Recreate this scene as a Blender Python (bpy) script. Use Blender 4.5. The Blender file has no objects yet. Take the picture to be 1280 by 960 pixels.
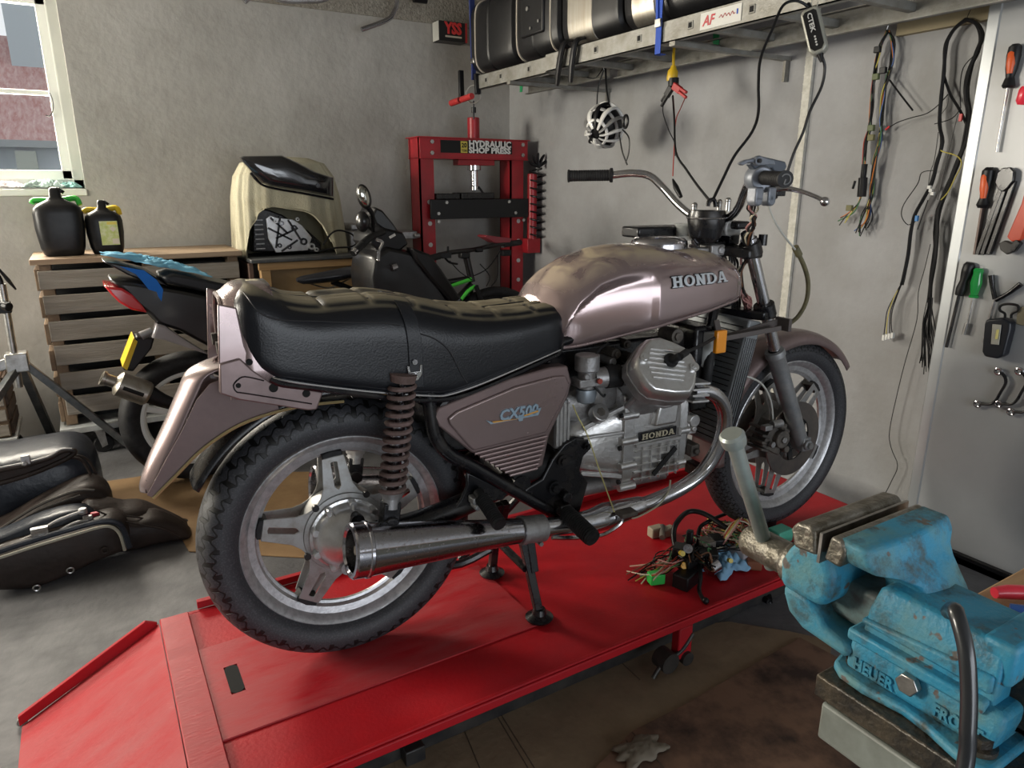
import bpy, bmesh, math, random
from mathutils import Vector, Matrix
R = random.Random(7)
PI = math.pi
sc = bpy.context.scene
COL = sc.collection
# ---------------------------------------------------------------- camera
F = 877.7; PIT = .2748; HP = .20; HC = 1.315; AZ = math.radians(59)
cp, sp = math.cos(PIT), math.sin(PIT)
fw = Vector((math.cos(AZ), math.sin(AZ), 0)); rt = Vector((math.sin(AZ), -math.cos(AZ), 0)); up = Vector((0, 0, 1))
CAM = Vector((0, 0, HC))
def ray(px, py):
    a = (px-640)/F; b = (480-py)/F
    return rt*a + (fw*cp-up*sp) + (fw*sp+up*cp)*b
def onz(px, py, z):
    r = ray(px, py); return CAM + r*((z-HC)/r.z)
def onx(px, py, x):
    r = ray(px, py); return CAM + r*(x/r.x)
def ony(px, py, y):
    r = ray(px, py); return CAM + r*(y/r.y)
def onpl(px, py, p0, n):
    r = ray(px, py); return CAM + r*((p0-CAM).dot(n)/r.dot(n))
XW = 2.66; YW = 4.46          # right wall and back wall
# ---------------------------------------------------------------- materials
MATS = {}
def mat(name, col=(.5, .5, .5), rough=.5, metal=0., col2=None, scale=8., amt=.5, bump=0., bscale=60., coat=0., emis=None, estr=1., alpha=1., trans=0., stretch=None, detail=6., contrast=(.35, .65), spec=.5, rvar=.0, sheen=0.):
    if name in MATS: return MATS[name]
    m = bpy.data.materials.new(name); m.use_nodes = True
    nt = m.node_tree; N = nt.nodes; L = nt.links
    b = N['Principled BSDF']
    b.inputs['Base Color'].default_value = (*col, 1)
    b.inputs['Roughness'].default_value = rough; b.inputs['Metallic'].default_value = metal
    b.inputs['Coat Weight'].default_value = coat; b.inputs['Coat Roughness'].default_value = .08
    b.inputs['Specular IOR Level'].default_value = spec
    b.inputs['Sheen Weight'].default_value = sheen
    if trans: b.inputs['Transmission Weight'].default_value = trans
    if alpha < 1: b.inputs['Alpha'].default_value = alpha
    if emis:
        b.inputs['Emission Color'].default_value = (*emis, 1); b.inputs['Emission Strength'].default_value = estr
    tc = N.new('ShaderNodeTexCoord'); vec = tc.outputs['Object']
    if stretch:
        mp = N.new('ShaderNodeMapping'); mp.inputs['Scale'].default_value = stretch
        L.new(vec, mp.inputs['Vector']); vec = mp.outputs['Vector']
    if col2 is not None:
        n = N.new('ShaderNodeTexNoise'); n.inputs['Scale'].default_value = scale; n.inputs['Detail'].default_value = detail; n.inputs['Roughness'].default_value = .65
        L.new(vec, n.inputs['Vector'])
        cr = N.new('ShaderNodeValToRGB'); cr.color_ramp.elements[0].position = contrast[0]; cr.color_ramp.elements[1].position = contrast[1]
        cr.color_ramp.elements[0].color = (*col, 1)
        c2 = tuple(col[i]*(1-amt)+col2[i]*amt for i in range(3)); cr.color_ramp.elements[1].color = (*c2, 1)
        L.new(n.outputs['Fac'], cr.inputs['Fac']); L.new(cr.outputs['Color'], b.inputs['Base Color'])
        if rvar:
            mr = N.new('ShaderNodeMapRange'); mr.inputs['To Min'].default_value = rough; mr.inputs['To Max'].default_value = min(1, rough+rvar)
            mr.inputs['From Min'].default_value = contrast[0]; mr.inputs['From Max'].default_value = contrast[1]
            L.new(n.outputs['Fac'], mr.inputs['Value']); L.new(mr.outputs['Result'], b.inputs['Roughness'])
    if bump:
        n2 = N.new('ShaderNodeTexNoise'); n2.inputs['Scale'].default_value = bscale; n2.inputs['Detail'].default_value = 5
        L.new(vec, n2.inputs['Vector'])
        bp = N.new('ShaderNodeBump'); bp.inputs['Strength'].default_value = bump; bp.inputs['Distance'].default_value = .01
        L.new(n2.outputs['Fac'], bp.inputs['Height']); L.new(bp.outputs['Normal'], b.inputs['Normal'])
    MATS[name] = m
    return m
# ---------------------------------------------------------------- mesh builder
def smooth_pts(pts, n=6, closed=False):
    P = [Vector(p) for p in pts]
    if len(P) < 3 or n < 2: return P
    out = []; m = len(P)
    rng = range(m if closed else m-1)
    for i in rng:
        if closed: p0, p1, p2, p3 = P[(i-1) % m], P[i], P[(i+1) % m], P[(i+2) % m]
        else: p0, p1, p2, p3 = P[max(i-1, 0)], P[i], P[i+1], P[min(i+2, m-1)]
        for k in range(n):
            t = k/n; t2 = t*t; t3 = t2*t
            out.append(.5*((2*p1)+(-p0+p2)*t+(2*p0-5*p1+4*p2-p3)*t2+(-p0+3*p1-3*p2+p3)*t3))
    if not closed: out.append(P[-1])
    return out
def lerp(a, b, t): return a+(b-a)*t
def interp(xs, ys, x):
    if x <= xs[0]: return ys[0]
    for i in range(len(xs)-1):
        if x <= xs[i+1]:
            t = (x-xs[i])/(xs[i+1]-xs[i]); return ys[i]+(ys[i+1]-ys[i])*t
    return ys[-1]
WM = {}
class MB:
    def __init__(s, T=None): s.v = []; s.f = []; s.ch = []; s.T = T or Matrix.Identity(4); s.uv = None
    def add(s, vs, fs):
        o = len(s.v); s.ch.append((o, len(s.f))); s.v += [s.T @ Vector(p) for p in vs]; s.f += [tuple(i+o for i in f) for f in fs]; return s
    def box(s, lo, hi):
        x0, y0, z0 = lo; x1, y1, z1 = hi
        return s.add([(x0, y0, z0), (x1, y0, z0), (x1, y1, z0), (x0, y1, z0), (x0, y0, z1), (x1, y0, z1), (x1, y1, z1), (x0, y1, z1)],
                     [(0, 3, 2, 1), (4, 5, 6, 7), (0, 1, 5, 4), (1, 2, 6, 5), (2, 3, 7, 6), (3, 0, 4, 7)])
    def cbox(s, c, d, M=None):
        c = Vector(c); vs = []
        for k in (-1, 1):
            for a, b in ((-1, -1), (1, -1), (1, 1), (-1, 1)):
                p = Vector((a*d[0]/2, b*d[1]/2, k*d[2]/2)); vs.append(c+(M @ p if M else p))
        return s.add(vs, [(0, 3, 2, 1), (4, 5, 6, 7), (0, 1, 5, 4), (1, 2, 6, 5), (2, 3, 7, 6), (3, 0, 4, 7)])
    def beam(s, a, b, w, h, upv=(0, 0, 1)):
        a = Vector(a); b = Vector(b); d = (b-a).normalized(); sd = d.cross(Vector(upv))
        if sd.length < 1e-4: sd = d.cross(Vector((1, 0, 0)))
        sd.normalize(); u = sd.cross(d)
        vs = [p+sd*(i*w/2)+u*(j*h/2) for p in (a, b) for i, j in ((-1, -1), (1, -1), (1, 1), (-1, 1))]
        return s.add(vs, [(0, 1, 2, 3), (7, 6, 5, 4), (0, 4, 5, 1), (1, 5, 6, 2), (2, 6, 7, 3), (3, 7, 4, 0)])
    def loft(s, rings, cap=True, closed=False, wrap=True):
        n = len(rings[0]); vs = [p for r in rings for p in r]; fs = []
        m = len(rings)
        for i in range(m if closed else m-1):
            a = i*n; b = ((i+1) % m)*n
            for j in range(n if wrap else n-1):
                k = (j+1) % n; fs.append((a+j, a+k, b+k, b+j))
        if cap and not closed: fs.append(tuple(range(n-1, -1, -1))); fs.append(tuple(range((m-1)*n, m*n)))
        return s.add(vs, fs)
    def tube(s, pts, r, seg=10, n=6, closed=False, cap=True, flat=None):
        P = smooth_pts(pts, n, closed) if n > 1 else [Vector(p) for p in pts]
        m = len(P); rs = r if isinstance(r, (list, tuple)) else [r]
        rings = []; N = None
        for i in range(m):
            d = (P[(i+1) % m]-P[i-1]) if closed else (P[min(i+1, m-1)]-P[max(i-1, 0)])
            if d.length < 1e-9: d = Vector((0, 0, 1))
            d.normalize()
            if N is None:
                N = d.cross(Vector((0, 0, 1)));
                if N.length < .1: N = d.cross(Vector((1, 0, 0)))
            N = N-d*N.dot(d)
            if N.length < 1e-6: N = d.orthogonal()
            N.normalize(); Bn = d.cross(N)
            rr = interp([k/(len(rs)-1) for k in range(len(rs))], rs, i/max(1, m-1)) if len(rs) > 1 else rs[0]
            fl = flat or 1
            rings.append([P[i]+N*(rr*math.cos(t))+Bn*(rr*fl*math.sin(t)) for t in (2*PI*k/seg for k in range(seg))])
        return s.loft(rings, cap=cap, closed=closed)
    def cyl(s, a, b, r0, r1=None, seg=24, cap=True):
        return s.tube([a, b], [r0, r0 if r1 is None else r1], seg, 1, cap=cap)
    def lathe(s, o, ax, prof, seg=32, closed=False, a0=0, a1=None, ref=None, cap=False):
        # prof: list of (r, h) h along ax
        o = Vector(o); ax = Vector(ax).normalized(); N = Vector(ref) if ref else ax.orthogonal()
        N = (N-ax*N.dot(ax)).normalized(); Bn = ax.cross(N)
        full = a1 is None; K = seg if full else seg+1
        rings = []
        for k in range(K):
            t = 2*PI*k/seg if full else a0+(a1-a0)*k/seg
            d = N*math.cos(t)+Bn*math.sin(t)
            rings.append([o+d*r+ax*h for r, h in prof])
        return s.loft(rings, cap=cap and not full, closed=full, wrap=closed)
    def prism(s, pts, vec):
        P = [Vector(p) for p in pts]; vec = Vector(vec); n = len(P)
        return s.add(P+[p+vec for p in P], [tuple(range(n-1, -1, -1)), tuple(range(n, 2*n))]+[(i, (i+1) % n, n+(i+1) % n, n+i) for i in range(n)])
    def ell(s, c, r, seg=16, rings=10, M=None, z0=-1., z1=1.):
        c = Vector(c); r = (r, r, r) if isinstance(r, (int, float)) else r; RR = []
        for i in range(rings+1):
            ph = lerp(math.asin(z0), math.asin(z1), i/rings); cz = math.sin(ph); cr = max(1e-4, math.cos(ph)); ring = []
            for k in range(seg):
                t = 2*PI*k/seg; p = Vector((r[0]*cr*math.cos(t), r[1]*cr*math.sin(t), r[2]*cz)); ring.append(c+(M @ p if M else p))
            RR.append(ring)
        return s.loft(RR)
    def torus(s, c, ax, R0, r, seg=32, s2=8):
        c = Vector(c); ax = Vector(ax).normalized(); N = ax.orthogonal().normalized(); Bn = ax.cross(N)
        return s.tube([c+(N*math.cos(t)+Bn*math.sin(t))*R0 for t in (2*PI*k/seg for k in range(seg))], r, s2, 1, closed=True)
    def hexb(s, c, ax, r, h):   # hexagon bolt head
        c = Vector(c); ax = Vector(ax).normalized()
        return s.tube([c, c+ax*h], [r, r], 6, 1)
    def grid(s, fn, nu, nv):
        vs = [fn(i/nu, j/nv) for j in range(nv+1) for i in range(nu+1)]
        return s.add(vs, [(j*(nu+1)+i, j*(nu+1)+i+1, (j+1)*(nu+1)+i+1, (j+1)*(nu+1)+i) for j in range(nv) for i in range(nu)])
    def each(s, name, m, parent=None, **k):
        out = []; C_ = s.ch+[(len(s.v), len(s.f))]
        for (v0, f0), (v1, f1) in zip(C_, C_[1:]):
            q = MB(); q.v = s.v[v0:v1]; q.f = [tuple(i-v0 for i in f) for f in s.f[f0:f1]]; out.append(q.build(name, m, parent, **k))
        return out
    def text(s, body, o, xd, yd, size, depth=.002, bold=0., center=False, fit=None, shear=0.):
        cu = bpy.data.curves.new('t', 'FONT'); cu.body = body; cu.size = size; cu.extrude = depth/2; cu.offset = bold; cu.resolution_u = 2; cu.shear = shear
        if center: cu.align_x = 'CENTER'
        ob = bpy.data.objects.new('t', cu); COL.objects.link(ob)
        dg = bpy.context.evaluated_depsgraph_get(); me = bpy.data.meshes.new_from_object(ob.evaluated_get(dg))
        xd = Vector(xd).normalized(); yd = Vector(yd); yd = (yd-xd*yd.dot(xd)).normalized(); zd = xd.cross(yd); o = Vector(o)
        k = 1.
        if fit:
            w = max(v.co.x for v in me.vertices)-min(v.co.x for v in me.vertices); k = fit/w
        s.add([o+xd*(v.co.x*k)+yd*v.co.y+zd*v.co.z for v in me.vertices], [tuple(p.vertices) for p in me.polygons])
        bpy.data.objects.remove(ob); bpy.data.meshes.remove(me); bpy.data.curves.remove(cu)
        return s
    def build(s, name, m, parent=None, bevel=0., bseg=2, sub=0, ang=38, solid=0., flat=False, nofix=False, label=None, disp=None):
        vs = s.v; me = bpy.data.meshes.new(name)
        if parent is not None: W = WM[parent.name]; iv = W.inverted()
        else:
            lo = [min(p[i] for p in vs) for i in range(3)]; hi = [max(p[i] for p in vs) for i in range(3)]
            W = Matrix.Translation(((lo[0]+hi[0])/2, (lo[1]+hi[1])/2, lo[2])); iv = W.inverted()
        me.from_pydata([tuple(iv @ p) for p in vs], [], s.f)
        bm = bmesh.new(); bm.from_mesh(me)
        if not nofix:  
            bmesh.ops.remove_doubles(bm, verts=bm.verts, dist=1e-5)
            bmesh.ops.recalc_face_normals(bm, faces=bm.faces)
        bm.to_mesh(me); bm.free()
        ms = m if isinstance(m, (list, tuple)) else [m]
        for x in ms: me.materials.append(x)
        if not flat:
            me.polygons.foreach_set('use_smooth', [True]*len(me.polygons)); me.set_sharp_from_angle(angle=math.radians(ang))
        o = bpy.data.objects.new(name, me); COL.objects.link(o)
        if parent is not None: o.parent = parent; WM[o.name] = W
        else: o.matrix_world = W; WM[o.name] = W
        if solid:
            q = o.modifiers.new('s', 'SOLIDIFY'); q.thickness = solid; q.offset = 0
        if bevel:
            q = o.modifiers.new('b', 'BEVEL'); q.width = bevel; q.segments = bseg; q.limit_method = 'ANGLE'; q.angle_limit = math.radians(35)
        if sub:
            q = o.modifiers.new('ss', 'SUBSURF'); q.levels = sub; q.render_levels = sub
        if label: o['label'] = label
        return o
def thing(name, label, cat, loc, rz=0, group=None):
    o = bpy.data.objects.new(name, None); COL.objects.link(o); o.empty_display_size = .05
    o.location = loc; o.rotation_euler = (0, 0, rz); o['label'] = label; o['category'] = cat
    if group: o['group'] = group
    WM[o.name] = Matrix.Translation(Vector(loc)) @ Matrix.Rotation(rz, 4, 'Z')
    return o
def tag(o, label, cat, group=None):
    o['label'] = label; o['category'] = cat
    if group: o['group'] = group
    return o
def struct(o): o['kind'] = 'structure'; return o
EXPO = -.10
# ================================================================ the room
m_wall = mat('plaster', (.43, .42, .395), .85, col2=(.31, .30, .275), scale=1.6, amt=1, bump=.35, bscale=22, detail=8, contrast=(.38, .68))
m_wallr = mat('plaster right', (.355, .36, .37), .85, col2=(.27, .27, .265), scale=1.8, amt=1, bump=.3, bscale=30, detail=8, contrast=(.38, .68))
m_floor = mat('concrete', (.175, .175, .18), .6, col2=(.085, .085, .09), scale=2.2, amt=1, bump=.25, bscale=35, detail=9, contrast=(.35, .65), rvar=.2)
m_rough = mat('rough concrete', (.34, .32, .27), .95, col2=(.22, .2, .17), scale=60, amt=1, bump=.8, bscale=90)
m_white = mat('white paint', (.72, .73, .70), .45)
m_timber = mat('timber strip', (.33, .28, .17), .7, col2=(.25, .2, .12), scale=5, amt=1, stretch=(1, .15, 1))
WX0, WX1, WZ0, WZ1 = -.98, .053, 1.30, 2.28
b = MB()
b.box((-3, YW, -.1), (WX0, YW+.22, 2.8)).box((WX1, YW, -.1), (XW+.2, YW+.22, 2.8)).box((WX0, YW, -.1), (WX1, YW+.22, WZ0)).box((WX0, YW, WZ1), (WX1, YW+.22, 2.8))
struct(b.build('wall_back', m_wall))
struct(MB().box((XW, -3.1, -.1), (XW+.2, YW, 2.8)).build('wall_right', m_wallr))
struct(MB().box((-3.2, -3.1, -.12), (XW+.2, YW+.22, 0)).build('floor', m_floor))
struct(MB().box((-3.2, -3.1, 2.6), (XW+.2, YW+.22, 2.7)).build('ceiling', mat('ceiling paint', (.24, .23, .21), .9)))
b = MB(); b.box((-3.2, -3.1, -.1), (-3, 2.60, 2.8)).box((-3.2, 4.10, -.1), (-3, YW+.22, 2.8)).box((-3.2, 2.60, -.1), (-3, 4.10, 1.05)).box((-3.2, 2.60, 2.25), (-3, 4.10, 2.8)); struct(b.build('wall_left', m_wall))
b = MB(); b.box((-3.14, 2.60, 1.05), (-3.08, 2.65, 2.25)).box((-3.14, 4.05, 1.05), (-3.08, 4.10, 2.25)).box((-3.14, 2.60, 1.05), (-3.08, 4.10, 1.10)).box((-3.14, 2.60, 2.20), (-3.08, 4.10, 2.25)).box((-3.13, 3.33, 1.05), (-3.09, 3.37, 2.25)); struct(b.build('window_2', mat('window paint', (.74, .76, .70), .4)))
b = MB(); b.box((-3, -3.1, -.1), (-.7, -2.9, 2.8)).box((2.6, -3.1, -.1), (XW, -2.9, 2.8)).box((-.7, -3.1, 2.25), (2.6, -2.9, 2.8))
struct(b.build('wall_front', m_wall))
b = MB(); pz = ony(430, 16, YW).z
b.box((WX1+.3, YW-.012, pz), (XW, YW, 2.6)); struct(b.build('trim_1', m_rough))
b = MB(); z0 = onx(1190, 33, XW-.02).z
b.box((XW-.03, 1.2, z0), (XW, onx(1120, 42, XW-.03).y, z0+.16)); struct(b.build('trim_2', m_timber))
# cable trunking on the right wall
a0, a1 = onx(1015, 55, XW-.01), onx(966, 405, XW-.01)
b = MB(); b.beam((XW-.008, a0.y, 2.3), (XW-.008, a0.y, .15), .016, .035, (0, 1, 0))
m_trunk = mat('trunking', (.62, .61, .55), .6, col2=(.45, .44, .38), scale=40, amt=1)
for k in range(60):
    z = .3+k*.033; b.box((XW-.0175, a0.y-.019, z), (XW-.015, a0.y+.019, z+.004))
struct(b.build('trim_3', m_trunk))
# ---- window
win = thing('window_1', 'white wooden casement window at the left of the back wall', 'window', ((WX0+WX1)/2, YW+.12, WZ0)); win['kind'] = 'structure'
del win['category'], win['label']
m_wf = mat('window paint', (.74, .76, .70), .4)
b = MB(); y0, y1 = YW+.10, YW+.16
b.box((WX0, y0, WZ0), (WX0+.045, y1, WZ1)).box((WX1-.05, y0, WZ0), (WX1, y1, WZ1)).box((WX0, y0, WZ1-.05), (WX1, y1, WZ1)).box((WX0, y0, WZ0), (WX1, y1, WZ0+.05))
b.build('window_frame', m_wf, win, bevel=.004)
b = MB(); y0, y1 = YW+.085, YW+.125; xr = WX1-.05; xl = WX0+.045; zb = WZ0+.05; zt = WZ1-.05
b.box((xr-.045, y0, zb), (xr, y1, zt)).box((xl, y0, zb), (xl+.045, y1, zt)).box((xl, y0, zb), (xr, y1, zb+.045)).box((xl, y0, zt-.045), (xr, y1, zt))
zm = ony(30, 115, YW+.1).z
b.box((xl, y0+.008, zm-.011), (xr, y1, zm+.011)).box(((xl+xr)/2-.011, y0+.008, zb), ((xl+xr)/2+.011, y1, zt))
b.build('sash', m_wf, win, bevel=.003)
m_glass = mat('window glass', (.03, .035, .035), .04, alpha=.12, col2=None)
MB().box((xl+.04, y1-.018, zb+.04), (xr-.04, y1-.014, zt-.04)).build('pane', m_glass, win)
b = MB(); hk = lambda px, py: ony(px, py, YW+.075)
b.tube([hk(62, 116), hk(66, 126), hk(66, 138), hk(62, 145), hk(57, 144)], .003, 6); b.build('stay_hook', mat('dark iron', (.08, .08, .08), .5, .6), win)
b = MB(); b.box((WX0-.02, YW-.006, WZ0-.035), (WX1+.004, YW+.1, WZ0)).build('window_sill', m_wf, win, bevel=.004)
# second window in the left wall (behind the frame edge, the place's other daylight)
# ---- neighbour building outside
nb = thing('neighbour_house', 'neighbouring white-walled house with a red tiled roof seen through the window', 'house', (-1.2, 13, 0))
m_rtile = mat('roof tiles', (.36, .17, .16), .8, col2=(.5, .36, .34), scale=6, amt=1, stretch=(3, 1, 1), bump=.5)
b = MB(); e0 = ony(30, 180, 13).z; e1 = ony(30, 50, 15.5).z
b.box((-7, 13.1, 0), (4, 18, e0)).build('wall', mat('render white', (.42, .46, .5), .8), nb)
MB().prism([(-7.2, 13, e0-.02), (4.2, 13, e0-.02), (4.2, 15.5, e1), (-7.2, 15.5, e1)], (0, .12, .06)).build('roof', m_rtile, nb)
b = MB(); b.beam((-7.2, 12.95, e0), (4.2, 12.95, e0), .12, .1).build('gutter', mat('gutter grey', (.3, .32, .33), .5), nb)
c = ony(33, 205, 12.9); MB().box((c.x-.12, 12.9, 0), (c.x+.14, 13.1, e0-.1)).build('downpipe', mat('pipe green', (.3, .32, .28), .6), nb)
c = ony(32, 20, 15); MB().box((c.x-.3, 14.8, e0), (c.x+.4, 15.6, e1+1.2)).build('chimney', mat('grey brick', (.42, .47, .5), .8), nb)
struct(MB().box((-12, YW+.3, -.3), (8, 30, -.12)).build('ground', mat('yard', (.3, .32, .3), .9)))
# ---- light
w = bpy.data.worlds.new('world'); sc.world = w; w.use_nodes = True
w.node_tree.nodes['Background'].inputs['Color'].default_value = (.93, .97, 1, 1); w.node_tree.nodes['Background'].inputs['Strength'].default_value = 1.25
def area(name, loc, d, sx, sy, power, col):
    l = bpy.data.lights.new(name, 'AREA'); l.shape = 'RECTANGLE'; l.size = sx; l.size_y = sy; l.energy = power; l.color = col
    o = bpy.data.objects.new(name, l); COL.objects.link(o); o.location = loc
    o.rotation_euler = Vector(d).to_track_quat('-Z', 'Z').to_euler(); return o
area('daylight_window', ((WX0+WX1)/2, YW+.25, 1.82), (.14, -1, -.22), 1.05, 1.0, 200, (1, .92, .78))
area('daylight_garage_door', (.95, -2.9, .95), (0, 1, -.02), 3.3, 1.7, 84, (.86, .92, 1))
area('daylight_side_window', (-3.25, 3.35, 1.65), (1, -.30, -.12), 1.4, 1.1, 250, (1, .93, .80))
HD = HP-.007
# ================================================================ motorcycle lift
m_red = mat('lift red', (.50, .006, .012), .42, col2=(.34, .010, .018), scale=3.5, amt=1, bump=.08, bscale=120, contrast=(.3, .7), rvar=.2, spec=.3)
m_redw = mat('lift red worn', (.44, .016, .024), .40, col2=(.40, .07, .075), scale=9, amt=1, bump=.08, bscale=80, stretch=(.5, 2, 1), contrast=(.35, .75), rvar=.2, spec=.35)
m_blk = mat('black steel', (.022, .022, .024), .45, .3, col2=(.06, .055, .05), scale=12, amt=1)
m_steel = mat('zinc steel', (.55, .55, .54), .35, 1., col2=(.35, .34, .32), scale=30, amt=1)
lift = thing('motorcycle_lift', 'red steel motorcycle lift with a tilted loading ramp under the mauve motorcycle', 'motorcycle lift', (1.15, 1.52, 0))
X0, X1, YN, YF = .04, 2.27, 1.168, 1.885
b = MB(); b.box((X0+.06, YN+.012, HD-.006), (X1, YF-.0, HD-.0))
b.box((X0+.06, YN, HD-.024), (X1, YN+.012, HD-.001)).build('deck', m_red, lift, bevel=.003)
b = MB(); b.box((X1-.012, YN, HD-.05), (X1, YF, HD-.006)).box((X0+.06, YN+.012, HD-.05), (X0+.07, YF, HD-.006)).build('end_plate', m_red, lift)
b = MB(); b.box((X0+.03, YF, HD-.05), (X1, YF+.012, HD+.0)).prism([(.13, YF+.012, HD), (.13, YF+.012, HD+.028), (X1, YF+.012, HD+.028), (X1, YF+.012, HD)], (0, .004, 0)).prism([(.13, YF-.002, HD+.026), (.13, YF+.016, HD+.026), (X1, YF+.016, HD+.026), (X1, YF-.002, HD+.026)], (0, 0, .003))
b.build('side_rail', m_red, lift, bevel=.002)
b = MB(); b.prism([(.14, YN+.004, HD), (X1, YN+.004, HD), (X1, YN+.004, HD+.006), (.14, YN+.004, HD+.006)], (0, .010, 0)); b.build('side_rail', m_red, lift, bevel=.002)
# removable drop-out plate with hand slot
pa = [onz(*p, HD+.004) for p in ((243, 818), (265, 925), (657, 788), (603, 722))]
A, Bq, Cq, D = [Vector((p.x, p.y, 0)) for p in pa]
xl, xrr, yn, yf = .085, .90, 1.352, 1.70
sl = onz(293, 850, HD); sx, sy = sl.x, sl.y
HX, HY = .0155, .054
b = MB()
t = HD+.004
def slab(x0, y0, x1, y1): b.box((x0, y0, HD-.001), (x1, y1, t))
# four pieces round the slot
slab(xl, yn, sx-HX, yf); slab(sx+HX, yn, xrr, yf); slab(sx-HX, yn, sx+HX, sy-HY); slab(sx-HX, sy+HY, sx+HX, yf)
b.build('drop_out_plate', m_redw, lift)
b = MB(); n = 10; pts = []
for k in range(n+1): a = PI*k/n; pts.append((sx+HX*math.cos(a), sy+HY-HX+HX*math.sin(a)))
for k in range(n+1): a = PI+PI*k/n; pts.append((sx+HX*math.cos(a), sy-HY+HX+HX*math.sin(a)))
b.prism([(x, y, t-.001) for x, y in pts], (0, 0, .0015)); b.build('hand_slot', mat('slot dark', (.006, .006, .006), .9), lift)
# worn hinge strip and the ramp
b = MB(); b.prism([(X0-.005, YN-.002, HD+.004), (X0+.065, YN-.002, HD+.004), (X0+.065, YF+.0, HD+.004), (X0-.005, YF+.0, HD+.004)], (0, 0, .005)).box((X0-.006, YN-.002, HD-.05), (X0+.0, YF, HD+.007))
b.build('hinge_strip', m_redw, lift, bevel=.002)
RL = .62; rz0 = .012
rt0 = onz(30, 893, .02)
rx = -.30
b = MB(); b.prism([(X0-.008, YN+.01, HD-.004), (rx, YN+.01, rz0), (rx, YF-.0, rz0), (X0-.008, YF, HD-.004)], (0, 0, -.006)); b.build('ramp', m_redw, lift)
b = MB()
b.prism([(X0-.012, YF, HD-.012), (rx-.005, YF, rz0), (rx-.005, YF, rz0+.028), (X0-.04, YF, HD+.012), (X0-.012, YF, HD-.002)], (0, .012, 0)); b.build('ramp_side', m_red, lift, bevel=.002)
b = MB(); b.prism([(X0-.012, YN, HD-.012), (rx-.005, YN, rz0), (rx-.005, YN, rz0+.02), (X0-.012, YN, HD-.002)], (0, .012, 0)); b.build('ramp_side', m_red, lift, bevel=.002)
b = MB(); b.cyl((rx, YF+.012, .014), (rx, YF+.03, .014), .012); b.build('ramp_bolt', m_steel, lift)
# base frame, scissor legs, caster under the deck
b = MB(); b.beam((.35, YN+.16, .03), (2.1, YN+.16, .03), .05, .05).beam((.35, YF-.16, .03), (2.1, YF-.16, .03), .05, .05).beam((.5, YN+.1, .03), (.5, YF-.1, .03), .05, .04).beam((1.95, YN+.1, .03), (1.95, YF-.1, .03), .05, .04)
b.build('base_frame', m_blk, lift, bevel=.003)
b = MB(); b.beam((.55, YN+.2, .06), (1.7, YN+.2, .15), .03, .05).beam((.55, YF-.2, .06), (1.7, YF-.2, .15), .03, .05).beam((1.25, YN+.24, .15), (2.0, YN+.24, .06), .03, .05); b.build('scissor_arm', m_red, lift)
c = onz(842, 790, .10)
b = MB(); b.box((c.x-.03, YN+.02, .05), (c.x+.02, YN+.05, .15)).build('lock_bracket', m_red, lift, bevel=.004)
b = MB(); b.cyl((c.x-.06, YN+.015, .055), (c.x-.06, YN+.06, .055), .03).cyl((c.x-.0, YN+.01, .05), (c.x-.0, YN+.05, .05), .02).tube([(c.x-.11, YN+.03, .02), (c.x-.08, YN+.03, .05), (c.x-.02, YN+.02, .08), (c.x+.02, YN+.02, .12)], .006); b.build('foot_pump', m_blk, lift)
# ================================================================ main motorcycle
byaw = math.radians(27.35-31)
BO = rt*(-.4086)+fw*1.5385; BO.z = HP
BT = Matrix.Translation(BO) @ Matrix.Rotation(byaw, 4, 'Z')
BTi = BT.inverted()
def bp(px, py, y):
    c = BTi @ CAM; r = BTi.to_3x3() @ ray(px, py); return c+r*((y-c.y)/r.y)
def bq(px, py, p0, n):
    c = BTi @ CAM; r = BTi.to_3x3() @ ray(px, py); n = Vector(n); return c+r*((Vector(p0)-c).dot(n)/r.dot(n))
def bpoly(pts, y): return [bp(a, c, y) for a, c in pts]
moto = thing('motorcycle', 'old mauve motorcycle with black quilted seat standing on the red lift', 'motorcycle', BO, byaw)
def K(): return MB(BT)
m_paint = mat('mauve metallic paint', (.33, .245, .24), .22, .6, col2=(.27, .20, .195), scale=5, amt=1, coat=.8, rvar=.1)
m_paintd = mat('mauve paint dull', (.23, .165, .16), .36, .45, col2=(.17, .125, .12), scale=6, amt=1, coat=.3, rvar=.2)
m_chrome = mat('chrome', (.62, .62, .64), .14, 1., col2=(.42, .39, .36), scale=110, amt=1, rvar=.22, contrast=(.5, .8))
m_chromed = mat('pitted chrome', (.50, .50, .54), .14, 1., col2=(.26, .22, .20), scale=150, amt=1, rvar=.3, contrast=(.5, .8))
m_alu = mat('engine aluminium', (.74, .74, .74), .28, .9, col2=(.48, .46, .43), scale=18, amt=1, bump=.10, bscale=120, rvar=.15, contrast=(.4, .8))
m_alud = mat('dull alloy', (.42, .42, .43), .45, .7, col2=(.26, .25, .24), scale=25, amt=1, bump=.15, bscale=140)
m_rim = mat('rim alloy', (.56, .56, .57), .38, .7, col2=(.36, .36, .37), scale=60, amt=1, contrast=(.4, .7), bump=.1, bscale=200)
m_star = mat('spoke plate', (.36, .36, .355), .45, .6, col2=(.25, .235, .21), scale=30, amt=1, contrast=(.45, .7))
m_frame = mat('frame black', (.007, .007, .009), .26, .0, col2=(.035, .028, .022), scale=14, amt=1, contrast=(.5, .8), rvar=.3)
m_rub = mat('black rubber', (.009, .009, .010), .6, col2=(.022, .022, .023), scale=40, amt=1, spec=.3)
m_rust = mat('rusty spring', (.19, .13, .12), .8, .0, col2=(.10, .065, .055), scale=30, amt=1, bump=.3, bscale=90)
m_vinyl = mat('black vinyl', (.007, .008, .011), .36, col2=(.014, .016, .020), scale=6, amt=1, bump=.08, bscale=260, rvar=.1, spec=.4)
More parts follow.
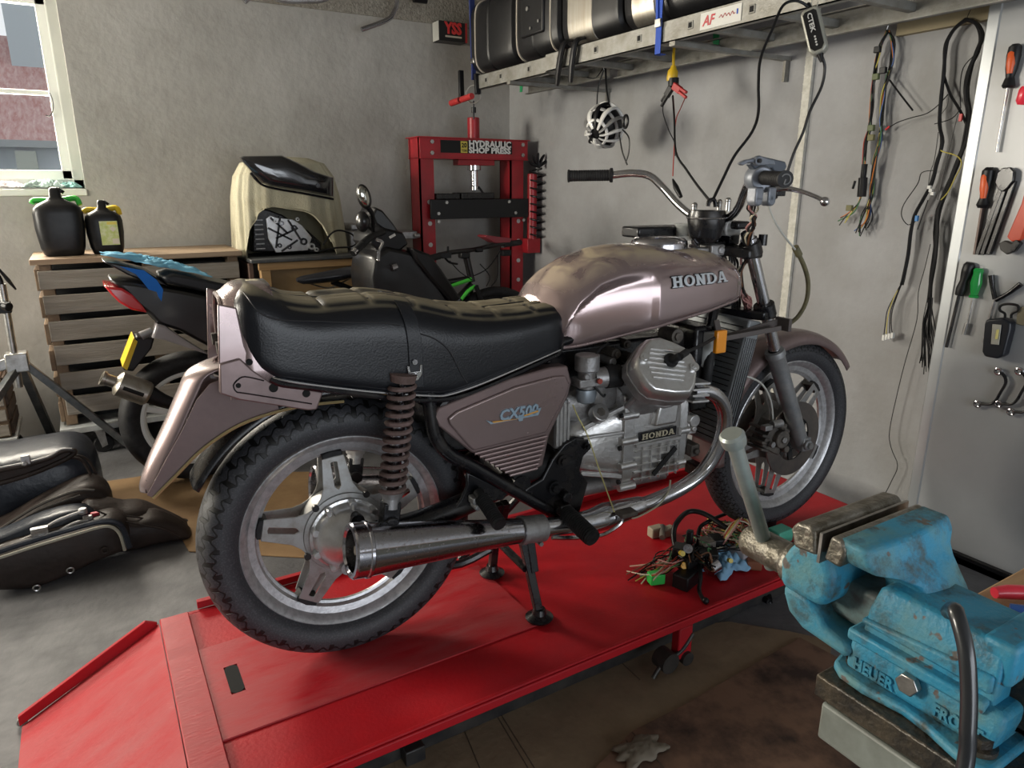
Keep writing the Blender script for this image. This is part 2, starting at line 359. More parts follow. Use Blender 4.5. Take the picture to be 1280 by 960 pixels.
m_chr2 = mat('bright trim', (.7, .7, .72), .15, 1.)
m_dust = mat('dark grimy metal', (.06, .055, .05), .6, .3, col2=(.16, .14, .12), scale=25, amt=1, bump=.4, bscale=60)
# ---- tyre material with tread grooves in uv
def tyre_mat(name, rear):
    m = mat(name, (.022, .023, .026), .55)
    nt = m.node_tree; N = nt.nodes; L = nt.links; bs = N['Principled BSDF']
    uv = N.new('ShaderNodeUVMap'); mp = N.new('ShaderNodeMapping'); mp.inputs['Scale'].default_value = (30 if rear else 60, 11 if rear else 18, 1)
    L.new(uv.outputs['UV'], mp.inputs['Vector'])
    v = N.new('ShaderNodeTexBrick'); v.offset = .5; v.inputs['Scale'].default_value = 1; v.inputs['Brick Width'].default_value = 1; v.inputs['Row Height'].default_value = 1; v.inputs['Mortar Size'].default_value = .10; v.inputs['Mortar Smooth'].default_value = .2
    v.inputs['Color1'].default_value = (1, 1, 1, 1); v.inputs['Color2'].default_value = (1, 1, 1, 1); v.inputs['Mortar'].default_value = (0, 0, 0, 1)
    # the staggered blocks get slanted ends
    wv = N.new('ShaderNodeTexWave'); wv.wave_type = 'BANDS'; wv.bands_direction = 'X'; wv.inputs['Scale'].default_value = .6366; wv.inputs['Distortion'].default_value = 0; L.new(mp.outputs['Vector'], wv.inputs['Vector'])
    ad = N.new('ShaderNodeVectorMath'); ad.operation = 'ADD'; cv_ = N.new('ShaderNodeCombineXYZ'); ms = N.new('ShaderNodeMath'); ms.operation = 'MULTIPLY'; ms.inputs[1].default_value = .45; L.new(wv.outputs['Fac'], ms.inputs[0]); L.new(ms.outputs[0], cv_.inputs['Y']); L.new(mp.outputs['Vector'], ad.inputs[0]); L.new(cv_.outputs[0], ad.inputs[1]); L.new(ad.outputs[0], v.inputs['Vector'])
    mr = N.new('ShaderNodeMapRange'); L.new(v.outputs['Color'], mr.inputs['Value'])
    sx_ = N.new('ShaderNodeSeparateXYZ'); L.new(uv.outputs['UV'], sx_.inputs[0])
    # tread band mask in v: between .3 and .7
    c1 = N.new('ShaderNodeMath'); c1.operation = 'SUBTRACT'; c1.inputs[1].default_value = .5; L.new(sx_.outputs['Y'], c1.inputs[0])
    c2 = N.new('ShaderNodeMath'); c2.operation = 'ABSOLUTE'; L.new(c1.outputs[0], c2.inputs[0])
    c3 = N.new('ShaderNodeMath'); c3.operation = 'GREATER_THAN'; c3.inputs[1].default_value = .30; L.new(c2.outputs[0], c3.inputs[0])
    mx = N.new('ShaderNodeMath'); mx.operation = 'MAXIMUM'; L.new(mr.outputs['Result'], mx.inputs[0]); L.new(c3.outputs[0], mx.inputs[1])
    bm_ = N.new('ShaderNodeBump'); bm_.inputs['Strength'].default_value = 1; bm_.inputs['Distance'].default_value = .01
    L.new(mx.outputs[0], bm_.inputs['Height']); L.new(bm_.outputs['Normal'], bs.inputs['Normal'])
    n = N.new('ShaderNodeTexNoise'); n.inputs['Scale'].default_value = 260; tc = N.new('ShaderNodeTexCoord'); L.new(tc.outputs['Object'], n.inputs['Vector'])
    cr = N.new('ShaderNodeValToRGB'); cr.color_ramp.elements[0].color = (.030, .031, .036, 1); cr.color_ramp.elements[1].color = (.085, .085, .09, 1); cr.color_ramp.elements[0].position = .5; cr.color_ramp.elements[1].position = .85
    L.new(n.outputs['Fac'], cr.inputs['Fac'])
    mc = N.new('ShaderNodeMix'); mc.data_type = 'RGBA'; L.new(mx.outputs[0], mc.inputs[0]); mc.inputs[6].default_value = (.001, .001, .001, 1); L.new(cr.outputs['Color'], mc.inputs[7])
    L.new(mc.outputs[2], bs.inputs['Base Color'])
    return m
m_tyr = tyre_mat('rear tyre rubber', True); m_tyf = tyre_mat('front tyre rubber', False)
def add_tyre_uv(o, T, c, ax, prof):
    me = o.data; uvl = me.uv_layers.new(name='UVMap'); Wi = WM[o.name]
    ax = Vector(ax).normalized(); ref = Vector((0, 0, 1)); s = ax.cross(ref)
    cl = [0]
    for i in range(1, len(prof)): cl.append(cl[-1]+math.hypot(prof[i][0]-prof[i-1][0], prof[i][1]-prof[i-1][1]))
    tot = cl[-1]; Ti = T.inverted()
    def uvof(co):
        p = Ti @ (Wi @ co)-c; h = p.dot(ax); q = p-ax*h; r = q.length
        bi = min(range(len(prof)), key=lambda i: (prof[i][0]-r)**2+(prof[i][1]-h)**2)
        return math.atan2(q.dot(ref), q.dot(s))/(2*PI)+.5, cl[bi]/tot
    uu = [uvof(v.co) for v in me.vertices]
    for p in me.polygons:
        us = [uu[me.loops[l].vertex_index] for l in p.loop_indices]
        mxu = max(a for a, _ in us); wrapf = mxu-min(a for a, _ in us) > .5
        for l, (a, v) in zip(p.loop_indices, us):
            uvl.data[l].uv = (a+1 if wrapf and a < .5 else a, v)
def tyre_prof(Ro, w, rb, wb):
    P = [(rb, -wb), (rb+.012, -w*.86), (lerp(rb, Ro, .38), -w), (lerp(rb, Ro, .62), -w*.97), (lerp(rb, Ro, .80), -w*.80), (lerp(rb, Ro, .92), -w*.52), (lerp(rb, Ro, .985), -w*.26), (Ro, 0)]
    # refine
    S = smooth_pts([(p[0], p[1], 0) for p in P], 3)
    H = [(p.x, p.y) for p in S]
    return H+[(r, -h) for r, h in reversed(H[:-1])]
def wheel(parent, T, c, ax, Ro, w, rb, wb, ph, m_ty, disc_side=None, mir=1, hubr=.075):
    c = Vector(c); ax = Vector(ax).normalized(); fx = Vector((0, 0, 1)).cross(ax); fx.normalize()  # forward-ish
    if fx.x < 0: fx = -fx
    zz = Vector((0, 0, 1))
    D = lambda a, r, h=0: c+fx*(r*math.cos(a))+zz*(r*math.sin(a))+ax*h
    pr = tyre_prof(Ro, w, rb, wb)
    o = MB(T).lathe(c, ax, pr, 96).build('tyre', m_ty, parent, ang=60); add_tyre_uv(o, T, c, ax, pr)
    rp = [(rb+.004, -wb-.003), (rb, -wb-.005), (rb-.008, -wb), (rb-.014, -wb+.009), (rb-.018, -wb+.014), (rb-.034, -wb+.018), (rb-.038, -.006), (rb-.044, -.004), (rb-.044, .004), (rb-.038, .006), (rb-.034, wb-.018), (rb-.018, wb-.014), (rb-.014, wb-.009), (rb-.008, wb), (rb, wb+.005), (rb+.004, wb+.003), (rb-.004, wb-.004), (rb-.008, wb-.012), (rb-.012, 0), (rb-.008, -wb+.012), (rb-.004, -wb+.004)]
    rim = MB(T).lathe(c, ax, rp, 96, closed=True).build('rim', m_rim, parent, ang=30)
    for k in range(5):
        a = ph+k*2*PI/5
        b = MB(T); bd = MB(T)
        for sd in (-1, 1):
            h0 = sd*.030; h1 = sd*.020
            def P(r, off, t=0): return c+(fx*math.cos(a)+zz*math.sin(a))*r+(-fx*math.sin(a)+zz*math.cos(a))*off+ax*(lerp(h0, h1, (r-.06)/(rb-.1))+t)
            th = .003*sd
            def poly(L_):
                A_ = [P(r, q) for r, q in L_]; b.prism(A_, ax*th)
            rt_ = rb-.047
            if True:
                # two curved plates joined at the root, split by a long slot
                for q in (-1, 1):
                    poly([(.060, 0), (.060, q*.056), (.080, q*.060), (.098, q*.045), (.120, q*.035), (rt_, q*.026), (rt_, 0), (rt_-.012, 0), (rt_-.014, q*.007), (.118, q*.007), (.110, 0)])
        b.build('spoke', m_star, parent, bevel=.0012, bseg=1)
        for sd in (-1, 1):
            bd.prism([D(a-.115, rb-.058, sd*.012-.008), D(a-.115, rb-.036, sd*.012-.008), D(a+.115, rb-.036, sd*.012-.008), D(a+.115, rb-.058, sd*.012-.008)], ax*.018)
        bd = MB(T); bd.prism([D(a-.12, rb-.056, -.022), D(a-.12, rb-.037, -.022), D(a, rb-.034, -.022), D(a+.12, rb-.037, -.022), D(a+.12, rb-.056, -.022), D(a, rb-.052, -.022)], ax*.044)
        bd.build('spoke_clamp', m_rub, parent, bevel=.002)
    return c, ax, fx, D
# ---------------- rear wheel
cR = Vector((0, 0, .325)); axR = Vector((0, 1, 0))
_, _, _, DR = wheel(moto, BT, cR, axR, .325, .058, .2375, .034, math.radians(95), m_tyr)
hub = K(); hub.lathe(cR, axR, [(.0, -.05), (.03, -.05), (.082, -.036), (.098, -.034), (.100, -.030), (.100, .03), (.098, .034), (.03, .05), (0, .05)], 48)
hub = hub.build('hub', m_star, moto)
for k in range(5):
    a = math.radians(95+36)+k*2*PI/5; p = DR(a, .102, -.032); K().cyl(p, p-axR*.008, .008, seg=16).build('hub_bolt', m_frame, hub)
# final drive case on the right (near) side
fd = K(); fd.lathe(cR, axR, [(0, -.115), (.026, -.115), (.03, -.108), (.045, -.1), (.06, -.085), (.072, -.075), (.079, -.06), (.08, -.045), (.088, -.043), (.088, -.038), (0, -.038)], 48)
for k in range(9):
    a = k*2*PI/9; p = DR(a, .081, -.045); fd.cyl(p, p-axR*.022, .009, seg=10)
    q = DR(a, .03, -.095); fd.beam(q, DR(a, .078, -.06), .006, .018)
fd = fd.build('final_drive', m_alu, moto, bevel=.001)
p = DR(math.radians(78), .058, -.075); K().cyl(p, p-axR*.035, .013, .012, seg=12).cyl(p-axR*.02, p-axR*.03, .016, seg=12).build('filler_cap', m_frame, fd)
p = DR(math.radians(255), .06, -.07); K().cyl(p, p-axR*.03, .017, seg=16).build('drain_plug', m_alud, fd)
K().hexb(DR(0, 0, -.113), -axR, .014, .014).cyl(DR(0, 0, -.10), DR(0, 0, -.14), .008, seg=12).build('axle_nut', m_steel, fd)
# left side: brake drum plate
K().lathe(cR, axR, [(0, .10), (.03, .10), (.06, .085), (.085, .07), (.09, .05), (.09, .035), (0, .035)], 40).build('brake_drum', m_alu, moto)
# ---------------- swingarm
b = K(); b.tube([(.06, -.10, .335), (.16, -.105, .345), (.30, -.10, .37), (.44, -.085, .40)], [.034, .030, .028, .03], 16, 4)
b.tube([(0, .105, .325), (.2, .105, .35), (.44, .09, .40)], [.022, .024, .03], 14, 4).cyl((.42, -.13, .395), (.42, .13, .395), .026)
b.build('swingarm', m_frame, moto)
# ---------------- shocks
for sd in (-1, 1):
    y = sd*.150
    t0 = bp(508, 488, -.17); t1 = bp(494, 640, -.17)
    top = Vector((t0.x, y-.0*sd, t0.z+.02)); bot = Vector((t1.x-.005, y, t1.z))
    d = (bot-top); Ls = d.length; d.normalize()
    sh = K().cyl(top, bot, .0085, seg=14).cyl(top+d*.10, bot-d*.03, .015, seg=14).build('shock_absorber', m_chromed, moto)
    b = K(); Nn = d.cross(Vector((0, 1, 0))).normalized(); B2 = d.cross(Nn); pts = []
    turns = 12.5; L0, L1 = .012, Ls-.045
    for k in range(int(turns*18)+1):
        t = k/(turns*18); u = 2*PI*turns*t; tt = t*1.0
        pts.append(top+d*lerp(L0, L1, tt)+(Nn*math.cos(u)+B2*math.sin(u))*.0265)
    b.tube(pts, .0054, 7, 1).build('coil_spring', m_rust, sh)
    K().cyl(bot-d*.045, bot-d*.03, .028, .024).cyl(bot-d*.03, bot-d*.005, .02).build('spring_seat', m_alud, sh)
    K().beam(bot-d*.02, bot+d*.045, .04, .034, (0, 1, 0)).cyl(bot+d*.03-Vector((0, .025, 0)), bot+d*.03+Vector((0, .025, 0)), .018).build('lower_mount', m_frame, sh, bevel=.003)
    K().cyl(top-d*.012, top+d*.006, .03, .026).build('upper_cap', m_rust, sh)
# ---------------- tank
def sring(x, zb, zt, w, n=28, ptop=2.4, pbot=5., y0=0., tw=1.):
    """superellipse section in the plane x=const; widest low"""
    out = []; zc = lerp(zb, zt, .38); 
    for k in range(n):
        t = 2*PI*k/n-PI/2; c, s = math.cos(t), math.sin(t)
        p = ptop if s > 0 else pbot; h = (zt-zc) if s > 0 else (zc-zb)
        yy = w*math.copysign(abs(c)**(2/p), c); z = zc+h*math.copysign(abs(s)**(2/p), s)
        out.append(Vector((x, y0+yy, z)))
    return out
tx = [.500, .515, .54, .58, .64, .72, .80, .90, .99, 1.05, 1.09, 1.115, 1.135, 1.145]
tzt = [.800, .845, .880, .912, .942, .962, .968, .962, .954, .944, .930, .915, .885, .85]
tzb = [.735, .722, .718, .720, .728, .742, .756, .772, .786, .798, .805, .808, .812, .820]
tw = [.060, .098, .128, .142, .147, .149, .149, .147, .143, .137, .129, .117, .092, .05]
Xs = []; NN = 110
for i in range(NN+1):
    t = i/NN; x = lerp(tx[0], tx[-1], .5-.5*math.cos(PI*t)); Xs.append(x)
def cint(xs, ys, x):  # smooth interp via catmull on the index
    for i in range(len(xs)-1):
        if x <= xs[i+1]+1e-9:
            t = (x-xs[i])/(xs[i+1]-xs[i]); break
    g = lambda j: ys[max(0, min(len(ys)-1, j))]
    p0, p1, p2, p3 = g(i-1), g(i), g(i+1), g(i+2); t2 = t*t; t3 = t2*t
    return .5*(2*p1+(-p0+p2)*t+(2*p0-5*p1+4*p2-p3)*t2+(-p0+3*p1-3*p2+p3)*t3)
def tank_pt(x, ang, off=0.):
    zb, zt, w = cint(tx, tzb, x), cint(tx, tzt, x), cint(tx, tw, x)
    # knee recess on the rear half
    zc = lerp(zb, zt, .34); c, s = math.cos(ang), math.sin(ang); p = 2.5 if s > 0 else 7.; h = (zt-zc) if s > 0 else (zc-zb)
    kr = 0.
    if x < .805: kr = .004*min(1, (.805-x)/.008)+.046*max(0, min(1, (.805-x)/.26))*max(0, min(1, (x-.50)/.06))
    zz_ = zc+h*math.copysign(abs(s)**(2/p), s); band = max(0, min(1, (interp([.54, .58, .64, .70, .76, .81], [.78, .845, .888, .906, .914, .914], x)-zz_)/.034)) if s > 0 else 1
    band = band*band*(3-2*band); ww = w-kr*band
    yy = (ww+off)*math.copysign(abs(c)**(2/p), c); return Vector((x, yy, zc+(h+off)*math.copysign(abs(s)**(2/p), s)))
# dust patches on upward faces, with warm window light put into their colour
mt = mat('tank paint with sunlit dust', (.33, .245, .24), .2, .6, coat=1.)
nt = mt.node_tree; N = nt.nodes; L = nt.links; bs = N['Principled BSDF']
def dust_and_light(m, base, dust, zlo, zhi, sc_=14, rbase=.2, rdust=.8, obj_z=True, coat=None, metal=0., spread=(.38, .58)):
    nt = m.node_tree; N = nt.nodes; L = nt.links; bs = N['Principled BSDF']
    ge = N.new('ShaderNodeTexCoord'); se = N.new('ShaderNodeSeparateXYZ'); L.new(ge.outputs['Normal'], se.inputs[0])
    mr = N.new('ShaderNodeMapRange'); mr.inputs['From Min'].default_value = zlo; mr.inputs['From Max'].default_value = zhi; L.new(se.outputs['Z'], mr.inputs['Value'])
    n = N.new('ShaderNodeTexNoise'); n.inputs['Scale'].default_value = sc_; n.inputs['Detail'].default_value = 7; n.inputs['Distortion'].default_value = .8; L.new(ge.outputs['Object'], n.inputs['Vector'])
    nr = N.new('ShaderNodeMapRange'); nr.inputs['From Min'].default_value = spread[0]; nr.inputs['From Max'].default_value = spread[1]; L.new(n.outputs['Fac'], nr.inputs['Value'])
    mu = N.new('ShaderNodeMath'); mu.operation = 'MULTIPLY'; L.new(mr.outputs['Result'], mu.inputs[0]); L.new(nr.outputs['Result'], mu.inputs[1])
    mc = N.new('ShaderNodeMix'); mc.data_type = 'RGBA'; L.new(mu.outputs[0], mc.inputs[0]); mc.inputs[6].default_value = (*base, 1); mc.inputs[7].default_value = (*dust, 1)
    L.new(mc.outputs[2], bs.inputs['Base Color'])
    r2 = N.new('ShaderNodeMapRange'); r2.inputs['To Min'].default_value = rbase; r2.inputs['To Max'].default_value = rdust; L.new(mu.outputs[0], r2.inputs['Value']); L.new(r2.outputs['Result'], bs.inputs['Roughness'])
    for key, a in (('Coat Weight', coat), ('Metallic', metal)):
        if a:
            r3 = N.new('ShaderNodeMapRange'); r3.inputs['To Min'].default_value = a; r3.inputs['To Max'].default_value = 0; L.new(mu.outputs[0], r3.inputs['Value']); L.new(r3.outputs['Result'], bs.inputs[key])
dust_and_light(mt, (.33, .245, .24), (.44, .36, .25), .55, .90, 12, .17, .8, coat=1., metal=.6)
mv = mat('seat vinyl with sunlit dust', (.007, .008, .011), .34, spec=.42, bump=.08, bscale=260)
dust_and_light(mv, (.007, .008, .011), (.26, .225, .15), .80, .97, 6, .34, .8, spread=(.30, .5))  # seat top: dust tinted cream for the window light falling on it
b = K(); n = 160
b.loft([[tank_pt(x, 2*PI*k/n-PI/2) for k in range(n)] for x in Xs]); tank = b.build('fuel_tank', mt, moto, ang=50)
# seam flange along the bottom edge
b = K(); b.tube([tank_pt(x, -PI/4, .001) for x in Xs[3:-3]], .0045, 8, 1); b.tube([tank_pt(x, -PI*.75, .001) for x in Xs[3:-3]], .0045, 8, 1); b.build('tank_seam', m_paint, tank)
# filler cap
fc = bp(820, 300, 0); fc = Vector((.915, 0, .965))
b = K(); b.lathe(fc, (0, 0, 1), [(0, .020), (.04, .019), (.066, .014), (.075, .007), (.077, 0), (.077, -.012), (0, -.012)], 32); b.build('filler_lid', m_chromed, tank)
# lettering on both sides
def conform(b, sd, off):
    b.front = set(); C_ = [c[0] for c in b.ch]+[len(b.v)]
    for a_, e_ in zip(C_, C_[1:]): b.front |= set(range((a_+e_)//2, e_))
    ys = [abs((BTi @ v).y) for v in b.v]; y0 = min(ys); 
    for i, v in enumerate(b.v):
        l = BTi @ v; zb, zt, w = cint(tx, tzb, l.x), cint(tx, tzt, l.x), cint(tx, tw, l.x); zc = lerp(zb, zt, .34)
        r_ = min(.999, max(0, (l.z-zc)/(zt-zc))); ysf = w*(1-r_**2.5)**(1/2.5)
        l.y = sd*(ysf+off+(.003 if (i//1) in b.front else 0)); b.v[i] = BT @ l
def slab_word(b, o, xd, yd, w, h, dep, fat=0.):
    # HONDA in slab serif capitals drawn as bars and rings
    xd = xd.normalized(); yd = (yd-xd*yd.dot(xd)).normalized(); zd = xd.cross(yd).normalized()
    cw = w/5.12; st = .24+fat*6; sf = .11+fat*3
    def q(pts, cx): b.prism([o+xd*(cx+x*cw)+yd*(y*h)-zd*dep*.5 for x, y in pts], zd*dep)
    def bar(x0, y0, x1, y1, cx): q([(x0, y0), (x1, y0), (x1, y1), (x0, y1)], cx)
    for i, ch in enumerate('HONDA'):
        cx = i*cw*1.03
        if ch in 'HN':
            bar(.12, 0, .12+st, 1, cx); bar(.88-st, 0, .88, 1, cx); bar(.02, 0, .12+st+.1, sf, cx); bar(.02, 1-sf, .12+st*.9, 1, cx); bar(.88-st-.1, 1-sf, .98, 1, cx)
            if ch == 'H': bar(.2, .42, .8, .58, cx); bar(.88-st-.1, 0, .98, sf, cx); bar(.02, 1-sf, .12+st+.1, 1, cx)
            else: q([(.10, 1), (.10+st, 1), (.88, 0), (.88-st, 0)], cx)
        elif ch in 'OD':
            n_ = 20; out = []; inn = []
            for k in range(n_+1):
                t = (-PI/2+PI*k/n_) if ch == 'D' else 2*PI*k/n_
                if ch == 'D': out.append((.42+.54*math.cos(t), .5+.5*math.sin(t))); inn.append((.42+(.54-st)*math.cos(t), .5+(.5-sf*1.3)*math.sin(t)))
                else: out.append((.5+.48*math.cos(t), .5+.5*math.sin(t))); inn.append((.5+(.48-st)*math.cos(t), .5+(.5-sf*1.3)*math.sin(t)))
            for k in range(n_): q([out[k], out[k+1], inn[k+1], inn[k]], cx)
            if ch == 'D': bar(.10, 0, .10+st, 1, cx); bar(.0, 0, .45, sf*1.3, cx); bar(.0, 1-sf*1.3, .45, 1, cx)
        else:
            q([(.40, 1), (.64, 1), (.94, 0), (.94-st, 0)], cx); q([(.36, 1), (.52, 1), (.24, 0), (.10, 0)], cx); bar(.25, .24, .75, .24+sf*1.4, cx); bar(-.0, 0, .36, sf, cx); bar(.60, 0, 1.04, sf, cx)
for sd in (-1, 1):
    # the badge follows the curve of the tank side
    b = K(); b2 = K()
    if sd < 0: o0 = bp(839, 360, -.146); o1 = bp(909, 352, -.140); xd = o1-o0; yd = bp(839, 344, -.137)-o0
    else: o1 = bp(839, 360, -.146); o0 = bp(909, 352, -.140); xd = o1-o0; yd = bp(909, 338, -.134)-o0; o0 = Vector((o0.x, -o0.y, o0.z)); xd = Vector((xd.x, -xd.y, xd.z)); yd = Vector((yd.x, -yd.y, yd.z))
    w_ = xd.length
    slab_word(b, o0, xd, yd, w_, .029, .004); slab_word(b2, o0-xd.normalized()*.002-yd.normalized()*.002, xd, yd, w_+.004, .033, .002, .010)
    conform(b, sd, .002); conform(b2, sd, .0005); b2.build('badge_edge', m_frame, tank); b.build('badge', m_chr2 if 0 else mat('badge silver', (.62, .66, .70), .35, .5), tank)
# ---------------- seat
sx_ = [-.205, -.198, -.185, -.165, -.135, -.10, -.05, .02, .10, .18, .25, .33, .42, .47, .505, .530, .550, .575]
szt = [.885, .906, .920, .925, .914, .894, .884, .885, .884, .868, .848, .834, .830, .832, .834, .834, .832, .825]
szb = [.860, .825, .790, .758, .736, .726, .713, .695, .674, .658, .655, .670, .694, .708, .717, .724, .745, .775]
swd = [.085, .11, .125, .134, .139, .141, .143, .144, .145, .145, .143, .140, .137, .134, .131, .124, .105, .06]
def seat_pt(x, ang, off=0.):
    zb, zt, w = cint(sx_, szb, x), cint(sx_, szt, x), cint(sx_, swd, x)
    zc = lerp(zb, zt, .45); c, s = math.cos(ang), math.sin(ang); p = 3.6 if s > 0 else 8.; h = (zt-zc) if s > 0 else (zc-zb)
    return Vector((x, (w+off)*math.copysign(abs(c)**(2/p), c), zc+(h+off)*math.copysign(abs(s)**(2/p), s)))
Xs2 = []; NN = 200
for i in range(NN+1): Xs2.append(lerp(sx_[0], sx_[-1], i/NN if 0 else (.5-.5*math.cos(PI*i/NN))*.5+.5*i/NN))
def quilt(p, x):
    # transverse rolls on the upper panel
    if -.13 < x < .56:
        wz = max(0, min(1, (p.z-cint(sx_, szt, x)+.016)/.010)); wx = max(0, min(1, (x+.13)/.03, (.56-x)/.03)); wy = max(0, min(1, (.108-abs(p.y))/.012))
        e = abs(math.sin((x+.13)*PI/.10)); l = abs(math.sin((p.y+.108)*PI/.054)); p.z += wz*wx*wy*(.008*(min(1, e*3)**.6*min(1, l*3)**.6)-.003)
    return p
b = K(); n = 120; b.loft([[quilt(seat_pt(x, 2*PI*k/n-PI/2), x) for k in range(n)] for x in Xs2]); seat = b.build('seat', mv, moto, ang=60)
def seat_line(pts, r, nm, m, off=.001, y0=-.2):
    out = []
    for px, py in pts:
        q = bp(px, py, -.142); x = max(sx_[0]+.004, min(sx_[-1]-.004, q.x))
        # find angle where z matches on the near side
        best = min((abs(seat_pt(x, a).z-q.z), a) for a in [PI/2+PI*j/90 for j in range(91)]); P_ = seat_pt(x, best[1], off); out.append(P_)
    return out
b = K(); b.tube(seat_line([(302, 354), (310, 372), (325, 392), (350, 400), (400, 403), (440, 404), (480, 405), (500, 408)], 0, 0, 0), .0016, 6, 4)
b.tube(seat_line([(524, 417), (545, 424), (562, 440), (577, 460), (584, 478)], 0, 0, 0), .0018, 6, 4)
b.tube(seat_line([(345, 358), (352, 372), (370, 380), (400, 382), (450, 379), (498, 380)], 0, 0, 0), .0018, 6, 4)
b.tube(seat_line([(540, 375), (560, 388), (600, 394), (650, 390), (690, 378)], 0, 0, 0), .0018, 6, 4)
b.build('seat_piping', mat('piping', (.03, .03, .033), .4), seat)
b = K(); L1_ = seat_line([(336, 471), (360, 475), (420, 483), (480, 489), (540, 493), (562, 491), (600, 478), (650, 458), (703, 437)], 0, 0, 0, off=.0035)
b.tube(L1_, .0055, 8, 4, flat=.6); b.tube([Vector((p.x, -p.y, p.z)) for p in L1_], .0055, 8, 4, flat=.6); b.build('trim_strip', m_chr2, seat)
# passenger strap
b = K(); vs = []; RR = []
for j in range(41):
    a = PI+.20-j*(PI+.40)/40
    xx = .150-.012*math.sin(max(0, min(PI, a)))
    q0 = seat_pt(xx-.016, a, .004); q1 = seat_pt(xx+.016, a, .004); q2 = seat_pt(xx+.016, a, -.001); q3 = seat_pt(xx-.016, a, -.001)
    RR.append([q0, q1, q2, q3])
b.loft(RR); strap = b.build('seat_strap', m_vinyl, seat, bevel=.001, bseg=1)
for sd in (-1, 1):
    y = -sd*(-.150); q = bp(518, 462, -.148); q = Vector((q.x, sd*.1475, q.z)); 
    b = K(); b.prism([q+Vector((-.017, 0, .010)), q+Vector((-.012, 0, .010)), q+Vector((-.011, 0, -.004)), q+Vector((.011, 0, -.004)), q+Vector((.012, 0, .010)), q+Vector((.017, 0, .010)), q+Vector((.016, 0, -.012)), q+Vector((.006, 0, -.024)), q+Vector((-.006, 0, -.024)), q+Vector((-.016, 0, -.012))], (0, sd*.005, 0)); b.build('strap_buckle', m_chr2, seat, bevel=.001)
    K().cyl(q+Vector((0, sd*.004, .018)), q+Vector((0, sd*.007, .018)), .006, seg=12).build('rivet', m_chromed, seat)
    K().cyl(q+Vector((0, sd*.004, -.013)), q+Vector((0, sd*.008, -.013)), .005, seg=12).build('rivet', m_chromed, seat)
# seat pan edge
b = K()
for sd in (-1, 1): b.tube([(x, sd*(cint(sx_, swd, x)-.008), cint(sx_, szb, x)-.004) for x in Xs2[22:-12]], .006, 6, 1)
b.build('seat_pan', m_frame, seat)
# ---------------- rear cowl
b = K(); A0, A1 = -.222, -.155; RR = []; npt = 26
def cowl(x, a, off=0):  # arch, a from 0 (right bottom) to 1
    t = PI*a; w = .108+off; zt = .905+off-(.004 if x < -.20 else 0); zb = .705
    yy = -w*math.copysign(abs(math.cos(t))**(2/3.6), math.cos(t)); z = zb+(zt-zb)*abs(math.sin(t))**(2/3.2); return Vector((x, yy, z))
for i in range(9):
    x = lerp(A0, A1+.03, i/8); RR.append([cowl(x, k/npt, .018*min(1, i/3)) for k in range(npt+1)])
b.loft(RR, cap=False, wrap=False); b.build('tail_cowl', m_paint, moto, solid=.004, ang=60)
b = K(); b.tube([cowl(A0, k/npt, -.001) for k in range(npt+1)], .005, 8, 1); b.build('cowl_rim', m_paint, moto)
inner = K(); inner.prism([cowl(-.190, k/npt, -.004) for k in range(npt+1)], (.006, 0, 0)); inner.build('lamp_recess', m_paintd, moto)
b = K()
for (y, z) in ((-.05, .80), (-.05, .755), (.05, .80)):
    b.cyl((-.19, y, z), (-.238, y, z), .010, seg=12); b.hexb((-.228, y, z), (-1, 0, 0), .014, .01)
b.each('lamp_mount', m_dust, moto)
for sd in (-1, 1):
    pl = bpoly([(274, 455), (275, 492), (300, 500), (385, 513), (396, 512), (404, 490), (340, 479), (315, 462), (300, 448)], -.128)
    b = K(); b.prism([Vector((p.x, sd*.122, p.z)) for p in pl], (0, sd*.008, 0)); sp_ = b.build('cowl_side', m_paintd, moto, bevel=.003)
    b = K(); P_ = bpoly([(296, 476), (292, 482), (296, 490), (308, 492), (390, 505)], -.132); b.tube([Vector((p.x, sd*.131, p.z)) for p in P_], .0015, 6, 4)
    P_ = bpoly([(296, 476), (306, 471), (330, 476)], -.132); b.tube([Vector((p.x, sd*.131, p.z)) for p in P_], .0015, 6, 4); b.build('pressed_edge', m_frame, sp_)
    for (u, v, r) in ((298, 482, .005), (342, 485, .009), (383, 492, .008), (312, 453, .006)):
        q = bp(u, v, -.131); K().cyl((q.x, sd*.1225, q.z), (q.x, sd*.1315, q.z), r, seg=16).build('mounting_hole', mat('slot dark'), sp_)
    # thick cowl flank between seat and panel
    pl = bpoly([(272, 380), (274, 492), (322, 470), (306, 432), (296, 385)], -.125)
    K().prism([Vector((p.x, sd*.117, p.z)) for p in pl], (0, sd*.006, 0)).build('cowl_flank', m_paint, moto, bevel=.003)
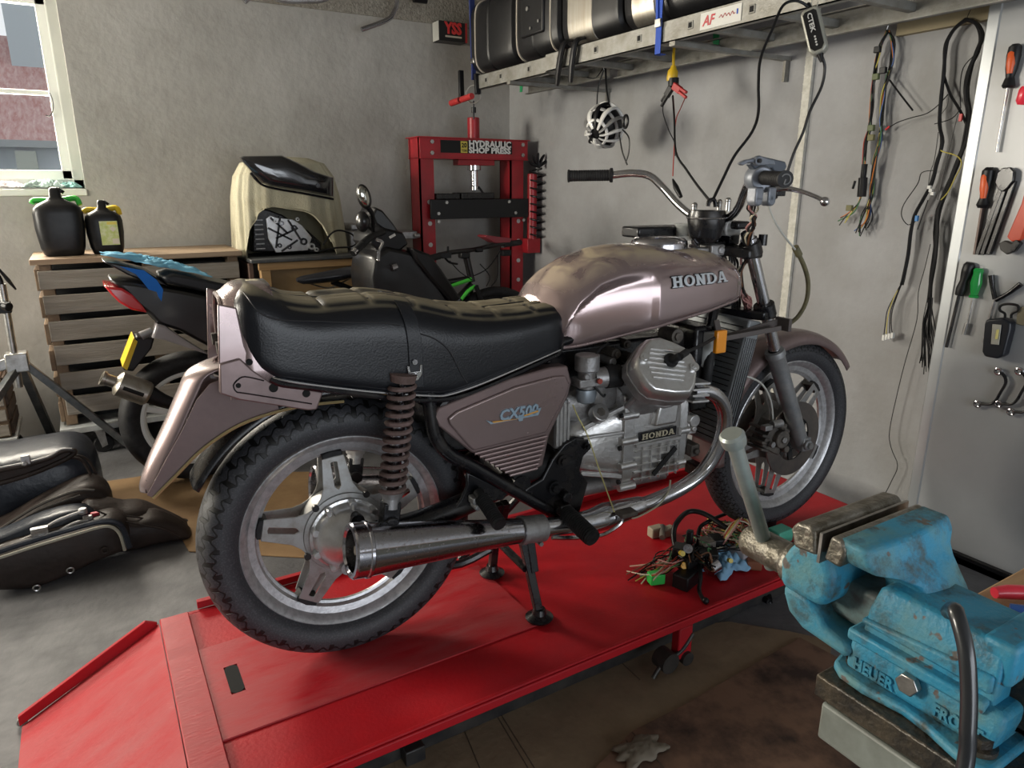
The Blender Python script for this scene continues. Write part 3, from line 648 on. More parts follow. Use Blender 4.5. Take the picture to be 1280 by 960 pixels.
# ---------------- rear mudguard
ou = bpoly([(274, 458), (237, 472), (223, 498), (205, 540), (186, 582), (176, 612), (176, 624)], -.045)
fl = bpoly([(274, 475), (262, 480), (246, 500), (228, 540), (206, 582), (192, 610), (184, 625), (192, 629), (222, 597), (256, 562), (300, 532), (350, 514), (345, 500), (275, 490)], -.07)
inn = bpoly([(192, 629), (222, 597), (256, 562), (300, 532), (350, 514), (390, 506), (430, 502)], -.07)
b = K(); W_ = .060; RR = []
for i, p in enumerate(smooth_pts(ou, 4)):
    w_ = W_*lerp(1.05, .62, i/24); RR.append([Vector((p.x+.034*(abs(q)**2.2), q*w_, p.z+.004*abs(q))) for q in (-1, -.85, -.6, -.3, 0, .3, .6, .85, 1)])
b.loft(RR, cap=False, wrap=False); b.build('mudguard_crown', m_paint, moto, solid=.004, ang=60)
for sd in (-1, 1):
    n_ = len(fl); b = K(); P0 = []
    for p in fl:
        w_ = lerp(.072, .040, max(0, min(1, (.72-p.z)/.24))); P0.append(Vector((p.x, sd*w_, p.z)))
    vs = P0+[p+Vector((0, -sd*.003, 0)) for p in P0]; m_ = len(P0)
    b.add(vs, [tuple(range(m_)), tuple(range(2*m_-1, m_-1, -1))]+[(i, (i+1) % m_, m_+(i+1) % m_, m_+i) for i in range(m_)])
    b.build('mudguard_flank', m_paintd, moto)
b = K()
for sd in (-1, 1): b.tube([Vector((p.x, sd*lerp(.075, .042, max(0, min(1, (.70-p.z)/.22))), p.z)) for p in inn], .0035, 6, 4)
b.build('mudguard_lip', mat('window-lit lip', (.42, .33, .16), .4, .5), moto)  # yellow of the window light is painted into the lip
# front part of the inner mudguard over the tyre
b = K(); b.lathe(cR, axR, [(.352, -.06), (.362, -.05), (.366, 0), (.362, .05), (.352, .06)], 30, a0=0, a1=math.radians(118), ref=(math.cos(math.radians(150)), 0, math.sin(math.radians(150))))
b.build('inner_mudguard', m_frame, moto, solid=.003)
for k in range(4):
    q = bp([233, 236, 215, 186][k], [486, 502, 560, 612][k], -.02); K().cbox(q+Vector((-.004, 0, 0)), (.004, .012, .008)).build('mudguard_slot', mat('slot dark'), moto)
# ---------------- side covers
scp = [(711, 458), (690, 460), (640, 474), (566, 504), (549, 511), (544, 522), (550, 534), (590, 566), (602, 572), (642, 597), (672, 588), (680, 583), (688, 545), (712, 495), (716, 478)]
for sd in (-1, 1):
    P_ = [Vector((p.x, sd*.140, p.z)) for p in bpoly(scp, -.145)]
    b = K(); b.prism(P_, (0, -sd*.04, 0)); cov = b.build('side_cover', m_paintd, moto, bevel=.004)
    P_ = [Vector((p.x, sd*.140, p.z)) for p in bpoly([(708, 470), (694, 471), (645, 484), (572, 515), (561, 524), (563, 531), (588, 560), (593, 564), (684, 541), (709, 494), (713, 480)], -.15)]
    K().prism(P_, (0, sd*.008, 0)).build('cover_panel', m_paint, cov, bevel=.005, bseg=3)
    b = K()
    for k in range(8):
        t = k/7; l = bp(lerp(594, 638, t), lerp(568, 595, t), -.146); r = bp(lerp(684, 672, t), lerp(546, 586, t), -.146)
        b.tube([(l.x, sd*.142, l.z), (r.x, sd*.142, r.z)], .0042, 8, 1)
    b.build('cover_rib', m_paint, cov)
    if sd < 0: o0 = bp(613, 530, -.150); o1 = bp(676, 518, -.150); yd = Vector((.004, 0, 1))
    else: o1 = bp(613, 530, -.150); o0 = bp(676, 518, -.150); o0.y *= -1; o1.y *= -1; yd = Vector((-.004, 0, 1))
    xd = (o1-o0); w_ = xd.length; xd.normalize()
    m_bs = mat('emblem silver blue', (.33, .45, .55), .35, .4)
    b = K(); b.text('CX500', o0+xd*.022+yd*.004, xd, yd, .036, .005, bold=.0012, fit=w_*.76, shear=.2); b.build('emblem', m_bs, cov)
    b = K(); u = Vector((0, 0, 1)); b.prism([o0, o0+xd*w_*.94, o0+xd*w_+u*.018, o0+xd*w_*.78+u*.012, o0+xd*w_*.55+u*.002, o0+xd*w_*.06+u*.002, o0+u*.012-xd*.012], (0, sd*.0025, 0))
    b.prism([o0+xd*w_*.55-u*.006, o0+xd*w_*.62-u*.006, o0+xd*w_*.64+u*.004, o0+xd*w_*.52+u*.004], (0, sd*.003, 0)); b.build('emblem_bar', m_bs, cov)
    b = K(); b.prism([o0+xd*.006+u*.002, o0+xd*w_*.55+u*-.0005+Vector((0, 0, .001)), o0+xd*w_*.55+u*.001, o0+xd*.004+u*.006], (0, sd*.0035, 0)).prism([o0+xd*w_*.66+u*.004, o0+xd*w_*.94+u*.009, o0+xd*w_*.93+u*.013, o0+xd*w_*.64+u*.007], (0, sd*.0035, 0)); b.build('emblem_inlay', mat('emblem orange', (.7, .36, .08), .4), cov)
# ---------------- frame tubes and plates
b = K()
for sd in (-1, 1):
    y = sd*.125
    Q = lambda px, py: (lambda p: Vector((p.x, y, p.z)))(bp(px, py, -.13))
    b.tube([Q(536, 490), Q(540, 520), Q(545, 545), Q(562, 568), Q(592, 584), Q(640, 612), Q(690, 640), Q(735, 668)], .0165, 12, 5)
    b.tube([Q(560, 500), Q(545, 520)], .012, 8, 1)
    b.tube([(-.15, sd*.10, .72), (.1, sd*.10, .70), (.3, sd*.10, .69), (.55, sd*.09, .74), (.8, sd*.05, .78), (1.12, sd*.02, .88)], .013, 10, 4)
b.tube([(.55, 0, .74), (.85, 0, .80), (1.14, 0, .90)], .022, 12, 4)
b.build('frame', m_frame, moto)
for sd in (-1, 1):
    y0 = sd*.118
    P_ = [Vector((p.x, y0, p.z)) for p in bpoly([(722, 548), (738, 550), (742, 562), (732, 572), (727, 590), (738, 605), (728, 640), (720, 660), (690, 645), (655, 620), (660, 612), (680, 600), (692, 576), (708, 556)], -.14)]
    pv = K().prism(P_, (0, sd*.014, 0)).build('pivot_plate', m_frame, moto, bevel=.005, bseg=3)
    for (u, v, r) in ((707, 578, .016), (697, 612, .019), (737, 560, .010)):
        q = bp(u, v, -.15); K().cyl((q.x, sd*.130, q.z), (q.x, sd*.141, q.z), r, seg=20).hexb((q.x, sd*.140, q.z), (0, sd, 0), r*.62, .008).build('pivot_bolt', m_frame, pv)
    # rear peg bracket
    P_ = [Vector((p.x, y0, p.z)) for p in bpoly([(586, 592), (640, 618), (632, 628), (600, 632), (580, 640), (572, 652), (562, 650), (578, 628), (586, 610)], -.14)]
    K().prism(P_, (0, sd*.010, 0)).build('peg_bracket', m_frame, moto, bevel=.004)
# ---------------- foot pegs
def peg(a, bb, r, sd):
    a = Vector(a); bb = Vector(bb); a.y *= -sd; bb.y *= -sd
    d = (bb-a).normalized(); L_ = (bb-a).length
    o = K().cyl(a-d*.02, bb, r*.8, seg=16).build('foot_peg', m_rub, moto)
    b = K(); n_ = 15
    for k in range(n_): b.torus(a+d*(L_*(k+.5)/n_), d, r*.92, r*.2, 16, 6)
    b.cyl(bb-d*.004, bb+d*.004, r, seg=16); b.build('peg_rubber', m_rub, o)
    return o
for sd in (-1, 1):
    peg(bp(602, 622, -.16), bp(624, 655, -.245), .016, sd)
    peg(bp(708, 642, -.17), bp(740, 672, -.27), .021, sd)
    q = bp(600, 624, -.15); K().cbox((q.x, sd*.145, q.z), (.045, .03, .018)).cyl((q.x-.014, sd*.14, q.z-.012), (q.x-.014, sd*.17, q.z-.012), .008, seg=12).build('peg_hinge', m_alud, moto, bevel=.003)
    q = bp(703, 635, -.15); K().cbox((q.x, sd*.148, q.z), (.03, .04, .03)).cyl((q.x+.01, sd*.12, q.z+.03), (q.x+.01, sd*.16, q.z+.03), .014, seg=12).build('peg_hinge', m_frame, moto, bevel=.003)
# ---------------- exhausts
for sd in (-1, 1):
    mu0 = bp(437, 689, -.185); mu1 = bp(668, 661, -.175)
    f = lambda p: Vector((p.x, -sd*p.y, p.z))
    mu0, mu1 = f(mu0), f(mu1); d = (mu0-mu1).normalized(); L_ = (mu0-mu1).length
    b = K(); b.lathe(mu1, d, [(0, -.0), (.027, 0), (.031, .05), (.038, L_*.35), (.052, L_*.75), (.059, L_-.045), (.060, L_-.04), (.0625, L_-.038), (.0625, L_-.032), (.060, L_-.030), (.061, L_-.004), (.058, L_), (.050, L_+.001), (.046, L_-.004), (.046, L_-.03), (0, L_-.032)], 48)
    mf = b.build('muffler', m_chromed, moto, ang=30)
    b = K(); b.cyl(mu1+d*(L_-.031), mu1+d*(L_-.029), .045, seg=32); b.build('muffler_core', mat('soot', (.012, .011, .010), .9), mf)
    b = K(); b.cyl(mu1+d*(L_-.03), mu1+d*(L_-.012), .010, seg=16); b.build('tail_tip', m_dust, mf)
    b = K(); b.lathe(mu1+d*.03, d, [(.03, -.055), (.034, -.055), (.034, 0), (.036, 0), (.036, .012), (.031, .012)], 28, closed=True)
    b.cyl(mu1-d*.01+Vector((0, sd*.02, -.035)), mu1-d*.01+Vector((0, -sd*.02, -.035)), .006, seg=10); b.build('exhaust_clamp', m_alud, mf)
    # header pipe
    hp = [(866, 489, -.20), (884, 489, -.205), (899, 499, -.205), (906, 520, -.20), (901, 551, -.19), (884, 583, -.175), (858, 606, -.165), (820, 625, -.16), (785, 636, -.165)]
    pp = [f(bp(*p)) for p in hp]
    K().tube(pp, .0205, 18, 6).build('header_pipe', m_chrome, moto)
    b = K(); q0 = f(bp(792, 634, -.165)); q1 = f(bp(757, 645, -.165)); q2 = f(bp(735, 652, -.17)); q3 = f(bp(700, 657, -.175))
    b.tube([q0+(q0-q1)*.3, q0, q1, q2, q3, mu1+d*.02], [.023, .027, .036, .03, .024, .026], 18, 5); cb = b.build('collector', m_chrome, moto)
    b = K(); b.tube([f(bp(732, 672, -.20)), f(bp(755, 668, -.205)), f(bp(775, 655, -.21)), f(bp(778, 646, -.21))], .005, 8, 5)
    b.tube([f(bp(690, 672, -.19)), f(bp(720, 672, -.20)), f(bp(745, 668, -.20))], .006, 8, 4)
    b.build('pedal_rod', m_chrome, moto)
    # pedal pad
    q = f(bp(783, 641, -.215)); K().cbox(q, (.05, .035, .012)).build('pedal_pad', m_dust, moto, bevel=.003)
    # exhaust flange with short fins
    q = f(bp(866, 488, -.20)); b = K()
    for k in range(4):
        z = q.z+.024-k*.016; b.prism([(q.x-.025, q.y-.03, z), (q.x+.03, q.y-.032, z-.004), (q.x+.034, q.y+.03, z-.004), (q.x-.025, q.y+.03, z)], (0, 0, .006))
    b.build('exhaust_flange', m_alu, moto, bevel=.001)
# ---------------- centre stand
b = K()
for sd in (-1, 1):
    t = bp(655, 668, -.10); f0 = bp(674, 768, -.10)
    if sd > 0: t = bp(620, 672, .10); f0 = bp(628, 716, .10)
    top = Vector((t.x, sd*.08, .25)); ft = Vector((.475 if sd < 0 else .46, sd*.13, .010))
    K().beam(top, ft, .022, .02, (0, 1, 0)).beam(top+Vector((.02, 0, 0)), top*.5+ft*.5+Vector((.01, 0, 0)), .022, .026, (0, 1, 0)).build('centre_stand_leg', m_frame, moto, bevel=.002)
    K().lathe(ft, (0, 0, 1), [(0, -.009), (.036, -.009), (.038, -.004), (.02, .006), (.016, .02), (0, .02)], 20).build('stand_foot', m_frame, moto)
b = K(); b.tube([(.45, -.10, .14), (.45, .10, .14)], .011, 8, 1); b.tube([(.25, .13, .075), (.36, .13, .06), (.45, .12, .09)], .012, 8, 3); b.build('centre_stand_bar', m_frame, moto)
b = K(); b.tube([(.62, .14, .28), (.5, .20, .12), (.40, .23, .012)], .012, 8, 3); b.build('side_stand', m_frame, moto)
# ================================================================ engine
def xr(x, zb, zt, w, p=5, n=40, y0=0.):
    zc = (zb+zt)/2; h = (zt-zb)/2; out = []
    for k in range(n):
        t = 2*PI*k/n; c, s = math.cos(t), math.sin(t)
        out.append(Vector((x, y0+w*math.copysign(abs(c)**(2/p), c), zc+h*math.copysign(abs(s)**(2/p), s))))
    return out
eng = K(); eng.loft([xr(.745, .335, .60, .150, 6), xr(.775, .33, .595, .150, 6), xr(.90, .33, .59, .146, 6), xr(.915, .34, .58, .14, 6)]); eng = eng.build('crankcase', m_alu, moto, ang=25)
K().loft([xr(.565, .39, .53, .095, 2.6), xr(.60, .365, .545, .118, 3), xr(.66, .350, .565, .136, 3.5), xr(.715, .34, .575, .145, 4.5)]).build('gearbox_case', m_alu, moto, ang=30)
# joint flange with bolt bosses
b = K(); b.loft([xr(.710, .325, .612, .155, 7), xr(.742, .325, .612, .155, 7)])
for z in (.34, .40, .47, .54, .59): b.cyl((.700, -.152, z), (.752, -.152, z), .011, seg=12)
b.build('case_flange', m_alu, eng, bevel=.002)
for z in (.36, .455, .545): K().cyl((.694, -.155, z), (.700, -.155, z), .007, seg=12).build('case_bolt', m_frame, eng)
# gearbox ribs
b = K(); b.beam((.60, -.123, .515), (.715, -.145, .565), .010, .012).beam((.60, -.128, .49), (.715, -.150, .495), .008, .008).beam((.60, -.118, .39), (.715, -.146, .37), .012, .012); b.each('gearbox_rib', m_alu, eng, bevel=.002)
# upper gearbox shoulder with inspection plug
b = K(); b.loft([xr(.555, .53, .60, .095, 5), xr(.60, .52, .625, .11, 5), xr(.70, .54, .64, .115, 5), xr(.725, .56, .64, .11, 5)]).build('upper_case', m_alud, moto, ang=30)
q = bq(750, 516, (.65, -.125, .59), (0, -.8, .6)); nn = Vector((0, -.8, .6)).normalized()
K().cyl(q-nn*.02, q+nn*.006, .024, seg=24).build('inspection_cap', m_alu, eng, bevel=.002); K().cyl(q+nn*.005, q+nn*.008, .012, seg=6).build('cap_recess', m_dust, eng)
# front cover
b = K(); b.loft([xr(.905, .335, .600, .150, 5), xr(.925, .335, .600, .150, 5), xr(.93, .345, .585, .14, 5), xr(.952, .36, .575, .125, 4)])
for k in range(12):
    a = 2*PI*k/12; c, s = math.cos(a), math.sin(a); b.cyl((.900, .148*math.copysign(abs(c)**.4, c), .4675+.128*math.copysign(abs(s)**.4, s)), (.932, .148*math.copysign(abs(c)**.4, c), .4675+.128*math.copysign(abs(s)**.4, s)), .010, seg=12)
b.build('front_cover', m_alu, moto, ang=30)
# bulge above the nameplate, fin grid below it, nameplate
for sd in (-1, 1):
    b = K(); b.loft([[Vector((x, sd*(.148+d*.02), z)) for x, z in ((.80, .50), (.875, .50), (.88, .555), (.85, .575), (.815, .575))] for d in (-.5, 1)]); b.build('case_bulge', m_alu, eng, bevel=.008, bseg=3)
    b = K()
    for z in (.355, .375, .395, .415, .435): b.beam((.748, sd*.152, z), (.902, sd*.150, z), .010, .0035)
    for x in (.775, .805, .835, .865, .893): b.beam((x, sd*.150, .345), (x, sd*.150, .447), .0035, .010, (0, 1, 0))
    b.beam((.748, sd*.153, .452), (.902, sd*.151, .452), .014, .008)
    b.build('fin_grid', m_alu, eng, bevel=.001, bseg=1)
    b = K(); b.cbox((.822, sd*.152, .474), (.125, .006, .026)); np_ = b.build('nameplate', m_frame, eng, bevel=.001)
    b = K(); o0 = Vector((.767 if sd < 0 else .877, sd*.1555, .466)); slab_word(b, o0, Vector((-sd, 0, 0)), Vector((0, 0, 1)), .11, .0165, .0015); b.build('nameplate_letters', mat('cream letters', (.55, .50, .36), .5), eng)
K().beam((.81, -.158, .36), (.885, -.156, .425), .004, .014).build('loose_strap', m_rub, moto)
K().loft([xr(.62, .30, .35, .10, 4), xr(.90, .30, .35, .11, 4)]).build('sump', m_alud, moto)
# cylinders, heads, covers
for sd in (-1, 1):
    y_ = lambda v: Vector((v.x, -sd*v.y, v.z))
    n0 = Vector((-.10, -.80, .59)).normalized(); p0 = Vector((.72, -.245, .69))
    cpx = [(808, 426), (821, 424), (838, 430), (853, 437), (862, 446), (868, 457), (868, 472), (866, 486), (860, 496), (840, 497), (814, 493), (805, 486), (797, 475), (790, 463), (790, 452), (796, 442), (801, 434)]
    C0 = [bq(u, v, p0, n0) for u, v in cpx]; cc = sum(C0, Vector())/len(C0)
    S = lambda k, h: [y_(cc+(p-cc)*k+n0*h) for p in C0]
    hd2 = K().loft([S(1.06, -.05), S(1.06, -.018)]).build('cylinder_head', m_alud, moto, bevel=.003)
    cv = K().loft([S(1.04, -.020), S(1.03, 0), S(.97, .014), S(.90, .020)]).build('head_cover', m_alu, moto, ang=25, bevel=.002)
    u = (C0[6]-C0[13]); u = u-n0*u.dot(n0); u.normalize(); v = n0.cross(u).normalized(); v = v if v.z > 0 else -v
    b = K()
    for k in range(7):
        h = -.038+k*.0125; w_ = .052-abs(k-3)*.004; a_ = cc+n0*.0205+v*h-u*w_; e_ = cc+n0*.0205+v*h+u*w_
        b.tube([y_(a_), y_(e_)], .0028, 8, 1)
    b.build('cover_rib', m_alu, cv)
    for (px, py) in ((804, 449), (866, 460)):
        q = bq(px, py, cc+n0*.016, n0); K().cyl(y_(q), y_(q+n0*.010), .012, seg=20).cyl(y_(q+n0*.010), y_(q+n0*.014), .0065, seg=6).build('cover_bolt', m_alu, cv)
    # plug cap and lead
    q = bq(838, 451, cc+n0*.02, n0); b = K(); b.cyl(y_(q-n0*.004), y_(q+n0*.006), .018, seg=20).cyl(y_(q), y_(q+n0*.03+u*.01), .010, seg=12); e2 = bp(858, 440, -.27); 
    pts = [q+n0*.03+u*.01, e2, bp(880, 430, -.22), bp(900, 418, -.14)]
    b.tube([y_(p) for p in pts[:2]], .009, 10, 1).tube([y_(p) for p in pts[1:]], .0045, 8, 4); b.build('plug_lead', m_rub, moto)
    # barrel
    base = Vector((.79, -.06, .54)); tp = cc-n0*.05
    b = K(); dr = (tp-base).normalized()
    for_ = lambda c, r: [y_(c+Vector((1, 0, 0))*(r*math.copysign(abs(math.cos(t))**.5, math.cos(t)))+dr.cross(Vector((1, 0, 0))).normalized()*(r*math.copysign(abs(math.sin(t))**.5, math.sin(t)))) for t in (2*PI*k/24 for k in range(24))]
    b.loft([for_(base, .062), for_(lerp(base, tp, .6), .058), for_(tp, .060)]); b.build('cylinder_barrel', m_alud, moto, ang=30)
    b = K(); b.tube([y_(bp(783, 508, -.17)), y_(bp(800, 492, -.21)), y_(bp(812, 478, -.24))], .008, 8, 2).tube([y_(bp(800, 500, -.19)), y_(bp(830, 508, -.19)), y_(bp(850, 500, -.20))], .006, 8, 3); b.build('coolant_pipe', m_alud, moto)
    # carburettor
    q = bp(734, 452, -.14); q = y_(q)
    K().cyl(q+Vector((0, 0, -.022)), q+Vector((0, 0, .018)), .031, seg=28).build('carburettor_cap', m_alud, moto, bevel=.003)
    b = K(); b.cyl(q+Vector((0, 0, -.022)), q+Vector((0, 0, -.07)), .024, .020, seg=20).cbox(q+Vector((-.004, 0, -.05)), (.06, .045, .022)).cyl(q+Vector((-.02, -sd*-.02, -.03)), q+Vector((-.02, sd*.035, -.03)), .008, seg=12)
    cb_ = b.build('carburettor', m_alud, moto, bevel=.003)
    b = K(); b.loft([[q+Vector((a_*math.cos(t), a_*.85*math.sin(t), z)) for t in (2*PI*k/16 for k in range(16))] for a_, z in ((.026, -.07), (.028, -.085), (.024, -.102), (.012, -.108))]); b.build('float_bowl', mat('float bowl blue grey', (.30, .34, .38), .4, .6), cb_)
    K().cyl(q+Vector((.018, sd*.028, -.045)), q+Vector((.018, sd*.034, -.045)), .007, seg=14).build('fuel_union', mat('red fibre', (.35, .06, .04), .6), cb_)
    b = K(); a_ = q+Vector((.02, 0, -.045)); e_ = y_(bp(790, 468, -.16)); b.cyl(a_, lerp(a_, e_, .35), .024, .027, seg=20).cyl(lerp(a_, e_, .62), e_, .024, .03, seg=20); b.build('inlet_pipe', m_alud, moto)
    K().cyl(lerp(a_, e_, .3), lerp(a_, e_, .68), .029, seg=20).build('inlet_rubber', m_rub, moto)
    b = K(); b.tube([q+Vector((.01, sd*.02, -.06)), q+Vector((.03, sd*.03, -.085)), q+Vector((.05, sd*.01, -.09))], .003, 6, 4).tube([q+Vector((.02, 0, .01)), q+Vector((.04, 0, .03)), q+Vector((.09, -sd*.04, .03))], .003, 6, 4); b.each('throttle_cable', m_rub, moto)
# thermostat and small fittings between the tank and the head
for (u, v, y, r) in ((762, 440, -.09, .014), (781, 446, -.07, .016), (838, 418, -.10, .020), (776, 428, -.05, .012), (758, 450, -.1, .011)):
    q = bp(u, v, y); K().cyl(q-Vector((0, .03, 0)), q+Vector((0, .03, 0)), r, seg=16).hexb(q-Vector((0, .03, 0)), (0, -1, 0), r*.6, .006).build('fitting', [m_dust, m_alud][int(r*1000) % 2], moto, bevel=.001)
b = K(); b.box((.52, -.07, .60), (.98, .07, .72)); b.build('inner_frame_box', m_frame, moto, bevel=.01)
b = K(); b.box((.22, -.10, .50), (.50, .10, .68)); b.build('battery_box', m_frame, moto, bevel=.01)
b = K(); b.cyl((.40, -.09, .415), (.60, -.085, .43), .036, seg=20).cyl((.52, -.085, .43), (.575, -.085, .43), .048, seg=20); b.build('shaft_boot', m_rub, moto)
q = bp(722, 545, -.13); b = K(); b.box((.52, -.12, .47), (.56, .12, .60)); b.build('rear_case', m_alud, moto, bevel=.006)
b = K()
for k in range(4): b.beam((.525+k*.011, -.122, .48), (.525+k*.011, -.122, .59), .004, .006)
b.build('rear_case_fin', m_alu, moto)
b = K(); b.tube([bp(716, 506, -.15), bp(722, 520, -.17), bp(735, 546, -.18), bp(750, 590, -.19), bp(768, 640, -.20)], .0018, 6, 5); b.build('yellow_tube', mat('yellowed plastic tube', (.55, .5, .2), .4), moto)
b = K(); b.tube([bp(838, 600, -.17), bp(835, 615, -.18), bp(822, 632, -.19), bp(800, 645, -.2), bp(790, 648, -.2)], .0025, 6, 5); b.build('drain_tube', mat('clear tube', (.5, .48, .36), .3), moto)
for k in range(3):
    u, v = [(858, 532), (862, 560), (868, 585)][k]; q = bp(u, v, -.12); K().cbox(q, (.03, .05, .035)).hexb(q-Vector((0, .025, 0)), (0, -1, 0), .010, .01).build('hose_union', [m_alu, m_dust, m_frame][k], moto, bevel=.003)
q = bp(863, 524, -.13); K().cyl(q, q-Vector((0, .02, 0)), .018, seg=18).build('drain_cap', m_alu, moto, bevel=.002)
# radiator, and a black box added to hide its brightly lit fins
b = K(); b.box((.965, -.115, .50), (1.03, .115, .745)); b.build('dark_cover_box', m_frame, moto, bevel=.01)
b = K(); dxs = Vector((.085, 0, .36)).normalized(); pz = Vector((dxs.z, 0, -dxs.x)); o0 = Vector((1.035, 0, .40))
b.prism([o0, o0+pz*.05, o0+pz*.05+dxs*.37, o0+dxs*.37], (0, -.155, 0)).prism([o0, o0+pz*.05, o0+pz*.05+dxs*.37, o0+dxs*.37], (0, .155, 0)); rad = b.build('radiator', mat('radiator grey', (.25, .27, .285), .5, .5, col2=(.20, .21, .215), scale=20, amt=1), moto, bevel=.006)
b = K()
for k in range(6): p = o0+pz*(.004+k*.008)+Vector((0, -.156, 0)); b.tube([p+dxs*.02, p+dxs*.32], .0018, 6, 1)
for k in range(22): p = o0+dxs*(.02+k*.0155)-pz*.001; b.tube([p+Vector((0, -.14, 0)), p+Vector((0, .14, 0))], .0015, 4, 1)
b.build('radiator_fin', m_frame, rad)
b = K(); b.tube([bp(893, 410, -.10), bp(888, 440, -.12), bp(884, 470, -.13), bp(880, 500, -.10)], .014, 10, 5).tube([bp(870, 430, -.05), bp(885, 425, -.06), bp(900, 420, -.05)], .012, 10, 3); b.build('coolant_hose', m_rub, moto)
q = bp(884, 436, -.11); K().cyl(q+Vector((0, 0, -.05)), q+Vector((0, 0, .05)), .022, seg=16).build('overflow_bottle', mat('bottle grey', (.40, .42, .42), .4), moto, bevel=.004)
# ================================================================ front end
m_fork = mat('fork lower grey', (.22, .23, .24), .5, .5, col2=(.30, .30, .30), scale=30, amt=1)
steer = .058; cF = Vector((1.455, 0, .3227)); axF = Vector((-math.sin(steer), math.cos(steer), 0))
_, _, fxF, DF = wheel(moto, BT, cF, axF, .3227, .046, .2505, .028, math.radians(-28), m_tyf)
K().lathe(cF, axF, [(0, -.05), (.03, -.05), (.06, -.034), (.08, -.03), (.08, .03), (.06, .034), (.03, .05), (0, .05)], 36).build('hub', m_star, moto)
m_disc = mat('brake disc steel', (.14, .13, .125), .4, .8, col2=(.22, .19, .17), scale=12, amt=1)
for sd in (-1, 1):
    b = K(); b.lathe(cF, axF, [(.073, sd*.062-.0025), (.125, sd*.062-.0025), (.125, sd*.062+.0025), (.073, sd*.062+.0025)], 56, closed=True); dc = b.build('brake_disc', m_disc, moto)
    b = K()
    for k in range(8):
        a = k*PI/4; b.beam(DF(a, .03, sd*.052), DF(a, .078, sd*.060), .02, .006, axF)
    b.lathe(cF, axF, [(0, sd*.05-.008), (.04, sd*.05-.008), (.04, sd*.05+.008), (0, sd*.05+.008)], 24); b.build('disc_carrier', m_frame, dc)
FW = cF
def fork_pts(sd):
    t = bp(938.5, 311, -.092); m_ = bp(968, 439, -.098); lo = bp(1001, 553, -.098); out = [t, m_, lo]
    if sd > 0: out = [Vector((p.x-.011, p.y*-1, p.z)) for p in out]
    return out
for sd in (-1, 1):
    t, m_, lo = fork_pts(sd); d = (lo-m_).normalized(); d1 = (m_-t).normalized()
    fk = K().cyl(t-d1*.05, m_+d*.05, .0178, seg=20).build('fork_tube', m_chrome, moto)
    b = K(); b.lathe(m_, d, [(.018, -.004), (.028, -.002), (.030, .004), (.030, .016), (.0265, .022), (.026, .10), (.0245, (lo-m_).length-.04), (.022, (lo-m_).length), (.012, (lo-m_).length+.012), (0, (lo-m_).length+.012)], 28); b.build('fork_lower', m_fork, moto, ang=30)
    b = K(); b.cbox(lo+d*.0, (.035, .05, .045)).cyl(lo+Vector((0, -.034, 0)), lo+Vector((0, .034, 0)), .017, seg=18); b.build('axle_clamp', m_fork, moto, bevel=.004)
    K().hexb(lo+Vector((.0, sd*.034, 0)), (0, sd, 0), .011, .008).build('axle_end_nut', m_steel, moto)
    for q_, nm in ((t-d1*.0, 'upper'), (lerp(t, m_, .58), 'lower')):
        K().cyl(q_-d1*.02, q_+d1*.02, .030, seg=24).build('clamp_collar', m_frame, moto, bevel=.003)
    K().cyl(t-d1*.052, t-d1*.028, .016, seg=6).cyl(t-d1*.03, t-d1*.018, .023, seg=20).build('fork_cap', m_chromed, moto)
    # caliper, a chunky finned block behind each leg
    c0 = bp(962, 545, -.115); c0 = Vector((c0.x, -sd*c0.y*.95, c0.z)) if sd > 0 else c0
    b = K(); b.cbox(c0, (.085, .055, .085), Matrix.Rotation(.5, 3, 'Y'))
    for k in range(4): b.cbox(c0+Vector((-.045, 0, -.03+k*.022)), (.035, .06, .009), Matrix.Rotation(.35, 3, 'Y'))
    b.cyl(c0+Vector((.01, sd*.02, .0)), c0+Vector((.01, sd*.045, .0)), .028, seg=20).cyl(c0+Vector((.0, sd*.02, .045)), c0+Vector((.02, sd*.04, .035)), .012, seg=10).cyl(c0+Vector((.03, sd*.02, -.035)), c0+Vector((.03, sd*.045, -.035)), .012, seg=8)
    b.build('brake_caliper', m_dust, moto, bevel=.003)
    b = K(); b.cyl(c0+Vector((-.03, sd*.03, .05)), c0+Vector((.01, sd*.03, .05)), .012, seg=12).hexb(c0+Vector((-.03, sd*.033, -.01)), (0, sd, 0), .010, .012).hexb(c0+Vector((.01, sd*.045, .0)), (0, sd, 0), .010, .006).cbox(c0+Vector((-.05, sd*.03, .045)), (.03, .02, .015)); b.each('caliper_fitting', m_alud, moto, bevel=.001)
# triple clamps and steering head
tR, mR, _ = fork_pts(-1); tL, mL, _ = fork_pts(1)
b = K(); hc = Vector(((tR.x+tL.x)/2-.045, 0, tR.z+.012))
b.prism([tR+Vector((.03, -.02, 0)), tR+Vector((-.03, -.028, 0)), hc+Vector((-.04, -.03, 0)), hc+Vector((-.04, .03, 0)), tL+Vector((-.03, .028, 0)), tL+Vector((.03, .02, 0)), hc+Vector((.03, 0, 0))], (0, 0, -.026)); b.build('top_yoke', m_frame, moto, bevel=.006, bseg=3)
lR = lerp(tR, mR, .58); lL = lerp(tL, mL, .58); hl = Vector(((lR.x+lL.x)/2-.05, 0, lR.z))
b = K(); b.prism([lR+Vector((.03, -.02, 0)), lR+Vector((-.03, -.028, 0)), hl+Vector((-.03, -.03, 0)), hl+Vector((-.03, .03, 0)), lL+Vector((-.03, .028, 0)), lL+Vector((.03, .02, 0)), hl+Vector((.04, 0, 0))], (0, 0, -.026)); b.build('bottom_yoke', m_frame, moto, bevel=.006, bseg=3)
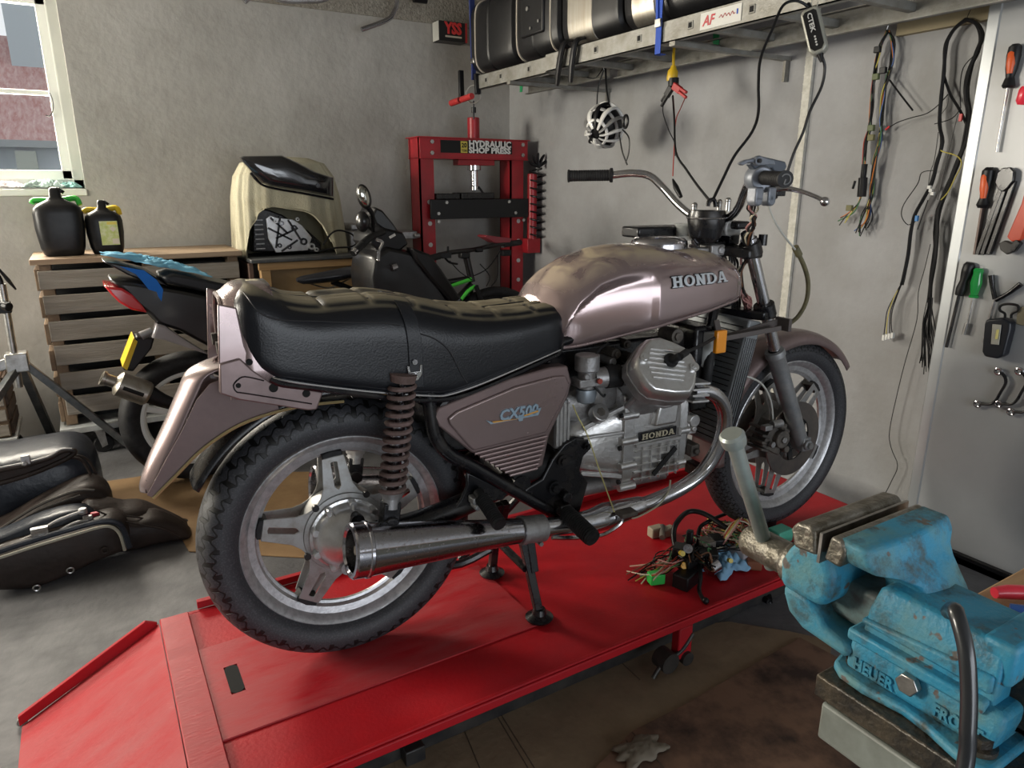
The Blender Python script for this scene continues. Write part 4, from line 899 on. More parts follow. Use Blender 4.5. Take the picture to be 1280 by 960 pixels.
K().cyl(hc+Vector((0, 0, -.01)), hl+Vector((0, 0, .01)), .028, seg=20).cyl(hc+Vector((0, 0, 0)), hc+Vector((-.004, 0, .03)), .016, seg=6).build('steering_head', m_frame, moto)
# yoke bolt
q = bp(952, 302, -.10); K().cyl(q+Vector((0, -.01, 0)), q+Vector((0, .02, 0)), .010, seg=12).cyl(q+Vector((.0, -.004, -.01)), q+Vector((.0, -.004, .02)), .012, seg=10).build('pinch_bolt', m_frame, moto)
# handlebar
hb = [bp(765, 219, .30), bp(790, 216.5, .255), bp(812, 220, .22), bp(828, 234, .185), bp(848, 256, .13), bp(866, 270, .08), bp(884, 275, .035), bp(900, 276, -.03), bp(914, 270, -.08), bp(924, 258, -.125), bp(930, 243, -.17), bp(936, 231, -.215), bp(950, 225, -.255), bp(962, 224.5, -.30)]
bar = K(); bar = bar.tube(hb, .0112, 16, 5).build('handlebar', m_chrome, moto)
def grip(a, e, nm):
    d = (e-a).normalized(); L_ = (e-a).length
    pr = [(.012, -.004), (.0215, -.002), (.0215, .006), (.0165, .008)]
    n_ = 16
    for k in range(n_): h = .010+(L_-.02)*k/n_; pr += [(.0168, h), (.0155, h+.0012), (.0168, h+.0024)]
    pr += [(.017, L_-.006), (.0195, L_-.004), (.0190, L_), (.0, L_+.001)]
    return K().lathe(a, d, pr, 28).build(nm, m_rub, moto, ang=25)
gl = grip(hb[0], bp(710, 220, .385), 'grip'); ge = bp(982, 224, -.375); gr = grip(bp(953, 222, -.27), ge, 'throttle_grip')
gd = (ge-bp(953, 222, -.27)).normalized(); gs = gd.cross(Vector((0, 0, 1))).normalized()
b = K(); Mg = [ge+gd*.0015+gs*(.011*math.cos(t))+Vector((0, 0, .011*math.sin(t))) for t in [.5+k*.45 for k in range(11)]]; b.tube(Mg+[ge+gd*.0015], .0016, 6, 2); b.build('grip_mark', m_fork, gr)
# switch housing, lever bracket and levers
m_gb = mat('housing blue grey', (.17, .19, .22), .45, .4, col2=(.24, .25, .28), scale=30, amt=1)
hq = bp(948, 223, -.258)
b = K(); b.lathe(hq-gd*.02, gd, [(0, 0), (.028, 0), (.031, .006), (.031, .034), (.027, .042), (0, .042)], 24); b.build('throttle_housing', m_gb, moto, bevel=.002)
b = K()
for dx in (937+8, 937+24): q = bp(dx-1, 243, -.28); b.cbox(q, (.026, .03, .034)); b.cyl(q+Vector((0, -.015, -.014)), q+Vector((0, .015, -.014)), .013, seg=16)
b.build('cable_guide', m_gb, moto, bevel=.004)
P_ = [bp(*p, -.27) for p in ((946, 197), (952, 195), (982, 202), (984, 208), (980, 216), (968, 214), (966, 210), (944, 212), (938, 205))]
b = K(); b.prism(P_, (0, .018, 0)); mb = b.build('lever_bracket', mat('bracket dark blue grey', (.10, .115, .14), .45, .4), moto, bevel=.003)
b = K(); P_ = [bp(*p, -.30) for p in ((943, 198), (950, 194), (957, 197), (968, 200), (970, 206), (962, 206), (950, 207), (944, 203), (936, 203), (929, 207), (925, 204), (932, 200))]; b.prism(P_, (0, .012, 0)); q = bp(949, 201, -.305); b.cyl(q, q+Vector((0, .01, 0)), .011, seg=18); b.build('choke_lever', m_gb, mb, bevel=.002)
q = bp(949, 201, -.307); K().cyl(q, q+Vector((0, -.004, 0)), .005, seg=8).build('lever_screw', m_frame, mb)
b = K(); lv = [bp(968, 236, -.27), bp(985, 236, -.29), bp(1004, 240, -.33), bp(1020, 246, -.37), bp(1030, 251, -.40)]
b.tube(lv, [.013, .011, .009, .0085, .009], 12, 5, flat=.6).ell(bp(1031, 252, -.402), .011, 12, 8); b.build('brake_lever', m_chrome, moto)
b = K(); b.cyl(bp(966, 232, -.25), bp(966, 248, -.26), .012, seg=12).cbox(bp(972, 240, -.262), (.03, .025, .02)); b.build('lever_perch', m_frame, moto, bevel=.002)
# cables: master hose, olive sheath, bundle down the headstock
b = K(); b.tube([bp(960, 247, -.26), bp(962, 262, -.25), bp(970, 280, -.24), bp(984, 300, -.22), bp(996, 314, -.20)], .0028, 8, 5); b.build('brake_hose', mat('hose white', (.5, .5, .46), .4), moto)
b = K(); b.tube([bp(994, 311, -.20), bp(1004, 330, -.19), bp(1010, 352, -.18), bp(1008, 376, -.17), bp(998, 395, -.15), bp(986, 405, -.13)], .0062, 10, 5).cyl(bp(994, 309, -.2), bp(999, 319, -.198), .0095, seg=10); b.build('hose_sheath', mat('olive sheath', (.16, .14, .07), .6, col2=(.1, .09, .05), scale=40, amt=1), moto)
m_wire = [mat('wire black', (.015, .015, .015), .5), mat('wire brown', (.16, .07, .035), .5), mat('wire green', (.05, .15, .06), .5), mat('wire pink', (.45, .22, .2), .5), mat('wire cream', (.5, .45, .33), .5)]
for i, (dx, mi) in enumerate(((0, 0), (3, 0), (6, 4), (-3, 3), (2, 1), (5, 0), (-1, 0))):
    pts = [bp(940+dx, 250, -.235), bp(938+dx*1.4, 262, -.21), bp(944-dx, 272, -.19), bp(938+dx, 284, -.15), bp(936-dx, 297, -.12), bp(930+dx, 320, -.07), bp(926-dx, 345, -.06), bp(930+dx, 372, -.05), bp(934, 395, -.05)]
    b = K(); b.tube([p+Vector((0, R.uniform(-.008, .008), R.uniform(-.004, .004))) for p in pts], .0028, 6, 4); b.build('control_cable', m_wire[mi], moto)
for i in range(4):
    b = K(); b.tube([bp(908-i*4, 300+i, -.02), bp(912+i*3, 325, -.03), bp(905+i*5, 350, -.03), bp(916+i*3, 380, -.02), bp(905+i*4, 400, -.0)], .0035, 6, 5); b.build('control_cable', m_wire[0], moto)
b = K()
for i in range(10): b.tube([bp(934+R.uniform(-6, 6), 378+R.uniform(-10, 10), -.06+R.uniform(-.03, .03)) for _ in range(5)], .0018, 5, 4)
b.build('loose_wires', m_wire[3], moto)['kind'] = 'stuff'
# instrument bowl in front of the bars
c0 = bp(884, 290, .02); c0 = Vector((c0.x, .0, c0.z-.0))
b = K(); gq = bp(884, 264, -.03); b.lathe(gq+Vector((0, 0, -.088)), (0, 0, 1), [(0, 0), (.026, .002), (.042, .018), (.050, .05), (.053, .072), (.050, .090), (.044, .088), (.042, .070), (0, .066)], 36); gb = b.build('gauge_bowl', m_frame, moto, ang=30); K().torus(gq+Vector((0, 0, -.018)), (0, 0, 1), .053, .0028, 40, 8).build('bowl_rim', m_chrome, gb)
b = K(); b.cbox(c0+Vector((.045, -.01, .022)), (.05, .13, .022)).cbox(c0+Vector((.05, .0, -.01)), (.04, .08, .05)); b.build('bar_clamp', m_frame, moto, bevel=.006)
for (u, v, y) in ((868, 262, .05), (899, 258, .0), (910, 256, -.03)):
    q = bp(u, v, y); K().cyl(q+Vector((0, 0, -.018)), q+Vector((0, 0, .012)), .0075, seg=12).ell(q+Vector((0, 0, .012)), .0085, 12, 6).build('clamp_bolt', m_steel, moto)
q = bp(890, 253, .0); K().tube([q+Vector((-.015, 0, -.01)), q+Vector((-.01, 0, .005)), q+Vector((.008, 0, .006)), q+Vector((.014, 0, -.012))], .006, 10, 4).build('cable_loop', m_frame, moto)
q = bp(911, 285, -.03); K().cbox(q, (.055, .04, .04)).cyl(q+Vector((-.01, -.02, .0)), q+Vector((-.01, .02, .0)), .022, seg=16).build('white_riser', mat('white alloy', (.55, .55, .54), .4, .3), moto, bevel=.004)
b = K(); q = bp(890, 312, -.04); b.cbox(q, (.05, .05, .03)).cyl(q+Vector((.01, -.03, 0)), q+Vector((.01, .02, 0)), .012, seg=14).cbox(q+Vector((-.04, 0, .0)), (.05, .03, .015)); b.build('ignition_switch', m_alud, moto, bevel=.004)
b = K(); b.tube([bp(866, 300, -.02), bp(880, 318, -.03), bp(897, 316, -.035)], .005, 8, 4).tube([bp(858, 283, .03), bp(866, 300, .02), bp(875, 318, 0)], .004, 8, 4); b.build('gauge_bracket', m_chromed, moto)
# black tray behind the filler cap
b = K(); b.box((.88, .05, .975), (1.07, .13, 1.005)); b.build('cable_tray', m_frame, moto, bevel=.006)
# clear plastic lens rim beside the bowl
q = bp(856, 300, .03); K().lathe(q, (0, 0, 1), [(.024, 0), (.024, .035), (.032, .046), (.034, .046), (.026, .034), (.026, 0)], 28, closed=True).build('clear_lens_cup', mat('clear plastic', (.6, .62, .6), .15, alpha=.3), moto)
# indicator stay and orange reflector
m_brk = mat('brown bracket', (.10, .085, .08), .6, .3)
b = K(); b.beam(bp(896, 425, -.14), bp(980, 400, -.17), .006, .018).beam(bp(900, 424, -.17), bp(976, 410, -.20), .006, .014).cbox(bp(979, 405, -.185), (.012, .05, .035)).beam(bp(895, 400, -.12), bp(900, 425, -.14), .02, .006); b.build('indicator_stay', m_brk, moto, bevel=.001)
q = bp(900, 427, -.175); K().cbox(q, (.036, .014, .062)).build('reflector', mat('orange lens', (.85, .30, .01), .3, coat=.5), moto, bevel=.003)
# front mudguard
b = K(); b.lathe(cF, axF, [(.325, -.062), (.345, -.060), (.358, -.045), (.366, -.02), (.368, 0), (.366, .02), (.358, .045), (.345, .060), (.325, .062)], 60, a0=0, a1=math.radians(150), ref=fxF*math.cos(math.radians(33))+Vector((0, 0, 1))*math.sin(math.radians(33))) if False else None
a_s, a_e = math.radians(39), math.radians(186); RR = []
for k in range(61):
    a = lerp(a_s, a_e, k/60); RR.append([DF(a, r, h) for r, h in ((.312, -.060), (.330, -.059), (.342, -.048), (.349, -.025), (.351, 0), (.349, .025), (.342, .048), (.330, .059), (.312, .060))])
b = K(); b.loft(RR, cap=False, wrap=False); b.build('front_mudguard', m_paintd, moto, solid=.003, ang=60)

b = K(); b.tube([bp(921, 469, -.10), bp(938, 472, -.12), bp(953, 481, -.12), bp(963, 500, -.125), bp(966, 525, -.125), bp(965, 545, -.125)], .0032, 8, 5); b.build('speedometer_cable', mat('hose white'), moto)
# front tyre side, downtube and engine hanger
b = K()
for sd in (-1, 1): b.tube([(1.12, sd*.02, .88), (1.06, sd*.07, .74), (.98, sd*.10, .60)], .014, 8, 3)
b.build('down_tube', m_frame, moto)
# ================================================================ workbench corner with the vise
m_wood = mat('bench wood', (.42, .27, .14), .55, col2=(.30, .17, .08), scale=9, amt=1, stretch=(1, 6, 1))
m_gpaint = mat('grey green paint', (.25, .275, .25), .5, col2=(.17, .18, .16), scale=20, amt=1)
m_greasy = mat('greasy black plate', (.03, .028, .026), .35, .3, col2=(.10, .08, .055), scale=35, amt=1, bump=.3, bscale=120)
bench = thing('workbench', 'workbench corner with a greasy black steel plate and worn wooden top under the blue vise', 'workbench', (.95, -.2, 0))
b = MB(); b.box((.563, -.9, .826), (.735, .352, .850)); b.build('steel_plate', m_greasy, bench, bevel=.002)
b = MB(); b.box((.737, -.9, .815), (1.55, .347, .849)); b.build('bench_top', m_wood, bench, bevel=.003)
b = MB(); b.box((.567, -.9, .778), (.60, .345, .820)).box((.60, .31, .778), (1.5, .343, .8145)); b.build('bench_frame', m_gpaint, bench, bevel=.003)
for x, y in ((.63, -.75), (1.48, -.75), (1.48, .28), (.95, .06)):
    b = MB(); b.box((x-.025, y-.025, 0), (x+.025, y+.025, .80)); b.build('leg', m_gpaint, bench, bevel=.003)
b = MB(); b.box((1.0, -.85, .35), (1.5, .2, .78)); b.build('drawer_cabinet', m_gpaint, bench, bevel=.005)
# ---- vise
m_vb = mat('vise blue paint', (.035, .25, .40), .45, col2=(.12, .27, .29), scale=12, amt=1, bump=.16, bscale=220, contrast=(.42, .60), rvar=.2, spec=.35)
nt = m_vb.node_tree; N = nt.nodes; L = nt.links; bs = N['Principled BSDF']   # chips in the paint
vo = N.new('ShaderNodeTexNoise'); vo.inputs['Scale'].default_value = 45; vo.inputs['Detail'].default_value = 3; tc = N.new('ShaderNodeTexCoord'); L.new(tc.outputs['Object'], vo.inputs['Vector'])
mr = N.new('ShaderNodeMapRange'); mr.inputs['From Min'].default_value = .66; mr.inputs['From Max'].default_value = .69; L.new(vo.outputs['Fac'], mr.inputs['Value'])
src = bs.inputs['Base Color'].links[0].from_socket; mc = N.new('ShaderNodeMix'); mc.data_type = 'RGBA'; L.new(mr.outputs['Result'], mc.inputs[0]); L.new(src, mc.inputs[6]); mc.inputs[7].default_value = (.13, .11, .10, 1); 
gn = N.new('ShaderNodeTexNoise'); gn.inputs['Scale'].default_value = 22; gn.inputs['Detail'].default_value = 8; gn.inputs['Roughness'].default_value = .7; gm = N.new('ShaderNodeMapping'); gm.inputs['Location'].default_value = (3.1, 1.7, .4); L.new(tc.outputs['Object'], gm.inputs['Vector']); L.new(gm.outputs['Vector'], gn.inputs['Vector'])
gr = N.new('ShaderNodeMapRange'); gr.inputs['From Min'].default_value = .50; gr.inputs['From Max'].default_value = .66; L.new(gn.outputs['Fac'], gr.inputs['Value'])
g2 = N.new('ShaderNodeMix'); g2.data_type = 'RGBA'; L.new(gr.outputs['Result'], g2.inputs[0]); L.new(mc.outputs[2], g2.inputs[6]); g2.inputs[7].default_value = (.055, .075, .07, 1); L.new(g2.outputs[2], bs.inputs['Base Color'])
m_vj = mat('vise jaw steel', (.13, .115, .085), .42, .7, col2=(.30, .28, .24), scale=40, amt=1, bump=.4, bscale=90)
m_vs = mat('worn bright steel', (.55, .53, .50), .35, 1., col2=(.3, .28, .26), scale=50, amt=1)
m_vh = mat('grey green handle', (.36, .40, .38), .38, .5, col2=(.28, .30, .28), scale=14, amt=1)
vise = thing('bench_vise', 'big chipped light blue bench vise with raised lettering on the workbench corner', 'vise', (.63, .29, .850))
def yz(pts, x): return [Vector((x, y, z)) for y, z in pts]
# fixed body: base flange, base, long guide housing, column, jaw
b = MB(); fl_ = []
for (y, hw) in ((.352, .030), (.348, .045), (.335, .054), (.31, .056), (.275, .050), (.25, .054), (.225, .062), (.205, .066), (.195, .060)): fl_.append((y, hw))
P_ = [Vector((.628-hw, y, .8505)) for y, hw in fl_]+[Vector((.628+hw, y, .8505)) for y, hw in reversed(fl_)]
b.prism(P_, (0, 0, .010)); b.build('base_flange', m_vb, vise, bevel=.004, bseg=3)
b = MB(); b.loft([[Vector((.63-a, y0, z)), Vector((.63+a, y0, z)), Vector((.63+a, y1, z)), Vector((.63-a, y1, z))] for z, a, y0, y1 in ((.860, .046, .205, .338), (.885, .046, .200, .336), (.900, .043, .200, .336))])
b.build('base', m_vb, vise, bevel=.006, bseg=3)
b = MB(); b.prism(yz([(.338, .893), (.338, .905), (.215, .905), (.215, .893)], .581), (.098, 0, 0)).prism(yz([(.330, .912), (.330, .918), (.215, .928), (.215, .91)], .588), (.084, 0, 0)); b.build('guide_rail', m_vb, vise, bevel=.003)
b = MB(); b.loft([[Vector((.632-a, y0, z)), Vector((.632+a, y0, z)), Vector((.632+a, y1, z)), Vector((.632-a, y1, z))] for z, a, y0, y1 in ((.895, .040, .212, .330), (.930, .040, .212, .326), (.950, .034, .214, .322), (.954, .030, .218, .318))])
b.build('housing', m_vb, vise, bevel=.005, bseg=3)
RR = []
for z, xl_, xr_, y0, y1 in ((1.000, .563, .702, .322, .350), (.988, .563, .702, .316, .350), (.977, .568, .694, .312, .345), (.970, .592, .686, .304, .340), (.960, .612, .684, .296, .336), (.945, .624, .684, .286, .334), (.925, .624, .686, .278, .332), (.910, .614, .688, .272, .332), (.898, .592, .688, .268, .332)):
    RR.append([Vector((xl_, y0, z)), Vector((lerp(xl_, xr_, .25), y0-.004, z)), Vector((lerp(xl_, xr_, .5), y0-.006, z)), Vector((lerp(xl_, xr_, .75), y0-.004, z)), Vector((xr_, y0, z)), Vector((xr_, y1, z)), Vector((lerp(xl_, xr_, .5), y1, z)), Vector((xl_, y1, z))])
fj = MB().loft(RR).build('fixed_jaw', m_vb, vise, bevel=.004, bseg=3)
def jaw(y0, y1, xl_, xr_):
    b = MB(); b.prism(yz([(y0, .974), (y0+.004*(1 if y1 > y0 else -1), .997), (lerp(y0, y1, .3), 1.001), (lerp(y0, y1, .8), .999), (y1, .990), (lerp(y0, y1, .8), .972)], xl_), (xr_-xl_, 0, 0)); return b.build('jaw_insert', m_vj, vise, bevel=.003, bseg=2)
jaw(.3595, .338, .561, .700); jaw(.366, .397, .559, .702)
b = MB(); b.box((.5600, .3625, .968), (.7010, .3655, .9990)); b.build('jaw_face', m_vs, vise)
# moving jaw
b = MB(); b.prism(yz([(.366, .974), (.397, .974), (.408, .958), (.416, .941), (.414, .920), (.410, .912), (.366, .912), (.355, .925), (.356, .95)], .573), (.116, 0, 0)); b.build('moving_jaw', m_vb, vise, bevel=.010, bseg=4)
b = MB(); b.prism(yz([(.412, .914), (.411, .903), (.403, .886), (.385, .876), (.333, .872), (.331, .884), (.36, .892), (.372, .905), (.385, .914)], .578), (.104, 0, 0)); b.build('guard', m_vb, vise, bevel=.007, bseg=3)
b = MB(); b.box((.603, .30, .894), (.668, .405, .938)); b.build('slide', mat('vise slide paint', (.17, .27, .27), .45, col2=(.07, .065, .06), scale=25, amt=1), vise, bevel=.006)
b = MB()   # square tube tail of the slide
for lo, hi in (((.618, .10, .872), (.623, .213, .925)), ((.683, .10, .872), (.688, .213, .925)), ((.618, .10, .921), (.688, .213, .926)), ((.618, .10, .871), (.688, .213, .876))): b.box(lo, hi)
b.build('slide_tail', m_greasy, vise)
b = MB(); b.box((.596, .205, .918), (.692, .232, .957)); b.build('end_block', m_vb, vise, bevel=.005, bseg=3)
b = MB(); b.lathe((.63, .41, .911), (0, 1, 0), [(0, 0), (.024, 0), (.024, .03), (.019, .036), (.019, .088), (.015, .094), (0, .094)], 28); b.build('screw_boss', m_vj, vise)
h0 = Vector((.63, .476, .911)); h1 = ony(916, 548, .476); d = (h1-h0).normalized()
b = MB(); b.lathe(h0-d*.03, d, [(0, 0), (.0085, 0), (.0085, (h1-h0).length+.02), (.0125, (h1-h0).length+.022), (.0135, (h1-h0).length+.026), (.0135, (h1-h0).length+.034), (.011, (h1-h0).length+.037), (0, (h1-h0).length+.037)], 24); b.build('handle', m_vh, vise)
bx = .5835
b = MB(); b.text('HEUER', (bx, .328, .866), (0, -1, .0), (0, 0, 1), .017, .003, bold=.0006, fit=.040); b.build('lettering', m_vb, vise)
b = MB(); b.text('FRONT', (bx, .252, .868), (0, -1, .0), (0, 0, 1), .017, .003, bold=.0006, fit=.040); b.build('lettering', m_vb, vise)
b = MB(); b.hexb((bx, .274, .885), (-1, 0, 0), .0105, .008); b.build('clamp_bolt', m_vs, vise, bevel=.001)
b = MB(); b.cyl((.600, .330, .861), (.600, .330, .866), .014, seg=18).hexb((.600, .330, .866), (0, 0, 1), .010, .009); b.build('mounting_bolt', m_greasy, vise)
b = MB(); b.cyl((.586, .214, .861), (.586, .214, .866), .014, seg=18).hexb((.586, .214, .866), (0, 0, 1), .010, .009); b.build('mounting_bolt', m_greasy, vise)
# rubber hose draped over the vise
b = MB(); b.tube([(.600, .262, .958), (.592, .256, .968), (.575, .246, .975), onx(1195, 765, .555), onx(1207, 810, .545), onx(1211, 860, .54), onx(1210, 910, .535), onx(1205, 965, .53), (.50, .19, .79)], .0062, 12, 6)
tag(b.build('rubber_hose', mat('hose rubber', (.02, .022, .025), .3, coat=.3)), 'thick black rubber hose hanging over the near side of the blue vise', 'hose')
# pliers
pl = thing('pliers', 'pliers with one red and one blue handle lying on the wooden bench top', 'pliers', onz(1275, 748, .85))
for nm, mm, pts, r in (('red_handle', mat('red plastic grip', (.75, .03, .06), .35, coat=.3), [(1243, 741), (1262, 740), (1290, 742), (1330, 752)], .0085), ('blue_handle', mat('blue plastic grip', (.03, .10, .35), .35, coat=.3), [(1262, 760), (1280, 764), (1310, 768), (1345, 765)], .0070)):
    b = MB(); b.tube([onz(u, v, .861) for u, v in pts], [r*.75, r, r, r*.8], 14, 6); b.build('handle', mm, pl, label=nm.replace('_', ' '))
b = MB(); q = onz(1338, 758, .861); q2 = onz(1390, 770, .861); b.beam(q, q2, .022, .010).cyl(q.lerp(q2, .4)-Vector((0, 0, .007)), q.lerp(q2, .4)+Vector((0, 0, .007)), .012); b.build('jaws', m_vs, pl, bevel=.003)
# ================================================================ right wall: ladder, cases, hanging things, tools
m_lad = mat('weathered ladder aluminium', (.30, .30, .28), .55, .5, col2=(.20, .19, .165), scale=14, amt=1, bump=.15, bscale=120)
m_case = mat('black case plastic', (.006, .006, .007), .38, col2=(.012, .012, .013), scale=30, amt=1, spec=.35)
m_brush = mat('brushed aluminium', (.40, .38, .34), .4, .9, col2=(.30, .27, .22), scale=30, amt=1, stretch=(1, 1, .06))
m_blue = mat('blue webbing', (.015, .07, .42), .7)
m_pipe = mat('cream piping', (.62, .56, .46), .5)
m_black = mat('black plastic', (.006, .006, .007), .42, spec=.35)
m_redp = mat('red handle paint', (.45, .03, .03), .45)
def ladder(name, label, x0, x1, y0, y1, z0, h, ys, grp='aluminium ladder sections'):
    t = thing(name, label, 'ladder', ((x0+x1)/2, (y0+y1)/2, z0), 0, grp)
    for x, s in ((x0, 1), (x1, -1)):
        b = MB(); b.box((x, y0, z0), (x+s*.004, y1, z0+h)).box((x, y0, z0), (x+s*.028, y1, z0+.004)).box((x, y0, z0+h-.004), (x+s*.028, y1, z0+h)); b.build('rail', m_lad, t)
    for y in ys:
        b = MB(); b.box((x0-.003, y-.014, z0+h/2-.014), (x1+.003, y+.014, z0+h/2+.014)); r = b.build('rung', m_lad, t, bevel=.003)
        b = MB(); b.box((x0-.0045, y-.008, z0+h/2-.009), (x0-.0025, y+.008, z0+h/2+.009)); b.build('rung_socket', mat('slot dark'), r)
    return t
lad = ladder('ladder', 'upper aluminium ladder section with square rung holes lying on the wall brackets', 2.0, 2.44, -.6, 3.02, 1.838, .078, [2.91-.28*k for k in range(12)])
lad2 = ladder('ladder', 'lower aluminium ladder section sticking out further towards the room corner', 2.035, 2.40, 3.03, 3.80, 1.840, .076, [3.66, 3.50, 3.22])
# sticker on the rail
b = MB(); p0 = onx(875, 38, 1.9985); p1 = onx(926, 26, 1.9985)
b.box((1.9975, p1.y, 1.850), (1.999, p0.y, 1.905)); st = b.build('sticker', mat('white sticker', (.60, .60, .57), .5), lad)
b = MB(); b.text('AF', (1.997, p0.y-.012, 1.862), (0, -1, 0), (0, 0, 1), .045, .001, bold=.0012, shear=.25); b.tube([(1.997, p0.y-.088-k*.0055, 1.880+.006*((k % 3)-1)*(1 if k % 2 else .6)) for k in range(14)], .0012, 5, 3); b.build('sticker_letters', mat('red print', (.45, .03, .04), .5), st)
for y in (3.36, 2.16, .9):
    t = thing('wall_bracket', 'steel wall bracket carrying the ladders above %s' % {3.36: 'the red press', 2.16: 'the handlebar', .9: 'the tool panel'}[y], 'bracket', (XW, y, 1.82), 0, None)
    b = MB(); b.beam((XW-.0, y, 1.829), (1.998, y, 1.829), .03, .016).beam((XW-.01, y, 1.829), (XW-.01, y, 1.74), .03, .012, (0, 1, 0)); b.build('arm', m_lad, t)
    if y != 2.15: pass
b = MB(); b.box((1.9965, p1.y+.014, 1.874), (1.998, p1.y+.020, 1.890)); b.build('blue_mark', mat('blue webbing'), st)
# motorcycle cases on top of the ladder
def case(y0, y1, label, band=None, pip=(), plate=False, x0=2.01, x1=2.42, z0=1.918, z1=2.30):
    t = thing('motorcycle_case', label, 'case', ((x0+x1)/2, (y0+y1)/2, z0), 0, 'hard cases on the ladder')
    xc, zc, hx, hz = (x0+x1)/2, (z0+z1)/2, (x1-x0)/2, (z1-z0)/2
    def ring(y, k=1., e=0.): return [Vector((xc+(hx*k+e)*math.copysign(abs(math.cos(a))**(2/5), math.cos(a)), y, zc+(hz*k+e)*math.copysign(abs(math.sin(a))**(2/5), math.sin(a)))) for a in (2*PI*j/48 for j in range(48))]
    b = MB(); L_ = y1-y0
    b.loft([ring(y0, .86), ring(y0+.012, .94), ring(y0+.04, .985), ring(y0+L_*.5-.012, 1), ring(y0+L_*.5-.004, .975), ring(y0+L_*.5+.004, .975), ring(y0+L_*.5+.012, 1), ring(y1-.04, .985), ring(y1-.012, .94), ring(y1, .86)]); b.build('shell', m_case, t, ang=30)
    if band: b = MB(); b.loft([ring(band[0], 1, -.002), ring(band[0]+.002, 1, .002), ring(band[1]-.002, 1, .002), ring(band[1], 1, -.002)]); b.build('metal_band', m_brush, t, ang=30)
    for q in pip: b = MB(); b.loft([ring(q-.003, 1, -.004), ring(q-.002, 1, .003), ring(q+.002, 1, .003), ring(q+.003, 1, -.004)]); b.build('piping', m_pipe, t)
    if plate:
        b = MB(); b.box((x0-.010, y0+.10, z0+.10), (x0+.01, y1-.10, z1-.02)); pt = b.build('mounting_plate', m_case, t, bevel=.008)
        for (dy, dz) in ((.13, .15), (.20, .13), (.13, .25), (.23, .22)):
            MB().cyl((x0-.010, y0+dy, z0+dz), (x0-.017, y0+dy, z0+dz), .010 if dz > .2 else .007, seg=12).build('plate_screw', m_steel, pt)
case(3.36, 3.83, 'black hard case with cream piping, nearest the room corner', pip=(3.74,))
case(2.95, 3.35, 'black hard case with a bolted mounting plate and cream piping on the ladder', pip=(3.30, 3.0), plate=True)
case(2.51, 2.93, 'black and brushed metal hard case between the plated case and the blue strap', band=(2.68, 2.86))
case(1.98, 2.49, 'black and brushed metal hard case held by the blue strap', band=(2.29, 2.42))
# blue strap round the ladder and the case
b = MB(); b.box((1.990, 2.215, 1.80), (1.9925, 2.245, 2.28)); b.box((1.99, 2.215, 1.80), (2.02, 2.245, 1.8025)); s_ = thing('ratchet_strap', 'blue ratchet strap tied round the ladder and the last case', 'strap', (1.99, 2.23, 1.80))
b.build('webbing', m_blue, s_); b = MB(); b.beam((1.986, 2.262, 2.25), (1.986, 2.235, 1.915), .004, .012, (0, 1, 0)); b.build('loose_end', m_blue, s_)
b = MB(); b.box((1.982, 2.214, 1.895), (1.990, 2.246, 1.925)); b.build('buckle', m_steel, s_, bevel=.002)
# two black hooks over the rail
for i, (u0, v0, u1, v1) in enumerate(((714, 55, 696, 107), (724, 52, 713, 103))):
    a_ = onx(u0-9 if i == 0 else u0-4, v0, 1.985); e_ = onx(u1, v1, 1.985)
    b = MB(); b.tube([a_+Vector((.05, 0, .02)), a_, a_.lerp(e_, .5)+Vector((-.006, 0, 0)), e_], [.010, .017, .019, .013], 8, 5, flat=.7)
    tag(b.build('plastic_hook', m_black), 'black plastic hook hanging over the ladder rail, %s' % ('the one nearer the room corner' if i == 0 else 'the one nearer the white helmet'), 'hook')
# green ribbons
for i, (u, v, v2) in enumerate(((652, 98, 115), (895, 45, 65))):
    a_ = onx(u, v, 2.43); e_ = onx(u-1, v2, 2.43); b = MB(); b.prism([a_+Vector((0, -.018, .02)), a_+Vector((0, .018, .02)), e_+Vector((0, .014, 0)), e_+Vector((0, -.014, 0))], (.003, 0, 0))
    tag(b.build('ribbon', mat('green ribbon', (.01, .30, .10), .6)), ['green ribbon hanging from the ladder above the red press', 'green ribbon hanging from the ladder near the yellow plug'][i], 'ribbon')
# strap, ring and clamp at the ladder end
c = onx(592, 118, 2.03); t = thing('hanging_clamp', 'black and red clamp with a steel ring hanging from the ladder end above the press', 'clamp', c)
b = MB(); b.torus(c, (1, .6, 0), .048, .0045, 36, 8); b.build('ring', m_steel, t)
for u in (576, 596): a_ = onx(u, 88 if u < 590 else 92, 2.03); e_ = onx(u+1, 126 if u < 590 else 118, 2.03); b = MB(); b.beam(a_, e_, .03, .022, (0, 1, 0)); b.build('clamp_bar', m_black, t, bevel=.004)
a_ = onx(564, 129, 2.0); e_ = onx(590, 120, 2.0); b = MB(); b.cyl(a_, a_.lerp(e_, .42), .018, seg=14).cyl(a_.lerp(e_, .52), e_, .017, seg=14); b.build('red_grip', m_redp, t, bevel=.002, label='red grip')
b = MB(); b.tube([onx(592, 126, 2.03), onx(592, 134, 2.03)], .005, 8, 1).cyl(onx(592, 134, 2.03), onx(592, 141, 2.03), .014, seg=12).tube([onx(592, 141, 2.03), onx(592, 149, 2.03)], .005, 8, 1); b.build('swivel', m_black, t)
b = MB(); a_ = onx(589, -20, 2.03); e_ = onx(592, 76, 2.03); b.beam(a_, e_, .03, .012, (0, 1, 0)); b.beam(e_, onx(592, 100, 2.03), .024, .012, (0, 1, 0)); b.build('blue_strap', mat('navy webbing', (.015, .03, .14), .7), t)
b = MB(); b.cbox(onx(592, 76, 2.025), (.02, .035, .03)); b.build('strap_buckle', m_steel, t, bevel=.003)
